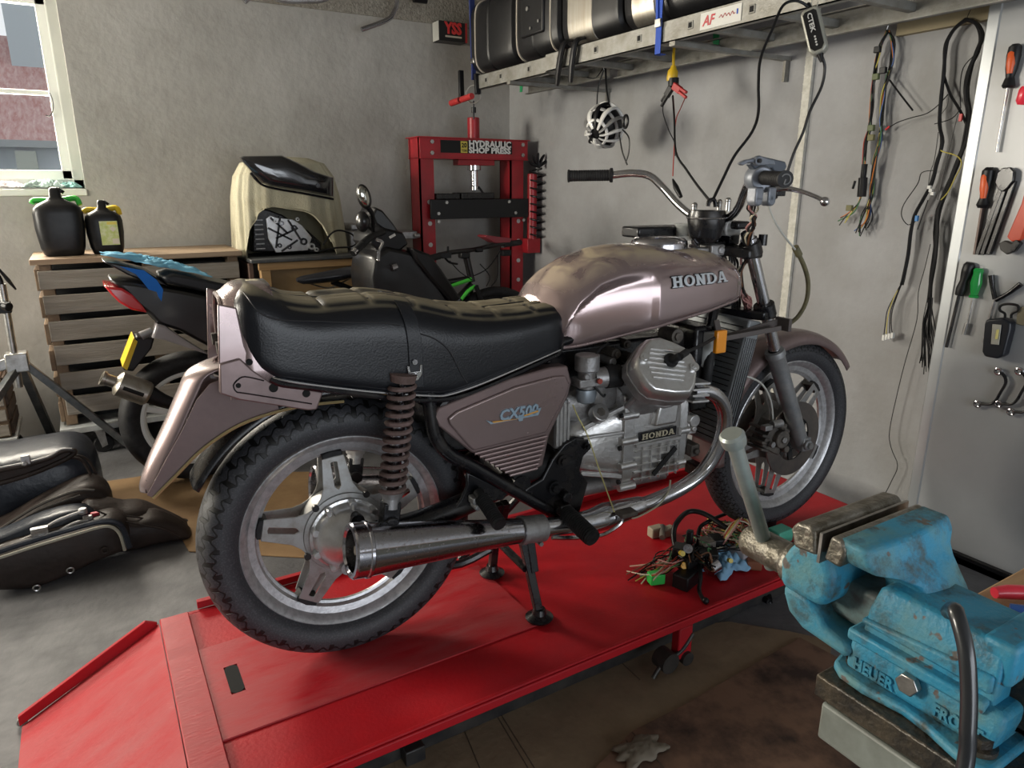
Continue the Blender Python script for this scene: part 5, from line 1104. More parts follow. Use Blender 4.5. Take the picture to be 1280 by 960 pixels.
b = MB(); b.tube([onx(585, -25, 2.03), onx(588, 10, 2.03), onx(591, 60, 2.03)], .006, 8, 4); b.build('cord', mat('navy webbing'), t)
# boxed part
t = thing('parts_box', 'black cardboard box with red YSS lettering in the room corner', 'box', ony(565, 52, 4.4))
P0, P1, P2, P3 = ony(549, 50, 4.36), ony(584, 54, 4.36), ony(588, 27, 4.36), ony(549, 25, 4.36)
zb_, zt_ = P0.z, P3.z; xl_, xr_ = P0.x, P1.x
b = MB(); b.box((xl_, 4.36, zb_), (xr_, 4.455, zt_)); b.build('carton', mat('box black print', (.015, .014, .015), .4), t, bevel=.001)
b = MB(); b.box((xl_-.0015, 4.362, zb_+.002), (xl_, 4.45, zt_-.002)); b.build('end_label', mat('box end', (.5, .5, .46), .5), t)
b = MB(); b.box((xr_-.012, 4.3585, zb_), (xr_+.001, 4.37, zt_)); b.build('red_edge', m_redp, t)
b = MB(); w_ = xr_-xl_; b.text('YSS', (xl_+w_*.22, 4.358, zb_+.045), (1, 0, 0), (0, 0, 1), .09, .002, bold=.004, fit=w_*.62); b.build('lettering', mat('red print bright', (.75, .05, .05), .5), t)
b = MB(); b.box((xl_+w_*.22, 4.358, zb_+.022), (xl_+w_*.80, 4.3595, zb_+.032)); b.build('white_line', m_pipe, t)
# pipes hanging from the ceiling
b = MB(); b.tube([ony(496, -60, 4.3), ony(496, 0, 4.3), ony(493, 14, 4.3), ony(484, 25, 4.3), ony(452, 37, 4.3)], .014, 14, 6); tag(b.build('exhaust_pipe', m_chromed), 'bent chrome exhaust pipe hanging from the ceiling against the back wall', 'pipe')
b = MB(); b.tube([ony(340, -8, 4.3), ony(352, 0, 4.3), ony(400, 0, 4.3), ony(412, -6, 4.3)], .016, 12, 4); tag(b.build('curved_bar', m_alud), 'grey bar hanging at the ceiling left of the bent pipe', 'bar')
b = MB(); b.cyl(ony(517, -2, 4.3), ony(533, 0, 4.3), .022, seg=16); tag(b.build('rubber_sleeve', m_black), 'short black rubber sleeve at the ceiling right of the bent pipe', 'sleeve')
b = MB(); b.cyl(ony(305, 2, 4.3), ony(316, -8, 4.3), .016, seg=14); tag(b.build('pipe_end', m_chromed), 'chrome pipe end at the ceiling, leftmost of the hanging pipes', 'pipe')
# ---- helmet
hx = onx(756, 157, 2.34); hm = thing('bicycle_helmet', 'white and black vented bicycle helmet hanging by its straps from the ladder', 'helmet', hx-Vector((0, 0, .12)))
axh = (rt*-.55-fw*.62+Vector((0, 0, -.45))).normalized(); u1 = axh.orthogonal().normalized(); u1 = (rt-axh*rt.dot(axh)).normalized(); u2 = axh.cross(u1)
Mh = Matrix((u1, u2, axh)).transposed()
b = MB(); b.ell(hx, (.088, .098, .085), 24, 14, Mh, z0=-.45); b.build('liner', m_black, hm)
hw = mat('helmet white', (.70, .70, .68), .3, coat=.5); hg = mat('helmet grey', (.20, .20, .20), .35, coat=.4)
def hp_(a, ph, k=1.): return hx+Mh @ Vector((.095*k*math.cos(ph)*math.cos(a), .108*k*math.cos(ph)*math.sin(a), .096*k*math.sin(ph)))
for i in range(11):
    a = i*2*PI/11; b = MB()
    b.tube([hp_(a+.22*math.sin(3*t_), lerp(-.30, 1.30, t_)) for t_ in [j/10 for j in range(11)]], [.015, .019, .015, .008], 8, 1, flat=.5); b.build('shell_rib', [hw, hg, hw, m_black][i % 4], hm)
for ph, mm in ((-.32, hw), (.35, hg), (.92, hw)):
    b = MB(); b.tube([hp_(2*PI*j/40, ph, 1.01) for j in range(40)], .008, 8, 1, closed=True, flat=.6); b.build('shell_band', mm, hm)
b = MB(); q = onx(782, 152, 2.32); b.torus(q, rt*.9+fw*.2, .028, .007, 20, 6); b.build('fit_dial', m_black, hm)
b = MB(); hk = onx(757, 82, 2.36); b.tube([hk, onx(748, 108, 2.34), onx(746, 136, 2.33)], .0035, 6, 3).tube([hk, onx(758, 110, 2.34), onx(762, 132, 2.33)], .005, 6, 3).tube([onx(764, 86, 2.34), hk, onx(745, 97, 2.33), onx(734, 97, 2.33)], .003, 6, 4)
b.tube([onx(778, 162, 2.32), onx(786, 172, 2.31), onx(786, 190, 2.31), onx(782, 204, 2.31)], .0035, 6, 4).tube([onx(774, 168, 2.32), onx(778, 190, 2.31), onx(784, 206, 2.31)], .004, 6, 4); b.each('strap', m_black, hm)
b = MB(); b.tube([hk+Vector((0, 0, .07)), hk+Vector((0, 0, -.01)), hk+Vector((-.008, 0, -.02)), hk+Vector((-.014, 0, -.01))], .0025, 6, 4); tag(b.build('wire_hook', m_steel), 'thin wire hook holding up the white helmet', 'hook')
# ---- yellow plug with clips and the leads to the bike
def path(pts, d0, d1):
    out = []; n_ = len(pts)
    for i, (u, v) in enumerate(pts): r = ray(u, v); out.append(CAM+r*lerp(d0, d1, i/(n_-1)))
    return out
def dist(P): return (P-CAM).dot(fw*cp-up*sp)
dpl = dist(onx(842, 90, 2.3)); dbk = dist(BT @ bp(884, 262, .0))
pl_ = thing('clip_lead', 'yellow socket with black and red battery clips hanging from the ladder', 'battery clips', onx(842, 90, 2.3))
b = MB(); b.lathe(onx(842, 82, 2.3), (0, .1, -1), [(0, 0), (.010, .0), (.014, .012), (.022, .022), (.024, .05), (.022, .062), (0, .062)], 24); b.tube(path([(843, 56), (842, 70), (842, 83)], dpl, dpl), .006, 8, 2); b.build('yellow_socket', mat('yellow plastic', (.62, .40, .02), .4), pl_)
b = MB(); b.cyl(onx(842, 98, 2.3), onx(842, 108, 2.3), .023, seg=20); b.build('socket_end', m_black, pl_)
for nm, mm, (a0, b0, a1, b1) in (('black_clip', m_black, (840, 108, 827, 130)), ('red_clip', mat('red clip', (.40, .03, .03), .5), (842, 107, 858, 119))):
    P0, P1 = onx(a0, b0, 2.29), onx(a1, b1, 2.29); b = MB(); d_ = (P1-P0).normalized()
    b.beam(P0, P0.lerp(P1, .55), .018, .030).beam(P0.lerp(P1, .45)+Vector((0, 0, .008)), P1+Vector((0, 0, .010)), .014, .012).beam(P0.lerp(P1, .45)-Vector((0, 0, .008)), P1-Vector((0, 0, .010)), .014, .012); b.build(nm, mm, pl_, bevel=.003)
b = MB(); b.tube(path([(829, 130), (829, 142), (836, 163), (843, 178), (844, 195)], dpl, dpl), .0022, 6, 5); b.build('wire', m_black, pl_)
b = MB(); b.tube(path([(857, 121), (851, 135), (845, 150), (843, 180), (841, 220)], dpl, dpl-.25), .0022, 6, 5); b.build('wire', mat('red wire', (.35, .04, .03), .5), pl_)
b = MB(); b.tube(path([(841, 120), (843, 150), (845, 190), (858, 212), (872, 232), (884, 247), (888, 252)], dpl, dbk), .0042, 8, 5); b.build('lead', m_black, pl_)
b = MB(); q = path([(841, 224), (845, 234), (851, 246)], dpl-.25, dpl-.3); b.tube(q, [.003, .011, .008], 10, 3); b.build('inline_plug', m_black, pl_)
# ---- battery charger
dch = dist(onx(1018, 42, 1.95))
ch = thing('battery_charger', 'slim grey and black battery charger hanging from the ladder', 'battery charger', onx(1018, 42, 1.95))
a_ = CAM+ray(1012, 12)*dch; e_ = CAM+ray(1025, 68)*dch; d_ = (e_-a_); Lc = d_.length; d_.normalize(); nrm = (-(fw*.72+rt*.45)).normalized(); nrm = (nrm-d_*nrm.dot(d_)).normalized(); sd_ = d_.cross(nrm)
Mc = Matrix((sd_, d_, nrm)).transposed(); cc = a_.lerp(e_, .5)
b = MB(); b.prism([cc+sd_*x+d_*y-nrm*.018 for x, y in ((-.026, -Lc*.42), (-.018, -Lc*.5), (.018, -Lc*.5), (.026, -Lc*.42), (.026, Lc*.40), (.014, Lc*.5), (-.014, Lc*.5), (-.026, Lc*.40))], nrm*.036); b.build('case', mat('charger grey', (.30, .30, .26), .4, .2), ch, bevel=.006, bseg=3)
b = MB(); b.prism([cc+sd_*x+d_*y+nrm*.0175 for x, y in ((-.019, -Lc*.38), (-.012, -Lc*.43), (.012, -Lc*.43), (.019, -Lc*.38), (.019, Lc*.34), (.010, Lc*.43), (-.010, Lc*.43), (-.019, Lc*.34))], nrm*.002); pf = b.build('face', m_black, ch)
b = MB(); b.text('CTEK', cc+nrm*.0200-d_*Lc*.36-rt*.008, d_, -sd_ if sd_.dot(rt) < 0 else sd_, .018, .001, bold=.0005, fit=Lc*.42); b.build('face_letters', mat('grey print', (.5, .5, .48), .5), pf)
b = MB()
for k in range(4): b.cyl(cc+nrm*.0195+d_*Lc*(.14+.06*k), cc+nrm*.0205+d_*Lc*(.14+.06*k), .003, seg=8)
b.build('indicator_lights', mat('grey print'), pf)
b = MB(); b.tube([a_-d_*.0, a_-d_*.02], [.010, .005], 10, 1); b.tube(path([(1011, 10), (1004, 4), (992, 1), (978, 8), (966, 35), (951, 72), (948, 105), (948, 140), (940, 165), (918, 195), (903, 225), (891, 250)], dch, dbk), .0042, 8, 5); b.build('cable', m_black, ch)
b = MB(); gq = BT @ bp(985, 215, -.2); b.tube([e_+d_*.0, e_+d_*.022], [.010, .005], 10, 1); b.tube(path([(1028, 72), (1031, 85), (1027, 108), (1012, 140), (1004, 165), (992, 192), (984, 216)], dch, dist(gq)+.35), .0042, 8, 5); b.build('cable', m_black, ch)
b = MB(); b.tube(path([(1016, 14), (1014, 4), (1016, -12)], dch, dch), .002, 6, 3).tube(path([(1019, 14), (1022, 4), (1021, -12)], dch, dch), .002, 6, 3); b.build('hanging_loop', mat('string', (.5, .48, .4), .7), ch)
# ---- wiring looms on the wall
def strand(b, pts, x, r, jit=0., seg=6, seed=None):
    b.tube([onx(u+R.uniform(-jit, jit), v, x+R.uniform(-jit, jit)*.0035) for u, v in pts], r, seg, 4)
lm = thing('wiring_loom', 'colourful bare wiring loom hanging on a hook left of the long black loom', 'wiring loom', onx(1090, 160, 2.62), 0, None)
cols = [mat('wire black'), mat('wire orange', (.50, .16, .03), .5), mat('wire green'), mat('wire red', (.40, .05, .03), .5), mat('wire yellow', (.45, .38, .08), .5), mat('wire black'), mat('wire blue', (.04, .09, .25), .5)]
Lp = [(1110, 38), (1101, 55), (1096, 75), (1093, 95), (1091, 115), (1089, 140), (1087, 160), (1082, 178), (1080, 205)]
Rp = [(1110, 38), (1116, 50), (1115, 75), (1110, 95), (1104, 120), (1102, 150), (1100, 175), (1093, 205), (1090, 235), (1086, 255)]
for i in range(12):
    b = MB(); strand(b, Lp, 2.625, .0022, 2.2); b.build('wire', [m_black, cols[i % 7]][i % 2], lm)
    b = MB(); strand(b, Rp+[(1084+R.uniform(-8, 6), 272+R.uniform(-3, 5)), (1077+R.uniform(-9, 8), 288+R.uniform(-6, 8))], 2.625, .0022, 2.6); b.build('wire', [cols[(i*2) % 7], m_black][i % 2], lm)
b = MB(); b.tube([onx(1081, 205, 2.615), onx(1079, 222, 2.615)], .011, 8, 1).tube([onx(1079, 222, 2.615), onx(1077, 246, 2.615)], .017, 8, 1).cyl(onx(1069, 226, 2.6), onx(1066, 236, 2.6), .005, seg=6); b.build('connector', m_black, lm, bevel=.001)
for i in range(6):
    b = MB(); strand(b, [(1076, 246), (1072, 256), (1062+R.uniform(-4, 4), 267), (1052+R.uniform(-5, 6), 276+R.uniform(-6, 7))], 2.62, .0024, .8); b.build('wire', [cols[4], cols[0], cols[2], cols[4], cols[1], cols[0]][i], lm)
for (u, v, w_) in ((1097, 62, 0), (1095, 96, 2), (1089, 160, 2), (1089, 172, 4), (1104, 88, 0), (1062, 260, 4)):
    MB().cbox(onx(u, v, 2.612), (.015, .024, .022)).build('terminal', [m_black, m_black, mat('dull green', (.10, .12, .05), .6), m_black, mat('olive cloth', (.16, .15, .07), .7)][w_], lm, bevel=.002)
b = MB(); strand(b, [(1112, 100), (1127, 120), (1141, 138)], 2.62, .0032, 0); b.build('stiff_lead', m_black, lm)
b = MB(); strand(b, [(1109, 161), (1122, 153), (1140, 147), (1158, 142), (1172, 132), (1185, 118)], 2.62, .0018, 0); b.build('wire', m_black, lm)
b = MB(); b.cyl(onx(1107, 162, 2.62), onx(1112, 158, 2.62), .004, seg=8); b.build('red_terminal', m_redp, lm)
b = MB(); b.tube([onx(1118, -10, 2.63), onx(1114, 20, 2.63), onx(1108, 38, 2.63), onx(1112, 41, 2.63)], .003, 6, 4); b.build('hook', m_steel, lm)
l2 = thing('wiring_loom', 'long black taped wiring loom looped over a string beside the tool panel', 'wiring loom', onx(1170, 230, 2.62), 0, None)
A_ = [(1208, 24), (1196, 33), (1187, 45), (1182, 60), (1180, 90), (1177, 120), (1175, 155), (1178, 178), (1171, 205), (1165, 228), (1156, 245), (1144, 268), (1138, 290), (1135, 318), (1130, 343), (1127, 356)]
B_ = [(1208, 24), (1220, 30), (1227, 45), (1222, 65), (1212, 90), (1208, 115), (1211, 145), (1207, 175), (1195, 208), (1184, 235), (1174, 262), (1170, 290), (1168, 320), (1165, 350), (1162, 378)]
for i in range(3): b = MB(); strand(b, A_, 2.63-.006*i, .0055, .9); b.build('taped_run', m_black, l2)
for i in range(5): b = MB(); strand(b, B_, 2.63-.005*i, .0058, 1.9); b.build('taped_run', m_black, l2)
b = MB(); strand(b, [(1180, 95), (1188, 118), (1200, 138), (1208, 155)], 2.625, .0045, 0); b.build('taped_run', m_black, l2)
for i in range(26):
    b = MB(); e_ = R.uniform(-16, 20); strand(b, [(1163+R.uniform(-3, 3), 372), (1160+e_*.5+R.uniform(-2, 2), 405), (1162+e_*.7, 430), (1164+e_+R.uniform(-3, 3), R.uniform(448, 470))], 2.61+R.uniform(-.01, .01), .0017, .5); b.build('loose_end', m_black, l2)
for i in range(4):
    b = MB(); strand(b, [(1128, 352), (1118+i, 370), (1109+i*2, 388), (1107+i*2.5, 404), (1105+i*3.4, 420)], 2.62, .0018, .8); b.build('loose_end', [m_black, cols[4], m_black, m_black][i], l2)
for i in range(4): MB().cbox(onx(1105+i*3.6, 422-i*.9, 2.615), (.014, .009, .022)).build('white_connector', mat('white nylon', (.65, .65, .62), .5), l2, bevel=.001)
for i in range(3): MB().cbox(onx(1162+i*2, 234+i*4, 2.61), (.012, .012, .012)).build('white_connector', mat('white nylon'), l2, bevel=.001)
b = MB(); strand(b, [(1176, 188), (1180, 190), (1196, 195), (1202, 205), (1194, 222), (1185, 240), (1176, 250)], 2.60, .002, 0); b.build('yellow_green_wire', cols[4], l2)
for pts in ([(1166, 213), (1152, 216), (1147, 230), (1130, 255), (1127, 270), (1135, 281), (1145, 276)], [(1160, 250), (1153, 270), (1147, 287)], [(1217, 70), (1204, 85), (1200, 110), (1201, 135)], [(1201, 135), (1190, 148), (1168, 155)], [(1198, 140), (1188, 180), (1178, 225), (1172, 250)], [(1210, 172), (1216, 195), (1212, 215), (1222, 238)], [(1186, 118), (1184, 132), (1177, 142)], [(1173, 165), (1168, 200), (1163, 215), (1160, 235)], [(1163, 305), (1156, 335), (1148, 365), (1146, 400), (1132, 450), (1122, 490), (1112, 538), (1114, 560), (1122, 582), (1114, 602), (1107, 616)]):
    b = MB(); strand(b, pts, 2.615, .0016, 0); b.build('loose_end', m_black, l2)
MB().cbox(onx(1146, 273, 2.6), (.010, .010, .020)).build('blue_terminal', mat('blue terminal', (.03, .18, .45), .5), l2, bevel=.001)
MB().cbox(onx(1201, 147, 2.6), (.008, .010, .024)).build('red_terminal', m_redp, l2, bevel=.001)
b = MB(); b.tube([onx(1222, -5, 2.63), onx(1215, 8, 2.63), onx(1208, 24, 2.63)], .0012, 5, 2); b.build('string', m_black, l2)
# ---- white tool panel
m_pan = mat('tool panel white', (.42, .43, .44), .30, col2=(.36, .37, .37), scale=1.5, amt=1)
tp = thing('tool_board', 'tall white steel panel leaning on the right wall with hand tools on it', 'tool board', (2.6, .3, 0))
b = MB(); b.box((2.588, -1.3, .012), (2.60, 1.325, 2.3)); b.build('sheet', m_pan, tp, bevel=.003)
b = MB(); b.box((2.584, 1.305, .012), (2.645, 1.345, 2.3)); b.build('edge_profile', mat('grey profile', (.42, .44, .45), .35, .4), tp, bevel=.004)
b = MB(); b.box((2.55, -1.3, 0), (2.59, 1.33, .028)).box((2.55, -1.3, 0), (2.556, 1.33, .04)); b.build('bottom_rail', m_black, tp, bevel=.002)
PX = 2.575
def shaft(pts, r, seg=10): return MB().tube([onx(u, v, PX) for u, v in pts], r, seg, 1)
def handle_(b, u0, v0, u1, v1, prof, x=PX-.004, seg=20):
    a_ = onx(u0, v0, x); e_ = onx(u1, v1, x); L_ = (e_-a_).length
    return b.lathe(a_, e_-a_, [(r, h*L_) for h, r in prof], seg)
m_or = mat('orange grip', (.65, .10, .02), .4)
t = thing('screwdriver', 'long screwdriver with an orange and black handle at the top of the tool panel', 'screwdriver', onx(1258, 120, PX))
shaft([(1260, 108), (1246, 190)], .0045).build('blade', m_steel, t)
handle_(MB(), 1270, 55, 1260, 110, [(0, 0), (0, .010), (.06, .018), (.25, .020), (.55, .017), (.75, .012), (.80, .014), (.95, .019), (1, .014), (1, 0)]).build('handle', m_black, t)
handle_(MB(), 1266, 62, 1262, 92, [(0, 0), (0, .006), (.15, .012), (.6, .013), (1, .008), (1, 0)], x=PX-.014).build('grip_inlay', m_or, t, label='orange inlay')
t = thing('file', 'flat file with an orange and black handle on the tool panel', 'file', onx(1228, 265, PX))
MB().beam(onx(1229, 258, PX), onx(1219, 318, PX), .006, .020, (1, 0, 0)).build('blade', mat('file steel', (.12, .09, .08), .5, .6), t)
handle_(MB(), 1237, 209, 1228, 260, [(0, 0), (0, .010), (.08, .019), (.3, .020), (.55, .015), (.75, .013), (.92, .020), (1, .014), (1, 0)]).build('handle', m_black, t)
handle_(MB(), 1232, 216, 1229, 248, [(0, 0), (0, .006), (.15, .012), (.6, .013), (1, .008), (1, 0)], x=PX-.014).build('grip_inlay', m_or, t, label='orange inlay')
t = thing('pipe_wrench', 'black water pump pliers between the orange file and the red pipe wrench', 'pliers', onx(1250, 265, PX))
MB().prism([onx(u, v, PX) for u, v in ((1250, 216), (1256, 210), (1266, 209), (1271, 214), (1270, 226), (1262, 236), (1256, 240), (1250, 236), (1247, 228))], (-.018, 0, 0)).build('head', m_frame, t, bevel=.003)
MB().beam(onx(1252, 236, PX), onx(1222, 318, PX), .014, .014, (1, 0, 0)).build('arm', m_frame, t, bevel=.002); MB().beam(onx(1257, 234, PX), onx(1228, 318, PX), .014, .012, (1, 0, 0)).build('arm', m_frame, t, bevel=.002); MB().beam(onx(1268, 226, PX), onx(1236, 318, PX), .014, .016, (1, 0, 0)).build('arm', m_frame, t, bevel=.002)
t = thing('pipe_wrench', 'red pipe wrench at the right end of the tool panel', 'pipe wrench', onx(1272, 280, PX))
MB().prism([onx(u, v, PX) for u, v in ((1284, 240), (1280, 255), (1262, 296), (1268, 302), (1280, 300), (1296, 255), (1300, 235))], (-.02, 0, 0)).build('body', mat('wrench red', (.55, .06, .02), .4), t, bevel=.004)
MB().prism([onx(u, v, PX) for u, v in ((1252, 304), (1254, 312), (1262, 318), (1272, 314), (1280, 304), (1274, 298), (1268, 304), (1260, 300))], (-.02, 0, 0)).build('jaw', m_frame, t, bevel=.003)
t = thing('screwdriver', 'long black screwdriver left of the green nut driver on the tool panel', 'screwdriver', onx(1200, 380, PX))
shaft([(1199, 368), (1183, 434)], .0055).build('blade', m_frame, t)
handle_(MB(), 1213, 328, 1199, 369, [(0, 0), (0, .012), (.08, .018), (.3, .018), (.55, .013), (.8, .017), (1, .014), (1, 0)]).build('handle', m_black, t)
t = thing('nut_driver', 'green handled nut driver on the tool panel', 'nut driver', onx(1215, 375, PX))
shaft([(1217, 370), (1209, 405)], .004).build('blade', m_steel, t); shaft([(1209, 404), (1205, 418)], .0075).build('socket', m_steel, t)
handle_(MB(), 1224, 335, 1217, 372, [(0, 0), (0, .011), (.08, .016), (.2, .014), (.5, .018), (.8, .013), (.9, .011), (.93, .016), (1, .015), (1, 0)]).build('handle', mat('clear green plastic', (.02, .28, .06), .15, coat=.5), t)
t = thing('box_wrench', 'black Y-shaped socket wrench above the black work lamp', 'wrench', onx(1243, 380, PX))
MB().tube([onx(1239, 344, PX), onx(1241, 360, PX), onx(1244, 374, PX)], [.009, .007, .008], 10, 3).tube([onx(1276, 355, PX), onx(1260, 367, PX), onx(1245, 375, PX)], [.009, .007, .008], 10, 3).build('fork_arm', m_frame, t)
shaft([(1244, 372), (1229, 428)], .0055).build('stem', m_alud, t)
t = thing('work_lamp', 'black rechargeable work lamp hanging by its hook on the tool panel', 'work lamp', onx(1254, 420, PX-.02))
MB().prism([onx(u, v, PX+.005) for u, v in ((1240, 398), (1260, 396), (1271, 402), (1270, 412), (1262, 443), (1254, 447), (1238, 444), (1235, 438), (1238, 404))], (-.04, 0, 0)).build('body', mat('navy black plastic', (.010, .012, .018), .4), t, bevel=.006, bseg=3)
MB().prism([onx(u, v, PX-.036) for u, v in ((1241, 405), (1252, 406), (1249, 431), (1239, 430))], (-.003, 0, 0)).build('lamp_window', mat('lamp window', (.45, .44, .38), .3, coat=.5), t, bevel=.001)
MB().prism([onx(u, v, PX-.040) for u, v in ((1246, 412), (1249, 412), (1247, 424), (1244, 424))], (-.002, 0, 0)).build('led', mat('led yellow', (.75, .68, .25), .3), t)
MB().tube([onx(u, v, PX-.015) for u, v in ((1256, 398), (1256, 392), (1250, 388), (1251, 382), (1261, 380), (1272, 382), (1272, 388), (1265, 392), (1264, 398))], .0042, 8, 5).build('hook', m_black, t)
def cspan(du, dv, label):
    t = thing('curved_spanner', label, 'spanner', onx(1250+du, 480+dv, PX), 0, 'curved ring spanners on the tool panel')
    MB().tube([onx(u+du, v+dv, PX) for u, v in ((1251, 465), (1256, 471), (1257, 479), (1251, 490), (1245, 500), (1238, 505), (1226, 505))], .006, 8, 4, flat=.8).build('shank', m_frame, t)
    for u, v in ((1248, 464), (1222, 505)): MB().torus(onx(u+du, v+dv, PX), (1, 0, 0), .0095, .0045, 20, 8).build('ring_end', m_chromed, t)
cspan(0, 0, 'leftmost of the three black curved ring spanners below the work lamp')
cspan(26, 0, 'middle one of the three black curved ring spanners below the work lamp')
cspan(42, 10, 'lowest and rightmost curved ring spanner, cut by the picture edge')
b = MB(); handle_(b, 1283, 108, 1276, 131, [(0, 0), (0, .012), (.2, .017), (.8, .017), (1, .010), (1, 0)]); tag(b.build('screwdriver', mat('red plastic grip')), 'red-handled screwdriver at the upper right edge of the tool panel', 'screwdriver')
b = MB(); b.prism([onx(u, v, PX) for u, v in ((1274, 385), (1290, 380), (1288, 408), (1272, 405))], (-.012, 0, 0)); tag(b.build('photo_frame', mat('khaki metal', (.2, .18, .12), .5, .3), bevel=.002), 'small khaki metal plate at the right edge of the tool panel', 'plate')
# ================================================================ back of the garage
m_plk = mat('pallet wood', (.36, .33, .29), .8, col2=(.22, .19, .155), scale=5, amt=1, stretch=(.5, 4, 6), bump=.4, bscale=30, contrast=(.3, .7))
m_plk2 = mat('pallet block wood', (.28, .20, .13), .8, col2=(.18, .12, .08), scale=8, amt=1, bump=.3)
m_dark = mat('dark fill', (.02, .02, .02), .8)
# ---- pallet crate
PY = 3.95
pc = thing('pallet_crate', 'crate built of grey pallet boards under the window with jerry cans on top', 'crate', (.24, 4.2, 0))
xl_, xr_ = -.215, .69
rows = [(339, 362), (370, 394), (403, 428), (434, 459), (469, 491), (500, 523)]
for i, (a_, e_) in enumerate(rows):
    zt = ony(60, a_, PY).z; zb = ony(60, e_, PY).z; b = MB(); b.box((xl_+.012+.004*i, PY, zb), (xr_, PY+.02, zt)); b.build('slat', m_plk, pc, bevel=.003)
b = MB(); b.box((xl_-.01, PY-.015, .962), (xr_+.02, 4.42, .988)); b.build('top_board', mat('crate top wood', (.40, .30, .21), .6, col2=(.28, .19, .12), scale=6, amt=1, stretch=(.3, 3, 3)), pc, bevel=.003)
for x in (xl_+.02, .24, xr_-.05):
    b = MB(); b.box((x, PY+.02, .17), (x+.05, PY+.11, .962)); b.build('post', m_plk2, pc, bevel=.003)
    b = MB(); b.box((x, 4.33, .17), (x+.05, 4.42, .962)); b.build('post', m_plk2, pc, bevel=.003)
for k in range(6):
    z = .19+k*.13; b = MB(); b.box((xl_, PY+.02, z), (xl_+.02, 4.42, z+.10)); b.build('side_slat', m_plk2, pc, bevel=.003)
b = MB(); b.box((xl_+.03, PY+.14, .17), (xr_-.03, 4.40, .93)); b.build('dark_fill', m_dark, pc)  # solid dark box filling the crate behind the slats
b = MB(); b.box((xl_-.01, PY-.03, .135), (xr_+.02, 4.42, .165)); b.build('base_board', mat('white board', (.55, .58, .58), .5, col2=(.35, .36, .36), scale=12, amt=1), pc, bevel=.002)
def castor(x, y, par, ztop=.135):
    b = MB(); b.cyl((x, y, ztop), (x, y, ztop-.02), .028).prism([(x-.02, y-.02, ztop-.02), (x+.02, y-.02, ztop-.02), (x+.026, y-.02, .04), (x-.0, y-.02, .03)], (0, .004, 0)).prism([(x-.02, y+.02, ztop-.02), (x+.02, y+.02, ztop-.02), (x+.026, y+.02, .04), (x, y+.02, .03)], (0, -.004, 0)); c_ = b.build('castor', m_steel, par)
    b = MB(); b.lathe((x+.008, y-.014, .045), (0, 1, 0), [(0, 0), (.04, .0), (.045, .004), (.045, .024), (.04, .028), (0, .028)], 28); b.build('castor_wheel', m_rub, c_)
castor(-.06, PY+.03, pc); castor(.6, PY+.03, pc); castor(-.06, 4.35, pc); castor(.6, 4.35, pc)
# ---- jerry cans
def can(cx, cy, w, d, h, name_label, wm, neckx=0, label_box=False):
    z0 = .989; t = thing('jerry_can', name_label, 'jerry can', (cx, cy, z0), 0, None)
    def ring(z, kx, ky, ox=0.): return [Vector((cx+ox+w/2*kx*math.copysign(abs(math.cos(a))**.55, math.cos(a)), cy+d/2*ky*math.copysign(abs(math.sin(a))**.55, math.sin(a)), z)) for a in (2*PI*j/40 for j in range(40))]
    b = MB(); b.loft([ring(z0, .72, .8), ring(z0+h*.02, .80, .9), ring(z0+h*.12, .90, 1), ring(z0+h*.40, 1.0, 1), ring(z0+h*.62, 1.0, 1), ring(z0+h*.70, .94, .97), ring(z0+h*.76, .74, .85, neckx*.3), ring(z0+h*.81, .42, .6, neckx*.7), ring(z0+h*.86, .25, .42, neckx), ring(z0+h*.95, .23, .38, neckx), ring(z0+h*.99, .18, .3, neckx), ring(z0+h, .08, .14, neckx)])
    b.build('body', m_case, t, ang=70)
    b = MB(); zz = z0+h*.80
    b.tube([(cx-w*.48, cy+d*.25, zz-.01), (cx-w*.40, cy+d*.3, zz+.004), (cx, cy+d*.35, zz), (cx+w*.38, cy+d*.3, zz+.012), (cx+w*.46, cy+d*.2, zz-.02)], [.012, .014, .016, .014, .012], 12, 5); b.build('pouring_spout', wm, t)
    b = MB(); b.cyl((cx+neckx+w*.10, cy, z0+h*.93), (cx+neckx+w*.15, cy, z0+h*.97), .016, seg=14); b.build('cap', m_black, t)
    return t, z0
P0 = ony(44, 300, 4.10); P1 = ony(111, 300, 4.10)
zt = ony(70, 234, 4.1).z-.989
can((P0.x+P1.x)/2, 4.12, (P1.x-P0.x)*.95, .15, zt, 'bigger black plastic jerry can with a green spout on the pallet crate', mat('bright green plastic', (.05, .55, .06), .4))
P2 = ony(107, 300, 4.10); P3 = ony(158, 300, 4.10); zt2 = ony(130, 250, 4.1).z-.989
t, z0 = can((P2.x+P3.x)/2+.002, 4.13, (P3.x-P2.x)*.93, .13, zt2, 'smaller black plastic jerry can with a green label and yellow spout', mat('bright yellow plastic', (.80, .55, .02), .4), neckx=.0)
cx = (P2.x+P3.x)/2+.012
b = MB(); b.box((cx-.033, 4.056, z0+.045), (cx+.045, 4.0575, z0+.16)); lb = b.build('label', mat('label green', (.42, .50, .12), .5, col2=(.62, .64, .40), scale=40, amt=1), t)
b = MB(); b.prism([(cx+.022, 4.0555, z0+.108), (cx+.036, 4.0555, z0+.122), (cx+.022, 4.0555, z0+.136), (cx+.008, 4.0555, z0+.122)], (0, .001, 0)); b.build('hazard_diamond', m_pipe, lb)
b = MB(); b.box((cx+.014, 4.0555, z0+.05), (cx+.043, 4.0565, z0+.075)); b.build('barcode_patch', m_pipe, lb)
b = MB(); b.box((cx+.0, 4.0555, z0+.143), (cx+.042, 4.0565, z0+.157)); b.build('yellow_patch', mat('label yellow', (.65, .55, .10), .5), lb)
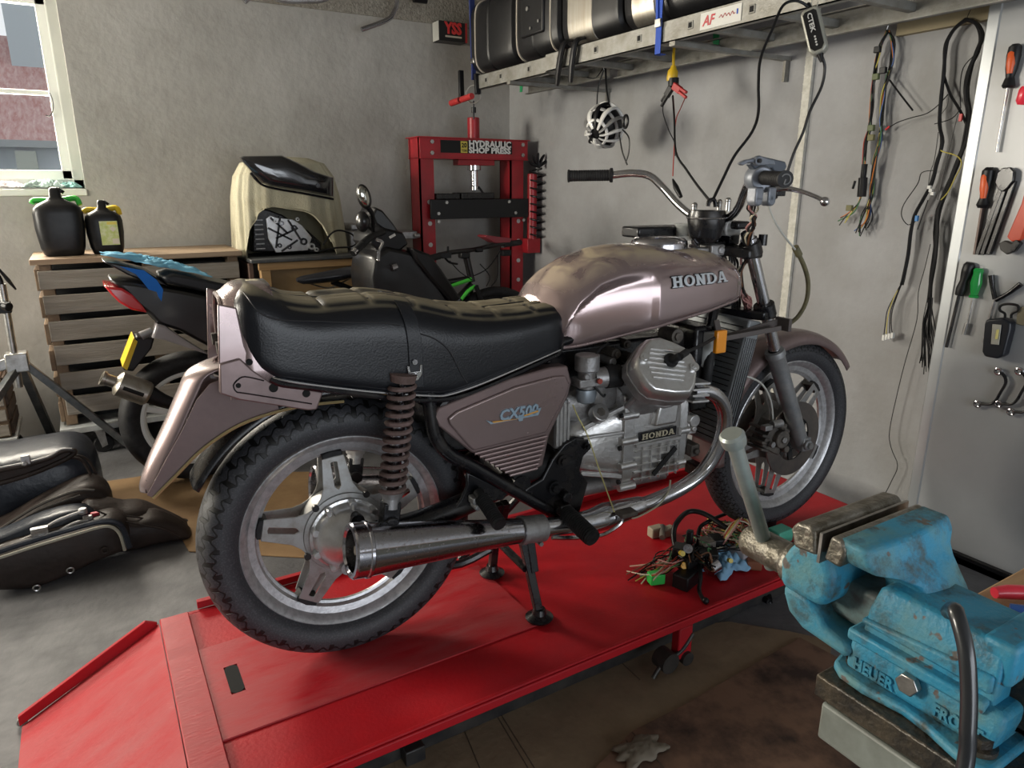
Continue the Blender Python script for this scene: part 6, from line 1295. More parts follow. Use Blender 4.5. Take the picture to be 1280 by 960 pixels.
# ---- cloths
def cloth(name, c, sx, sy, h, m, label, seed, n=26, cat='cloth', zf=None):
    rr = random.Random(seed); ph = [rr.uniform(0, 6.28) for _ in range(8)]; fr = [rr.uniform(5, 14) for _ in range(8)]
    def fn(u, v):
        x = (u-.5)*2; y = (v-.5)*2; e = 1-.18*math.sin(7*math.atan2(y, x)+ph[5]); X_ = x*sx/2*e; Y_ = y*sy/2*e
        f = abs(math.sin(fr[0]*x+3*y+ph[0]))*.5+abs(math.sin(fr[1]*y-4*x+ph[1]))*.35+.3*abs(math.sin(fr[2]*(x+y)+ph[2]))
        edge = max(0, 1-max(abs(x), abs(y))**3); z = h*(f*.8+.1)*(edge*.8+.2)
        bz = zf(c[0]+X_, c[1]+Y_) if zf else c[2]
        return Vector((c[0]+X_, c[1]+Y_, bz+z+.003))
    b = MB(); b.grid(fn, n, n); return tag(b.build(name, m, solid=.002, ang=80), label, cat)
cloth('rag', (-.02, YW+.05, WZ0), .10, .07, .035, mat('teal cloth', (.16, .33, .32), .8), 'teal rag at the right end of the window sill', 3)
cloth('rag', (-.13, YW+.04, WZ0), .16, .08, .05, mat('grey green cloth', (.36, .46, .44), .8), 'grey-green folded rag on the window sill beside the teal one', 4)
cloth('rag', (-.29, YW+.04, WZ0), .14, .07, .04, mat('mauve cloth', (.50, .34, .38), .8, col2=(.8, .8, .8), scale=18, amt=1), 'mauve and white rag at the left edge of the window sill', 5)
# ---- wooden side bench with the cloth-covered engine
m_pine = mat('pine', (.50, .32, .15), .6, col2=(.36, .21, .09), scale=8, amt=1, stretch=(.3, 4, 4))
sb = thing('wooden_bench', 'pine bench with a dark top along the back wall carrying an engine under a cloth', 'workbench', (1.08, 4.15, 0))
b = MB(); b.box((.735, 3.86, .925), (1.46, 4.44, .945)); b.build('bench_top', mat('dark worktop', (.045, .05, .055), .4, col2=(.09, .09, .09), scale=15, amt=1), sb, bevel=.005)
b = MB(); b.box((.775, 3.875, .885), (1.46, 3.90, .923)); b.build('front_rail', m_pine, sb, bevel=.002)
for x in (.785, 1.40):
    b = MB(); b.box((x, 3.88, 0), (x+.05, 3.93, .885)); b.build('leg', m_pine, sb, bevel=.002)
    b = MB(); b.box((x, 4.36, 0), (x+.05, 4.41, .92)); b.build('leg', m_pine, sb, bevel=.002)
b = MB(); b.box((.84, 3.90, .30), (1.40, 3.915, .885)); b.build('front_panel', mat('pine board', (.36, .24, .12), .6, col2=(.26, .16, .07), scale=6, amt=1), sb)
b = MB(); b.box((.735, 3.92, .05), (.755, 4.40, .92)); b.build('side_panel', mat('brown side board', (.11, .07, .055), .7), sb)
EY = 4.0
en = thing('spare_engine', 'bare silver and black engine casing showing under the beige cloth', 'engine', (.90, 4.05, .945))
b = MB(); b.prism([ony(u, v, 4.03) for u, v in ((316, 258), (335, 262), (352, 268), (385, 288), (403, 304), (401, 316), (316, 315))], (0, .22, 0)); b.build('block', m_frame, en, bevel=.008)
b = MB(); b.prism([ony(u, v, 4.02) for u, v in ((332, 273), (338, 269), (346, 272), (366, 274), (378, 282), (390, 297), (385, 313), (345, 316), (335, 298))], (0, .02, 0)); cas = b.build('cover_plate', m_alu, en, bevel=.003)
b = MB()
for a_, e_ in (((335, 285), (365, 300)), ((350, 270), (345, 310)), ((345, 298), (372, 285)), ((360, 275), (376, 300)), ((372, 300), (352, 314)), ((338, 272), (360, 292))): b.beam(ony(*a_, 4.015), ony(*e_, 4.015), .010, .012, (0, 1, 0))
b.build('web', m_frame, cas)
for u, v, r in ((345, 276, .012), (352, 279, .014), (368, 285, .016), (372, 274, .010), (380, 302, .020), (362, 309, .012), (350, 307, .012), (390, 308, .018), (396, 312, .012)):
    q = ony(u, v, 4.005); b = MB(); b.lathe(q, (0, 1, 0), [(r*.5, 0), (r, 0), (r, .02), (r*.5, .02)], 18, closed=True); b.build('boss', [m_alu, m_chromed, m_frame][int(u) % 3], cas)
for k in range(7):
    b = MB(); z = ony(320, 312-k*6, 4.0).z; b.box((.80, 4.01, z), (.845, 4.2, z+.006)); b.build('fin', m_alud, en)
# cloth draped over it
cc = Vector(((ony(296, 260, 4.05).x+ony(430, 260, 4.05).x)/2, 4.13, .945)); WX_ = (ony(432, 300, 4.05).x-ony(294, 300, 4.05).x)/2; H_ = ony(370, 196, 4.1).z-.945
def clf(u, v):
    a = 2*PI*u; c, s = math.cos(a), math.sin(a)
    # silhouette
    k = [.0, .45, .72, .86, .93, .96, .98, 1.0][min(7, int(v*7))]; f = v*7-int(v*7); k2 = [.0, .45, .72, .86, .93, .96, .98, 1.0][min(7, int(v*7)+1)]; k = lerp(k, k2, f)
    ht = [1.0, .985, .93, .80, .60, .38, .18, 0.0]; i = min(6, int(v*7)); z = lerp(ht[i], ht[i+1], v*7-i)
    # the hem is lifted at the front over the engine
    ang = (a/(2*PI)*360) % 360
    lift = 0
    if 215 < ang < 300: lift = max(0, math.sin((ang-215)/85*PI))**.6*.50
    z = max(z, lift*1.0) if v > .3 else z
    fold = 1+.035*math.sin(13*a+2*v)*v+.02*math.sin(29*a)*v
    p = .62
    X_ = WX_*k*fold*math.copysign(abs(c)**p, c)-.02*(1-v); Y_ = .17*k*fold*math.copysign(abs(s)**p, s)
    return cc+Vector((X_, Y_, z*H_))
b = MB(); b.grid(clf, 120, 42); tag(b.build('dust_cloth', mat('beige cloth', (.46, .43, .31), .85, col2=(.33, .29, .19), scale=9, amt=1, bump=.3, bscale=150, contrast=(.5, .8)), solid=.004, ang=80), 'stained beige cloth draped over the spare engine on the pine bench', 'cloth')
fp = thing('fairing_panel', 'glossy black fairing panel lying on top of the beige cloth', 'fairing panel', ony(358, 222, 3.98))
PL = [(299, 197), (304, 195), (352, 194), (372, 203), (395, 215), (417, 222), (417, 246), (395, 242), (340, 233), (325, 228), (313, 215)]
def fpt(u, v, y): return ony(u, v, y)
cen = Vector((358, 219))
RR = []
for dy, k in ((.05, .98), (.02, 1.0), (.0, .96), (-.015, .82), (-.022, .60), (-.024, .3)):
    RR.append([ony(cen.x+(u-cen.x)*k, cen.y+(v-cen.y)*k, 3.93+dy) for u, v in PL])
b = MB(); b.loft(RR); b.build('shell', mat('gloss black', (.012, .012, .014), .12, coat=1.0), fp, ang=35)
q = ony(397, 232, 3.915); MB().cyl(q, q+Vector((0, -.012, 0)), .011, seg=18).build('panel_bolt', m_frame, fp)
b = MB(); b.tube([ony(u, v, 3.96) for u, v in ((313, 216), (326, 230), (345, 236), (380, 242), (417, 249))], .006, 8, 4); b.build('lower_edge', m_frame, fp)
q = ony(440, 290, 4.2); b = MB(); b.box((q.x-.045, 4.12, .946), (q.x+.05, 4.30, 1.06)).box((q.x-.03, 4.14, 1.06), (q.x+.04, 4.28, 1.10))
tag(b.build('gearbox_part', m_alud, bevel=.01), 'grey alloy gearbox housing behind the black mirror on the pine bench', 'gearbox housing')
q = ony(510, 292, 4.2); b = MB(); b.box((q.x-.10, 4.12, .946), (q.x-.06, 4.3, 1.0)).box((q.x-.12, 4.12, 1.0), (q.x+.03, 4.30, 1.045)).cyl((q.x, 4.10, 1.02), (q.x+.035, 4.10, 1.02), .014)
tag(b.build('engine_bracket', m_alud, bevel=.005), 'silver alloy bracket at the right end of the pine bench', 'bracket')
b = MB(); b.tube([ony(u, v, 3.92) for u, v in ((404, 306), (414, 292), (425, 288), (440, 293), (446, 302))], .005, 8, 5).tube([ony(u, v, 3.92) for u, v in ((400, 314), (418, 310), (440, 308), (450, 300))], .005, 8, 5); tag(b.build('rubber_hose', m_black), 'two thin black hoses looping between the spare engine and the black handlebar', 'hose')
# ---- shop press
m_pr = mat('press red', (.40, .015, .025), .38, col2=(.28, .015, .02), scale=10, amt=1)
PYY = 4.08
ps = thing('shop_press', 'red hydraulic shop press standing in the room corner', 'shop press', (2.2, 4.18, 0))
xL0, xL1 = ony(527, 250, PYY).x, ony(545, 250, PYY).x; xR0, xR1 = ony(640, 250, PYY).x, ony(656, 250, PYY).x
zt = ony(590, 174, PYY).z; zb = ony(590, 198, PYY).z
for x0, x1 in ((xL0, xL1), (xR0, xR1)):
    b = MB(); b.box((x0, PYY+.02, .03), (x0+.010, PYY+.16, zt)).box((x0, PYY+.02, .03), (x1, PYY+.03, zt)).box((x0, PYY+.15, .03), (x1, PYY+.16, zt)); u_ = b.build('upright', m_pr, ps)
    for k in range(9):
        z = .18+k*.13; q = Vector(((x0+x1)/2+.012, PYY+.0195, z)); MB().cyl(q, q+Vector((0, -.002, 0)), .014, seg=18).build('pin_hole', mat('pale wall showing', (.5, .5, .5), .8), u_)
    b = MB(); b.box((x0-.01, PYY-.12, 0), (x1+.01, PYY+.30, .03)); b.build('foot', m_pr, ps, bevel=.004)
b = MB(); b.box((xL0-.0, PYY, zb), (xR1+.02, PYY+.012, zt)).box((xL0, PYY+.16, zb), (xR1+.02, PYY+.172, zt)).box((xL0-.015, PYY-.015, zt), (xR1+.03, PYY+.18, zt+.006)).box((xL0-.0, PYY-.01, zb-.006), (xR1+.02, PYY+.18, zb)); hb_ = b.build('head_beam', m_pr, ps, bevel=.001)
q0 = ony(551, 192, PYY-.002); q1 = ony(640, 178, PYY-.002)
b = MB(); b.box((q0.x, PYY-.003, q0.z+.006), (q1.x, PYY, q1.z)); pl_ = b.build('name_plate', mat('plate black', (.006, .006, .006), .5, spec=.3), hb_)
zz = q0.z; hh = (q1.z-q0.z); xs = lerp(q0.x, q1.x, .38)
m_wp = mat('white print', (.75, .75, .72), .5)
b = MB(); b.text('HYDRAULIC', (xs, PYY-.0045, zz+hh*.58), (1, 0, 0), (0, 0, 1), .052, .001, bold=.0022, fit=(q1.x-q0.x)*.60); b.text('SHOP PRESS', (xs, PYY-.0045, zz+hh*.12), (1, 0, 0), (0, 0, 1), .047, .001, bold=.0022, fit=(q1.x-q0.x)*.60); b.build('plate_lettering', m_wp, hb_)
b = MB(); b.box((lerp(q0.x, q1.x, .27), PYY-.004, zz+hh*.1), (lerp(q0.x, q1.x, .36), PYY-.003, zz+hh*.95)); b.build('ton_badge', mat('plate yellow', (.62, .50, .08), .5), hb_)
b = MB(); b.text('20', (lerp(q0.x, q1.x, .278), PYY-.0048, zz+hh*.50), (1, 0, 0), (0, 0, 1), .038, .001, bold=.001, fit=.036); b.text('TON', (lerp(q0.x, q1.x, .278), PYY-.0048, zz+hh*.18), (1, 0, 0), (0, 0, 1), .02, .001, bold=.0005, fit=.036); b.build('ton_lettering', mat('plate black'), hb_)
for u, v in ((539.5, 177), (539.5, 191), (653, 181), (653, 194)): q = ony(u, v, PYY); MB().hexb(q, (0, -1, 0), .013, .010).build('beam_bolt', m_steel, hb_)
cxp = ony(592, 170, 4.16).x
b = MB(); b.cyl((cxp, 4.16, zt+.0), (cxp, 4.16, ony(592, 147, 4.16).z), .038, seg=28); b.build('ram_cylinder', m_pr, ps, bevel=.004)
b = MB(); b.box((cxp-.13, 4.12, zb-.04), (cxp+.13, 4.20, zb-.006)); b.build('ram_bracket', m_pr, ps, bevel=.003)
b = MB(); b.lathe((cxp, 4.16, zb-.04), (0, 0, -1), [(0, 0), (.044, 0), (.044, .028), (.024, .034), (.024, .125), (.028, .127), (.028, .15), (0, .15)], 28); b.build('ram', m_chrome, ps, ang=30)
b = MB(); b.tube([(cxp+.02, 4.14, zb-.17), (cxp+.05, 4.12, zb-.22), (cxp+.07, 4.12, zb-.24)], .007, 8, 3); b.build('hook', m_black, ps)
tz1 = ony(590, 249, PYY-.03).z; tz0 = ony(590, 273, PYY-.03).z
b = MB(); b.box((xL0+.045, PYY-.03, tz0), (xR1+.01, PYY-.015, tz1)).box((xL0+.045, PYY+.175, tz0), (xR1+.01, PYY+.19, tz1)).box((xL0+.08, PYY-.015, tz0+.02), (xL0+.09, PYY+.175, tz1-.02)); tb = b.build('bed', m_black, ps, bevel=.003)
for u, v in ((558, 253), (548, 267), (636, 252), (644, 266), (548, 277), (654, 275)): q = ony(u, v, PYY-.03); MB().hexb(q, (0, -1, 0), .011, .008).build('bed_bolt', m_steel, tb)
b = MB(); b.box((ony(546, 245, PYY).x, PYY-.0, tz1), (ony(575, 245, PYY).x, PYY+.14, tz1+.035)).box((ony(577, 245, PYY).x, PYY-.0, tz1), (ony(618, 245, PYY).x, PYY+.14, tz1+.04)); b.build('press_plate', m_frame, ps, bevel=.004)
px_ = ony(661, 250, 4.1).x
b = MB(); b.cyl((px_, 4.06, ony(661, 300, 4.06).z), (px_, 4.06, ony(661, 217, 4.06).z), .032, seg=24).box((px_-.05, 4.03, ony(661, 316, 4.06).z), (px_+.05, 4.10, ony(661, 298, 4.06).z)); b.build('pump', m_pr, ps, bevel=.003)
hs = []
z1_, z0_ = ony(664, 206, 4.0).z, ony(664, 298, 4.0).z
for k in range(9*14+1): t_ = k/14; hs.append(Vector((px_+.02+.042*math.cos(2*PI*t_), 4.04+.05*math.sin(2*PI*t_), lerp(z1_-.02, z0_, t_/9))))
ho = MB().tube(hs, .006, 7, 1)
for k in range(5): a_ = PI*.15+k*PI*.17; q = Vector((px_+.01, 3.99, z1_-.015)); ho.tube([q, q+Vector((.05*math.cos(a_)-.01, 0, .05*math.sin(a_))), q+Vector((.085*math.cos(a_+.12), 0, .085*math.sin(a_+.12))), q+Vector((.05*math.cos(a_+.25), .01, .05*math.sin(a_+.25))), q], .006, 6, 4)
tag(ho.build('air_hose', m_black), 'black coiled air hose wound round the pump of the red press', 'hose')
# ---- second motorcycle
Y2 = 3.36
def r2(px, py, y=Y2-.12): return ony(px, py, y)
m2 = thing('motorcycle', 'black fully faired motorcycle with a red tail light behind the mauve one', 'motorcycle', (r2(243, 530).x, Y2, 0))
m_gb2 = mat('gloss black fairing', (.005, .005, .006), .32, coat=.25, col2=(.012, .012, .012), scale=12, amt=1, contrast=(.6, .8), rvar=.3)
def slabp(name, pts, y0, y1, m, bev=.012, par=None, **k):
    b = MB(); P_ = [ony(u, v, Y2-.12) for u, v in pts]; n = len(P_)
    c_ = sum(P_, Vector())/n; mid = (y0+y1)/2
    RR = []
    for y, s in ((y0, .90), (y0+(y1-y0)*.12, .985), (mid, 1.0), (y1-(y1-y0)*.12, .985), (y1, .90)): RR.append([Vector((c_.x+(p.x-c_.x)*s, y, c_.z+(p.z-c_.z)*s)) for p in P_])
    b.loft(RR); return b.build(name, m, par or m2, bevel=bev, **k)
slabp('tail_fairing', [(134, 349), (160, 350), (230, 362), (320, 382), (345, 392), (345, 455), (300, 450), (262, 435), (225, 415), (195, 405), (184, 393), (165, 378), (150, 362)], Y2-.13, Y2+.13, m_gb2, .01)
slabp('seat', [(198, 345), (212, 341), (240, 346), (285, 355), (330, 366), (360, 366), (360, 390), (300, 378), (240, 362), (205, 354)], Y2-.12, Y2+.12, m_vinyl, .01)
slabp('grab_rail', [(127, 327), (140, 328), (180, 338), (205, 352), (215, 360), (190, 356), (160, 345)], Y2-.10, Y2+.10, m_gb2, .006)
slabp('tail_light', [(128, 356), (152, 359), (166, 367), (178, 380), (186, 392), (165, 388), (148, 378), (138, 368)], Y2-.135, Y2+.10, mat('red lens', (.55, .01, .015), .15, coat=.8), .008)
slabp('indicator', [(194, 403), (205, 406), (225, 420), (262, 443), (240, 436), (205, 424), (188, 421)], Y2-.15, Y2-.09, mat('smoked lens', (.30, .28, .29), .2, coat=.8), .006)
b = MB(); b.cyl(r2(176, 420), r2(190, 413), .018, .014, seg=14); b.build('indicator_stalk', m_fork, m2)
slabp('plate_bracket', [(172, 424), (196, 425), (192, 440), (168, 470), (155, 468), (160, 450)], Y2-.05, Y2+.05, m_black, .004)
b = MB(); P_ = [r2(u, v, Y2-.07) for u, v in ((167, 423), (172, 427), (159, 463), (153, 459))]; b.prism([P_[0], P_[3], P_[3]+Vector((0, .16, .0)), P_[0]+Vector((0, .16, 0))], (.003, 0, .001)); b.build('number_plate', mat('plate yellow bright', (.75, .50, .02), .4), m2)
b = MB(); b.prism([P_[0]+Vector((.0, -.002, 0)), P_[1], P_[2], P_[3]+Vector((0, -.002, 0))], (0, .006, 0)); b.build('number_plate_edge', mat('plate yellow bright'), m2)
a_ = r2(127, 472, Y2-.16); e_ = r2(186, 493, Y2-.16); d_ = (e_-a_).normalized(); Ln = (e_-a_).length
b = MB(); b.lathe(a_, d_, [(.018, 0), (.030, 0), (.030, .012), (.024, .014), (.024, .05), (.046, .06), (.052, .066), (.052, Ln-.01), (.045, Ln), (.02, Ln+.01), (0, Ln+.01)], 32); b.build('silencer', m_brush, m2, ang=30)
b = MB(); b.lathe(a_, d_, [(0, .012), (.02, .012)], 16).cyl(a_+d_*.08+Vector((0, -.052, .0)), a_+d_*.16+Vector((0, -.052, 0)), .008, seg=8); b.each('silencer_core', m_black, m2)
b = MB(); b.tube([e_, e_+d_*.12, Vector((e_.x+.35, Y2-.13, .35)), Vector((e_.x+.75, Y2-.08, .3))], [.04, .025, .02, .02], 12, 5); b.build('exhaust_link', m_black, m2)
for xx, nm in ((r2(243, 530, Y2).x, 'r'), (r2(243, 530, Y2).x+1.31, 'f')):
    c_ = Vector((xx, Y2, .308)); pr = tyre_prof(.30, .058 if nm == 'r' else .05, .215, .04)
    MB().lathe(c_, (0, 1, 0), pr, 72).build('tyre', m_rub, m2, ang=60)
    MB().lathe(c_, (0, 1, 0), [(.218, -.042), (.205, -.042), (.195, -.03), (.19, 0), (.195, .03), (.205, .042), (.218, .042)], 64, closed=True).build('rim', m_white, m2, ang=30)
    for k in range(5):
        a = k*2*PI/5+.3; D2 = Vector((math.cos(a), 0, math.sin(a))); b = MB(); b.beam(c_+D2*.03, c_+D2*.195, .03, .03, (0, 1, 0)); b.build('spoke', m_white, m2, bevel=.006)
    MB().cyl(c_+Vector((0, -.07, 0)), c_+Vector((0, .07, 0)), .04).build('hub', m_frame, m2)
    if nm == 'f':
        for s in (-1, 1):
            b = MB(); b.tube([c_+Vector((0, s*.09, 0)), c_+Vector((-.30, s*.09, .68))], .02, 12, 1); b.build('fork_leg', m_frame, m2)
        b = MB(); b.tube([c_+Vector((.33*math.cos(a), 0, .33*math.sin(a))) for a in [lerp(.5, 2.6, k/10) for k in range(11)]], .05, 10, 1, flat=.25); b.build('mudguard', m_gb2, m2)
    else:
        b = MB(); b.beam(c_+Vector((0, -.10, 0)), c_+Vector((.5, -.08, .06)), .03, .06); b.beam(c_+Vector((0, .10, 0)), c_+Vector((.5, .08, .06)), .03, .06); b.build('swingarm', m_frame, m2, bevel=.006)
xw = r2(243, 530, Y2).x
b = MB(); b.box((xw+.38, Y2-.14, .28), (xw+.85, Y2+.14, .62)); b.build('engine', m_frame, m2, bevel=.03)
b = MB(); b.loft([[Vector((x, Y2+w_*math.cos(t_), z_+h_*math.sin(t_))) for t_ in (2*PI*k/24 for k in range(24))] for x, w_, z_, h_ in ((xw+.32, .08, .66, .06), (xw+.42, .12, .68, .09), (xw+.60, .14, .70, .11), (xw+.82, .13, .70, .10), (xw+.92, .06, .70, .05))]); b.build('fuel_tank', m_gb2, m2)
def f2(n, pts, y0, y1, m=m_gb2, bev=.008): return slabp(n, pts, y0, y1, m, bev)
f2('front_fairing', [(462, 320), (480, 306), (508, 312), (520, 318), (540, 345), (562, 380), (560, 420), (480, 420), (462, 380), (458, 345)], Y2-.16, Y2+.16)
f2('side_fin', [(508, 308), (530, 316), (545, 335), (570, 372), (560, 378), (530, 345), (512, 322)], Y2-.19, Y2-.10, m_black)
f2('cockpit', [(462, 292), (478, 284), (505, 290), (512, 305), (500, 315), (475, 318), (460, 305)], Y2-.13, Y2+.13, m_black)
f2('windscreen', [(466, 268), (471, 258), (480, 262), (495, 280), (511, 304), (505, 306), (488, 292), (470, 280)], Y2-.10, Y2+.10)
b = MB(); q = r2(453, 277, Y2-.18); b.ell(q, (.032, .04, .048), 20, 12); b.tube([q+Vector((.02, 0, -.02)), r2(470, 292, Y2-.12)], .007, 8, 1); b.build('headlamp_pod', m_gb2, m2)
mm_ = r2(455, 246, Y2-.24); b = MB(); Mm = Matrix.Rotation(-.25, 3, 'Y'); b.ell(mm_, (.032, .022, .056), 24, 14, Mm); mir = b.build('mirror', m_gb2, m2)
b = MB(); b.ell(mm_+Vector((-.006, -.014, .002)), (.024, .012, .046), 20, 12, Mm); b.build('mirror_glass', mat('mirror glass', (.5, .5, .45), .06, 1.), mir)
b = MB(); b.tube([mm_+Vector((.01, 0, -.04)), r2(466, 270, Y2-.2), r2(466, 292, Y2-.16)], [.012, .010, .008], 8, 3); b.build('mirror_stem', m_black, m2)
b = MB(); b.tube([r2(442, 316, Y2-.30), r2(452, 306, Y2-.27)], .017, 14, 1).tube([r2(452, 306, Y2-.27), r2(464, 296, Y2-.22), r2(480, 290, Y2-.12)], [.019, .016, .012], 12, 3); b.build('handlebar_grip', m_rub, m2)
b = MB(); b.cyl(r2(441, 317, Y2-.305), r2(444.5, 313, Y2-.295), .015, seg=16); b.build('bar_end', m_chrome, m2)
b = MB(); b.tube([r2(470, 299, Y2-.24), r2(478, 303, Y2-.25), r2(474, 313, Y2-.26), r2(473, 325, Y2-.27)], [.008, .007, .006, .007], 8, 4).ell(r2(473, 325, Y2-.27), .009, 10, 6); b.build('brake_lever', m_chrome, m2)
b = MB(); b.cyl(r2(489, 335, Y2-.17), r2(495, 333, Y2-.165), .018, seg=16); b.build('fairing_bolt', m_chromed, m2)
b = MB(); b.beam(r2(487, 297, Y2-.135), r2(494, 293, Y2-.135), .004, .012); b.build('white_sticker', m_wp, m2)
sz = lambda x, y: r2(170, 333).z+(x-r2(170, 333).x)*(-.28)+.01
cx = r2(190, 345).x
cloth('cleaning_cloth', (r2(200, 343).x, Y2-.0, .98), .34, .20, .035, mat('light blue microfibre', (.17, .46, .66), .85), 'light blue microfibre cloth thrown over the seat of the black motorcycle', 11, n=34, zf=sz)
b = MB(); P_ = [r2(u, v, Y2-.135) for u, v in ((150, 333), (170, 343), (178, 352), (186, 362), (196, 365), (198, 371), (202, 377), (204, 362), (196, 350), (180, 338))]; b.prism(P_, (0, .005, 0)); tag(b.build('cleaning_cloth', mat('deep blue microfibre', (.01, .16, .62), .8)), 'deep blue cloth hanging beneath the light blue one on the black motorcycle tail', 'cloth')
# ---- mountain bike
Y3 = 3.70
def r3(u, v, y=Y3): return ony(u, v, y)
bk = thing('mountain_bike', 'black and green mountain bike standing behind the black motorcycle', 'bicycle', (r3(500, 400).x, Y3, 0))
m_grn = mat('neon green paint', (.08, .62, .06), .35)
fx_ = r3(617, 352).x; fwc = Vector((fx_, Y3, .365)); rwc = Vector((fx_-1.10, Y3, .365))
for c_ in (fwc, rwc):
    b = MB(); b.torus(c_, (0, 1, 0), .335, .03, 64, 12); b.build('tyre', m_rub, bk)
    b = MB(); b.torus(c_, (0, 1, 0), .302, .010, 64, 8); b.build('rim', m_black, bk)
    b = MB()
    for k in range(28): a = 2*PI*k/28; b.tube([c_+Vector((0, .02*(-1)**k, 0)), c_+Vector((.3*math.cos(a), 0, .3*math.sin(a)))], .0012, 4, 1)
    b.build('spokes', m_steel, bk); b = MB(); b.cyl(c_+Vector((0, -.05, 0)), c_+Vector((0, .05, 0)), .02); b.build('hub', m_black, bk)
ht = r3(583, 322); hbm = r3(590, 352); bb = Vector((fx_-.66, Y3, .32)); stp = Vector((fx_-.80, Y3, .74))
b = MB(); b.cyl(ht, hbm, .020).tube([hbm+Vector((0, 0, .02)), stp], .018, 10, 1).tube([hbm-Vector((0, 0, .02)), bb], .026, 12, 1).tube([stp+Vector((0, 0, .04)), bb], .017, 10, 1).tube([bb, rwc], .012, 8, 1).tube([stp, rwc], .010, 8, 1); b.build('frame', m_gb2, bk)
b = MB(); b.tube([r3(589, 349, Y3-.02), r3(560, 359, Y3-.02), r3(533, 370, Y3-.02)], [.012, .010, .006], 8, 3).tube([r3(594, 358, Y3-.03), r3(585, 364, Y3-.03), r3(577, 374, Y3-.03)], [.012, .012, .010], 8, 3).tube([bb+Vector((.1, -.03, .05)), bb+Vector((.28, -.03, .2))], .010, 8, 1).tube([rwc+Vector((.05, -.03, .02)), rwc+Vector((.25, -.03, -.01))], .010, 8, 1); b.build('green_stripe', m_grn, bk)
for s in (-1, 1):
    b = MB(); b.tube([hbm+Vector((0, s*.05, -.02)), fwc+Vector((0, s*.05, 0))], .014, 10, 1); b.build('fork_leg', m_black, bk)
b = MB(); pts = [(540, 322), (556, 317), (575, 314), (592, 312), (606, 309), (628, 305), (642, 304)]
b.tube([r3(u, v, Y3-.28+i*.09) for i, (u, v) in enumerate(pts)], .013, 10, 4); b.build('handlebar', m_black, bk)
b = MB(); b.tube([r3(534, 324, Y3-.32), r3(549, 320, Y3-.27)], .018, 12, 1); b.build('grip', m_rub, bk)
b = MB(); b.tube([r3(628, 306, Y3+.18), r3(650, 303, Y3+.26)], .019, 12, 1); b.build('grip', m_rub, bk)
b = MB(); b.cbox(r3(580, 318), (.06, .05, .045)).cbox(r3(598, 312), (.05, .04, .03)); b.build('stem', m_black, bk, bevel=.008)
b = MB(); b.cbox(r3(556, 319, Y3-.25), (.06, .04, .03)).tube([r3(556, 322, Y3-.25), r3(562, 328, Y3-.27), r3(572, 330, Y3-.27)], .006, 8, 3).cyl(r3(560, 316, Y3-.25), r3(560, 308, Y3-.25), .006).cbox(r3(632, 316, Y3+.1), (.06, .04, .035)); b.each('brake_lever', m_black, bk, bevel=.003)
for pts in ([(562, 326), (575, 340), (590, 350)], [(625, 314), (610, 335), (592, 345)], [(600, 330), (612, 345), (608, 358)], [(622, 318), (622, 345), (614, 358)]):
    b = MB(); b.tube([r3(u, v, Y3-.05) for u, v in pts], .003, 6, 4); b.build('brake_cable', m_black, bk)
b = MB(); b.prism([r3(u, v, Y3-.05) for u, v in ((606, 296), (609, 294), (640, 298), (638, 303), (620, 304))], (0, .10, 0)); tag(b.build('red_tray', mat('dull red plastic', (.25, .03, .04), .5), bevel=.003), 'small dull red tray sitting on the mountain bike handlebar before the press', 'tray')
RR = []
for u, v, w_, h_ in ((371, 347, .018, .010), (378, 347, .030, .022), (395, 345, .036, .028), (415, 342, .045, .032), (435, 338, .070, .032), (450, 335, .080, .026), (458, 334, .060, .012)):
    c_ = r3(u, v+3); RR.append([c_+Vector((0, w_*math.cos(t_), h_*math.sin(t_))) for t_ in (2*PI*k/16 for k in range(16))])
b = MB(); b.loft(RR); b.build('saddle', mat('saddle vinyl', (.012, .013, .018), .3, coat=.3), bk)
b = MB(); b.tube([r3(380, 352), r3(410, 360), r3(430, 352), r3(448, 342)], .004, 6, 4); b.build('saddle_rail', m_steel, bk)
b = MB(); b.cyl(stp, r3(415, 352), .015); b.build('seat_post', m_black, bk)
# ================================================================ left side and floor things
m_leath = mat('dark brown leather', (.016, .011, .009), .45, col2=(.035, .024, .02), scale=7, amt=1, bump=.15, bscale=60, rvar=.2, spec=.3)
m_leathb = mat('blue black leather', (.009, .012, .020), .36, col2=(.02, .025, .035), scale=5, amt=1, bump=.2, bscale=35, spec=.35)
def pillow(name, P_, vec, m, par, k=.86, **kw):
    P_ = [Vector(p) for p in P_]; c = sum(P_, Vector())/len(P_); vec = Vector(vec); RR = []
    P_ = smooth_pts(P_, 3, closed=True)
    for t, s in ((0, k*.80), (.03, k*.93), (.12, 1-.5*(1-k)*.5), (.3, 1), (.7, 1), (.88, 1-.5*(1-k)*.5), (.97, k*.93), (1, k*.8)): RR.append([c+(p-c)*s+vec*t for p in P_])
    return MB().loft(RR).build(name, m, par, ang=70, **kw)
def A(u, v, y): p = ony(u, v, y); p.z = max(p.z, .004); return p
bg = thing('leather_bag', 'blue-black leather bag with a silver-edged strap, furthest back of the pile on the floor', 'bag', A(40, 640, 3.15))
pillow('body', [A(u, v, 3.05) for u, v in ((-60, 600), (0, 582), (40, 574), (80, 568), (104, 573), (118, 592), (126, 620), (128, 655), (100, 690), (20, 700), (-60, 700))], (.02, .36, 0), m_leathb, bg)
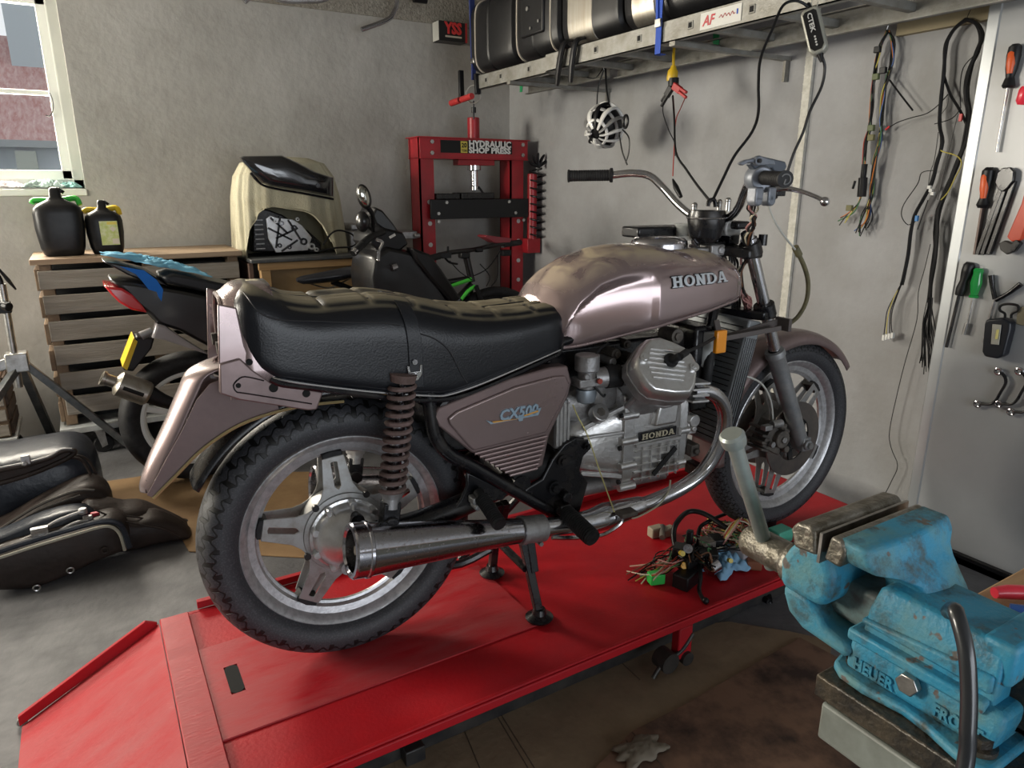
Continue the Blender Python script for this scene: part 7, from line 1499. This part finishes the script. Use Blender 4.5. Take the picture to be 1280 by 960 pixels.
b = MB(); b.tube([A(u, v, 2.99) for u, v in ((-20, 594), (0, 588), (30, 582), (60, 573), (78, 564), (90, 563), (93, 566), (80, 575), (40, 592), (0, 604), (-20, 608))], .010, 8, 4); b.prism([A(u, v, 2.99) for u, v in ((-20, 594), (30, 582), (78, 564), (93, 565), (80, 575), (40, 592), (-20, 610))], (0, .03, 0)); st = b.build('flap_strap', m_leath, bg, bevel=.004)
b = MB(); b.tube([A(u, v, 2.975) for u, v in ((-20, 591), (0, 585), (30, 579), (60, 571), (76, 562), (90, 561))], .004, 6, 4); b.build('silver_edge', m_alud, bg)
b = MB(); q = A(31, 580, 2.965); b.cyl(q, q+Vector((0, .02, 0)), .009).cbox(A(32, 575, 2.975), (.03, .015, .035)); b.build('snap', m_alud, bg, bevel=.003)
b = MB(); b.tube([A(u, v, 3.04) for u, v in ((70, 575), (98, 573), (112, 590), (121, 617))], .006, 6, 4).tube([A(u, v, 3.06) for u, v in ((82, 569), (106, 572), (120, 592), (128, 618))], .005, 6, 4); b.build('seam', m_leath, bg)
bz = thing('leather_bag', 'dark brown leather bag with a long zip, middle of the pile on the floor', 'bag', A(70, 680, 2.95))
pillow('body', [A(u, v, 2.88) for u, v in ((-50, 690), (0, 664), (40, 640), (75, 622), (100, 612), (120, 613), (134, 625), (138, 645), (134, 680), (60, 720), (-50, 740))], (.02, .20, 0), m_leath, bz)
b = MB(); b.tube([A(u, v, 2.845) for u, v in ((-10, 669), (10, 655), (40, 636), (70, 622), (98, 613), (118, 613))], .0055, 6, 4).tube([A(u, v, 2.845) for u, v in ((-10, 675), (10, 661), (40, 643), (70, 630), (100, 619))], .004, 6, 4); b.build('zip', mat('dull zip', (.12, .11, .10), .4, .7), bz)
jk = thing('leather_jacket', 'crumpled brown leather garment reaching from the bags towards the rear wheel', 'leather garment', A(190, 670, 2.75))
pillow('lump', [A(u, v, 2.78) for u, v in ((100, 640), (125, 637), (150, 641), (170, 640), (185, 643), (205, 652), (225, 661), (237, 668), (240, 677), (222, 683), (185, 690), (150, 697), (120, 697), (100, 680))], (.01, .16, 0), m_leath, jk, k=.8)
pillow('sleeve', [A(u, v, 2.72) for u, v in ((140, 655), (170, 655), (195, 650), (222, 660), (238, 671), (236, 677), (200, 682), (160, 692), (135, 690))], (.01, .14, 0), m_leath, jk, k=.8)
pillow('fold', [A(u, v, 2.90) for u, v in ((168, 645), (180, 639), (190, 642), (193, 650), (180, 652))], (0, .08, 0), m_leath, jk, k=.7)
b = MB(); b.tube([A(u, v, 2.70) for u, v in ((118, 637), (150, 650), (180, 657), (205, 662), (225, 672))], .003, 6, 5).tube([A(u, v, 2.76) for u, v in ((150, 644), (180, 648), (210, 656), (228, 664))], .003, 6, 5); b.build('seam', m_leath, jk)
bc = thing('leather_pannier', 'brown leather pannier with cream piping and eyelets, nearest of the pile on the floor', 'pannier', A(60, 740, 2.66))
pillow('body', [A(u, v, 2.62) for u, v in ((-60, 720), (0, 693), (40, 682), (90, 667), (125, 656), (142, 655), (153, 662), (160, 682), (150, 693), (120, 705), (85, 722), (50, 737), (20, 741), (-60, 741))], (.02, .16, 0), m_leath, bc, k=.92)
b = MB(); b.tube([A(u, v, 2.612) for u, v in ((-20, 702), (0, 697), (40, 684), (90, 669), (125, 659), (140, 659), (150, 668), (156, 688))], .0055, 8, 5); b.build('piping', mat('aged piping', (.36, .34, .27), .6), bc)
b = MB(); b.tube([A(u, v, 2.605) for u, v in ((-20, 695), (0, 689), (40, 676), (90, 661), (125, 652), (145, 653), (155, 663), (162, 684))], .010, 8, 5); b.build('edge_roll', m_leathb, bc)
for u, v in ((88, 713), (46, 735), (131, 688)): MB().torus(A(u, v, 2.603), (0, 1, .1), .010, .003, 20, 6).build('eyelet', m_steel if u != 131 else m_leath, bc)
pillow('pocket_flap', [A(u, v, 2.72) for u, v in ((-50, 690), (0, 672), (40, 655), (60, 648), (82, 642), (108, 640), (120, 650), (120, 660), (60, 676), (-50, 700))], (0, .10, 0), m_leathb, bc, k=.85)
b = MB(); b.tube([A(u, v, 2.70) for u, v in ((-10, 686), (20, 678), (48, 666), (70, 652), (95, 642), (104, 640))], .007, 8, 5).tube([A(u, v, 2.69) for u, v in ((-10, 692), (30, 680), (60, 672), (90, 655), (110, 650))], .006, 8, 5).cbox(A(50, 666, 2.69), (.05, .02, .04)).cyl(A(52, 667, 2.68), A(52, 667, 2.69), .010); b.build('buckle_strap', m_alud, bc)
q = A(119, 644, 2.72); MB().cbox(q, (.028, .02, .022)).build('red_tab', mat('red tab', (.45, .02, .04), .4), bc, bevel=.003, label='red plastic tab'); MB().cyl(A(104, 642, 2.71), A(104, 642, 2.71)+Vector((0, 0, .02)), .014).cbox(A(110, 648, 2.70), (.03, .02, .02)).build('fastener', m_alud, bc, bevel=.003)
# ---- work stand (tripod) left
m_st = mat('stand grey steel', (.10, .115, .12), .35, .7, col2=(.2, .2, .2), scale=14, amt=1)
ts = thing('repair_stand', 'folding steel repair stand with long square legs at the left edge', 'repair stand', (-.24, 4.0, 0))
SY = 3.92
b = MB(); b.tube([ony(2, 355, SY), ony(10, 400, SY), ony(24, 484, SY)], .017, 14, 1); b.build('mast', m_steel, ts)
b = MB(); b.tube([ony(-12, 330, SY), ony(0, 350, SY), ony(8, 385, SY)], .012, 10, 1); b.build('inner_tube', m_black, ts)
b = MB(); b.cyl(ony(5, 382, SY-.03), ony(12, 384, SY-.05), .022, seg=8).cbox(ony(6, 384, SY), (.05, .05, .05)); b.build('knob', m_black, ts, bevel=.004)
b = MB(); b.tube([ony(-5, 332, SY), ony(10, 350, SY), ony(20, 362, SY)], [.004, .009, .004], 8, 1); b.build('lever', m_black, ts)
f0 = onz(166, 560, .02); b = MB(); b.beam(ony(28, 452, SY), f0, .032, .032); b.build('leg', m_st, ts, bevel=.003)
f1 = Vector((ony(63, 530, 4.30).x, 4.30, .02)); b = MB(); b.beam(ony(24, 452, SY), f1, .036, .036); b.build('leg', m_st, ts, bevel=.003)
b = MB(); b.cbox(f1+Vector((.01, 0, -.0)), (.10, .06, .035)); b.build('rubber_foot', m_black, ts, bevel=.004)
b = MB(); b.beam(ony(-40, 470, SY), ony(28, 448, SY), .04, .05); b.cbox(ony(22, 452, SY), (.09, .08, .09)); b.build('hinge_block', m_steel, ts, bevel=.006)
b = MB(); b.beam(ony(24, 456, SY), Vector((-.75, 3.4, .02)), .032, .032); b.build('leg', m_st, ts, bevel=.003)
# ---- second crate, far left
CY = 3.95; x1 = ony(10, 520, CY).x; x2 = ony(27, 500, 4.15).x
lc = thing('wooden_box', 'dark brown wooden box on castors at the left edge', 'box', (x1-.3, CY+.15, 0))
zt = ony(10, 468, CY).z; 
b = MB(); b.box((x1-.6, CY, .16), (x1, CY+.34, zt)); b.build('body', m_plk2, lc, bevel=.004)
for k in range(4): z = .17+k*(zt-.17)/4; b = MB(); b.box((x1-.6, CY-.012, z), (x1-.004, CY, z+(zt-.17)/4-.02)); b.build('slat', m_plk, lc, bevel=.002)
for k in range(4): z = .17+k*(zt-.17)/4; b = MB(); b.box((x1, CY+.01, z), (x1+.012, CY+.34, z+(zt-.17)/4-.015)); b.build('side_slat', mat('dark side boards', (.10, .065, .045), .8, col2=(.06, .04, .03), scale=10, amt=1), lc, bevel=.002)
b = MB(); b.box((x1-.62, CY-.03, .135), (x1+.02, CY+.36, .158)); b.build('base_board', mat('white board'), lc)
castor(x1-.04, CY+.0, lc); castor(x1-.5, CY+.0, lc); castor(x1-.04, CY+.3, lc)
# ---- cardboard sheets
m_cb = mat('cardboard', (.27, .20, .125), .85, col2=(.17, .12, .075), scale=4, amt=1, bump=.2, bscale=40, contrast=(.35, .7))
m_cbd = mat('stained cardboard', (.20, .115, .075), .7, col2=(.045, .026, .02), scale=5, amt=1, bump=.2, bscale=30, contrast=(.42, .62))
def sheet(name, pts, z, m, label, creases=()):
    P_ = [onz(u, v, z) for u, v in pts]; c_ = sum(P_, Vector())/len(P_)
    b = MB(); b.prism(P_, (0, 0, .004)); o = b.build(name, m, bevel=.001); tag(o, label, 'cardboard')
    for a_, e_ in creases: b = MB(); b.tube([onz(*a_, z+.004), onz(*e_, z+.004)], .0016, 5, 1); b.build('crease', mat('crease dark', (.09, .065, .045), .8), o)
    return o
sheet('cardboard_sheet', [(488, 932), (640, 868), (760, 820), (868, 783), (910, 778), (985, 790), (1040, 802), (1020, 960), (1000, 1100), (520, 1100)], .001, m_cb, 'flattened brown cardboard sheet along the near edge of the red lift', (((614, 883), (660, 960)), ((618, 880), (668, 960)), ((575, 900), (610, 985)), ((770, 822), (800, 850))))
sheet('cardboard_sheet', [(745, 960), (790, 915), (850, 885), (1000, 798), (1060, 830), (1250, 960), (1250, 1200), (640, 1200)], .007, m_cbd, 'dark oil-stained cardboard sheet in front of the vise', (((790, 915), (830, 960)), ((783, 925), (800, 960))))
sheet('cardboard_sheet', [(330, 1000), (470, 945), (492, 932), (530, 1000)], .0005, m_cb, 'torn piece of cardboard at the bottom edge beside the red lift')
sheet('cardboard_sheet', [(128, 603), (170, 597), (190, 593), (420, 590), (420, 700), (236, 690), (224, 668), (180, 640), (140, 640)], .001, mat('warm cardboard', (.30, .19, .09), .8, col2=(.22, .13, .06), scale=5, amt=1), 'light brown cardboard lying behind the rear wheel of the mauve motorcycle')
cloth('torn_flap', (onz(800, 940, .012).x, onz(800, 940, .012).y, .012), .12, .07, .02, mat('cardboard grey', (.20, .17, .13), .8), 'crumpled torn flap where the two cardboard sheets overlap', 12, n=12, cat='cardboard')
b = MB(); P_ = [onz(u, v, .02) for u, v in ((940, 742), (948, 735), (958, 738), (962, 752), (955, 748))]; b.tube(P_, .010, 8, 3); tag(b.build('rubber_scrap', m_black), 'black rubber scrap on the floor between the lift and the vise', 'scrap')
# ---- wiring pile on the lift
LZ = HD
wl = thing('wiring_harness', 'tangled motorcycle wiring harness lying on the red lift by the front wheel', 'wiring harness', onz(870, 700, LZ))
def lz(u, v, h=.0): return onz(u, v, LZ+h)
R2 = random.Random(21)
def rnd(a, b_): return R2.uniform(a, b_)
wc = [m_black, mat('wire green'), mat('wire cream'), mat('wire red'), mat('wire yellow'), m_black, mat('wire brown'), mat('wire pink'), mat('wire cream'), m_black]
for i in range(30):   # fan of loose ends to the left
    b = MB(); e_ = lz(792+rnd(-10, 38), 722+rnd(-16, 8), .004); b.tube([lz(868+rnd(-8, 8), 690+rnd(-10, 12), .04+rnd(0, .03)), lz(850+rnd(-10, 8), 695+rnd(-14, 14), .045+rnd(0, .03)), lz(825+rnd(-8, 8), 705+rnd(-14, 14), .03+rnd(0, .02)), e_], .0020, 5, 5); b.build('wire', wc[i % 10], wl)
for i in range(30):   # tangle at the right
    b = MB(); cu_, cv_ = 915, 668; pts = []
    for k in range(6): pts.append(lz(cu_+rnd(-42, 42), cv_+rnd(-18, 24), rnd(.01, .07)))
    b.tube(pts, .0020, 5, 5); b.build('wire', [wc[0], wc[2], wc[3], wc[4], wc[7], wc[1], wc[8]][i % 7], wl)
for i in range(16):
    b = MB(); pts = [lz(870+rnd(-25, 25), 690+rnd(-22, 22), rnd(.02, .09)) for _ in range(6)]; b.tube(pts, .0026, 5, 5); b.build('wire', wc[[0, 0, 6, 1, 9][i % 5]], wl)
for i in range(5):
    b = MB(); b.tube([lz(898, 688, .03), lz(905+i*2, 668, .06+.008*i), lz(918+i*3, 652-i*2, .08), lz(935, 655-i, .07), lz(938+i*2, 672, .03)], .0022, 6, 6); b.build('wire', [wc[2], wc[3], wc[4], wc[8], wc[7]][i], wl)
b = MB(); b.tube([lz(846, 690, .03), lz(842, 672, .05), lz(845, 655, .08), lz(860, 640, .09), lz(880, 642, .09), lz(905, 658, .07), lz(928, 676, .04), lz(945, 690, .02)], .0085, 10, 6); b.build('taped_trunk', m_black, wl)
b = MB(); b.tube([lz(872, 690, .02), lz(874, 662, .05), lz(885, 652, .07), lz(905, 643, .06), lz(922, 638, .05)], .0065, 10, 6); b.build('taped_trunk', m_black, wl)
b = MB(); b.tube([lz(874, 705, .05), lz(876, 720, .04), lz(874, 738, .015), lz(880, 751, .008)], .006, 8, 5).ell(lz(882, 751, .010), .010, 10, 6); b.build('taped_trunk', m_black, wl)
for i, (u, v, h, d, mm) in enumerate(((868, 700, .05, (.10, .05, .045), m_black), (857, 723, .022, (.07, .05, .045), m_black), (852, 690, .07, (.05, .05, .04), m_black), (884, 697, .05, (.05, .06, .05), m_black), (895, 676, .06, (.05, .04, .03), m_black), (882, 680, .07, (.045, .045, .03), m_dust), (924, 690, .04, (.05, .035, .03), mat('grey connector', (.35, .33, .35), .5)), (862, 672, .09, (.02, .02, .05), m_black), (942, 704, .015, (.045, .04, .03), mat('rust brown block', (.22, .08, .04), .6)))):
    q = lz(u, v, h); q.z = max(q.z, LZ+d[2]/2); b = MB(); b.cbox(q, d, Matrix.Rotation(.3*i, 3, 'Z')); b.build('connector_block', mm, wl, bevel=.004)
b = MB(); q = lz(820, 722, .02); b.cbox(q, (.045, .032, .032), Matrix.Rotation(-.3, 3, 'Z')); b.build('green_connector', mat('green nylon', (.03, .50, .08), .4), wl, bevel=.003)
for u, v, h, mm, r in ((853, 706, .05, mat('orange button', (.80, .40, .02), .4), .010), (851, 691, .095, mat('yellow button', (.65, .50, .05), .4), .008), (911, 700, .05, mat('yellow button'), .007)): q = lz(u, v, h); MB().cyl(q, q+Vector((-.004, -.012, .004)), r, seg=16).build('button', mm, wl)
MB().cyl(lz(860, 690, .08), lz(860, 686, .10), .014, seg=16).cyl(lz(895, 706, .045), lz(886, 712, .04), .022, seg=16).build('relay', m_chromed, wl)
cloth('rag', (lz(905, 705).x, lz(905, 705).y, LZ), .17, .13, .05, mat('light blue paper', (.22, .42, .62), .8), 'light blue paper rag under the wiring harness on the lift', 8, n=30)
cn = thing('cable_plug', 'pale beige cable connector on the lift, left of the wiring tangle', 'connector', lz(828, 664))
MB().cbox(lz(820, 664, .018), (.05, .032, .035), Matrix.Rotation(-.1, 3, 'Z')).cbox(lz(834, 664, .016), (.05, .028, .030)).build('housing', mat('beige nylon', (.30, .26, .19), .6), cn, bevel=.004); MB().cyl(lz(828, 658, .03), lz(828, 672, .02), .010, seg=10).build('strap_ring', m_dust, cn)
gbx = thing('green_module', 'small turquoise electronic box on the lift behind the vise screw', 'module', lz(973, 668))
q = lz(975, 668, .02); b = MB(); b.cbox(q, (.07, .05, .045)); b.build('case', mat('turquoise plastic', (.08, .42, .30), .4), gbx, bevel=.004)
b = MB(); b.tube([lz(945, 672, .01), lz(965, 675, .02), lz(985, 678, .015), lz(1010, 682, .01)], .005, 8, 4); b.cbox(lz(962, 655, .02), (.03, .03, .03)); b.build('lead', m_black, gbx)
# lighting: see room section
# ---------------------------------------------------------------- camera and output
cd_ = bpy.data.cameras.new('camera'); cam = bpy.data.objects.new('camera', cd_); COL.objects.link(cam)
cam.location = CAM; cam.rotation_euler = (PI/2-PIT, 0, AZ-PI/2)
cd_.sensor_width = 36; cd_.lens = F*36/1280; cd_.clip_start = .02
sc.camera = cam
sc.view_settings.view_transform = 'Standard'; sc.view_settings.look = 'None'; sc.view_settings.gamma = 1
sc.view_settings.use_curve_mapping = False; sc.view_settings.exposure = EXPO
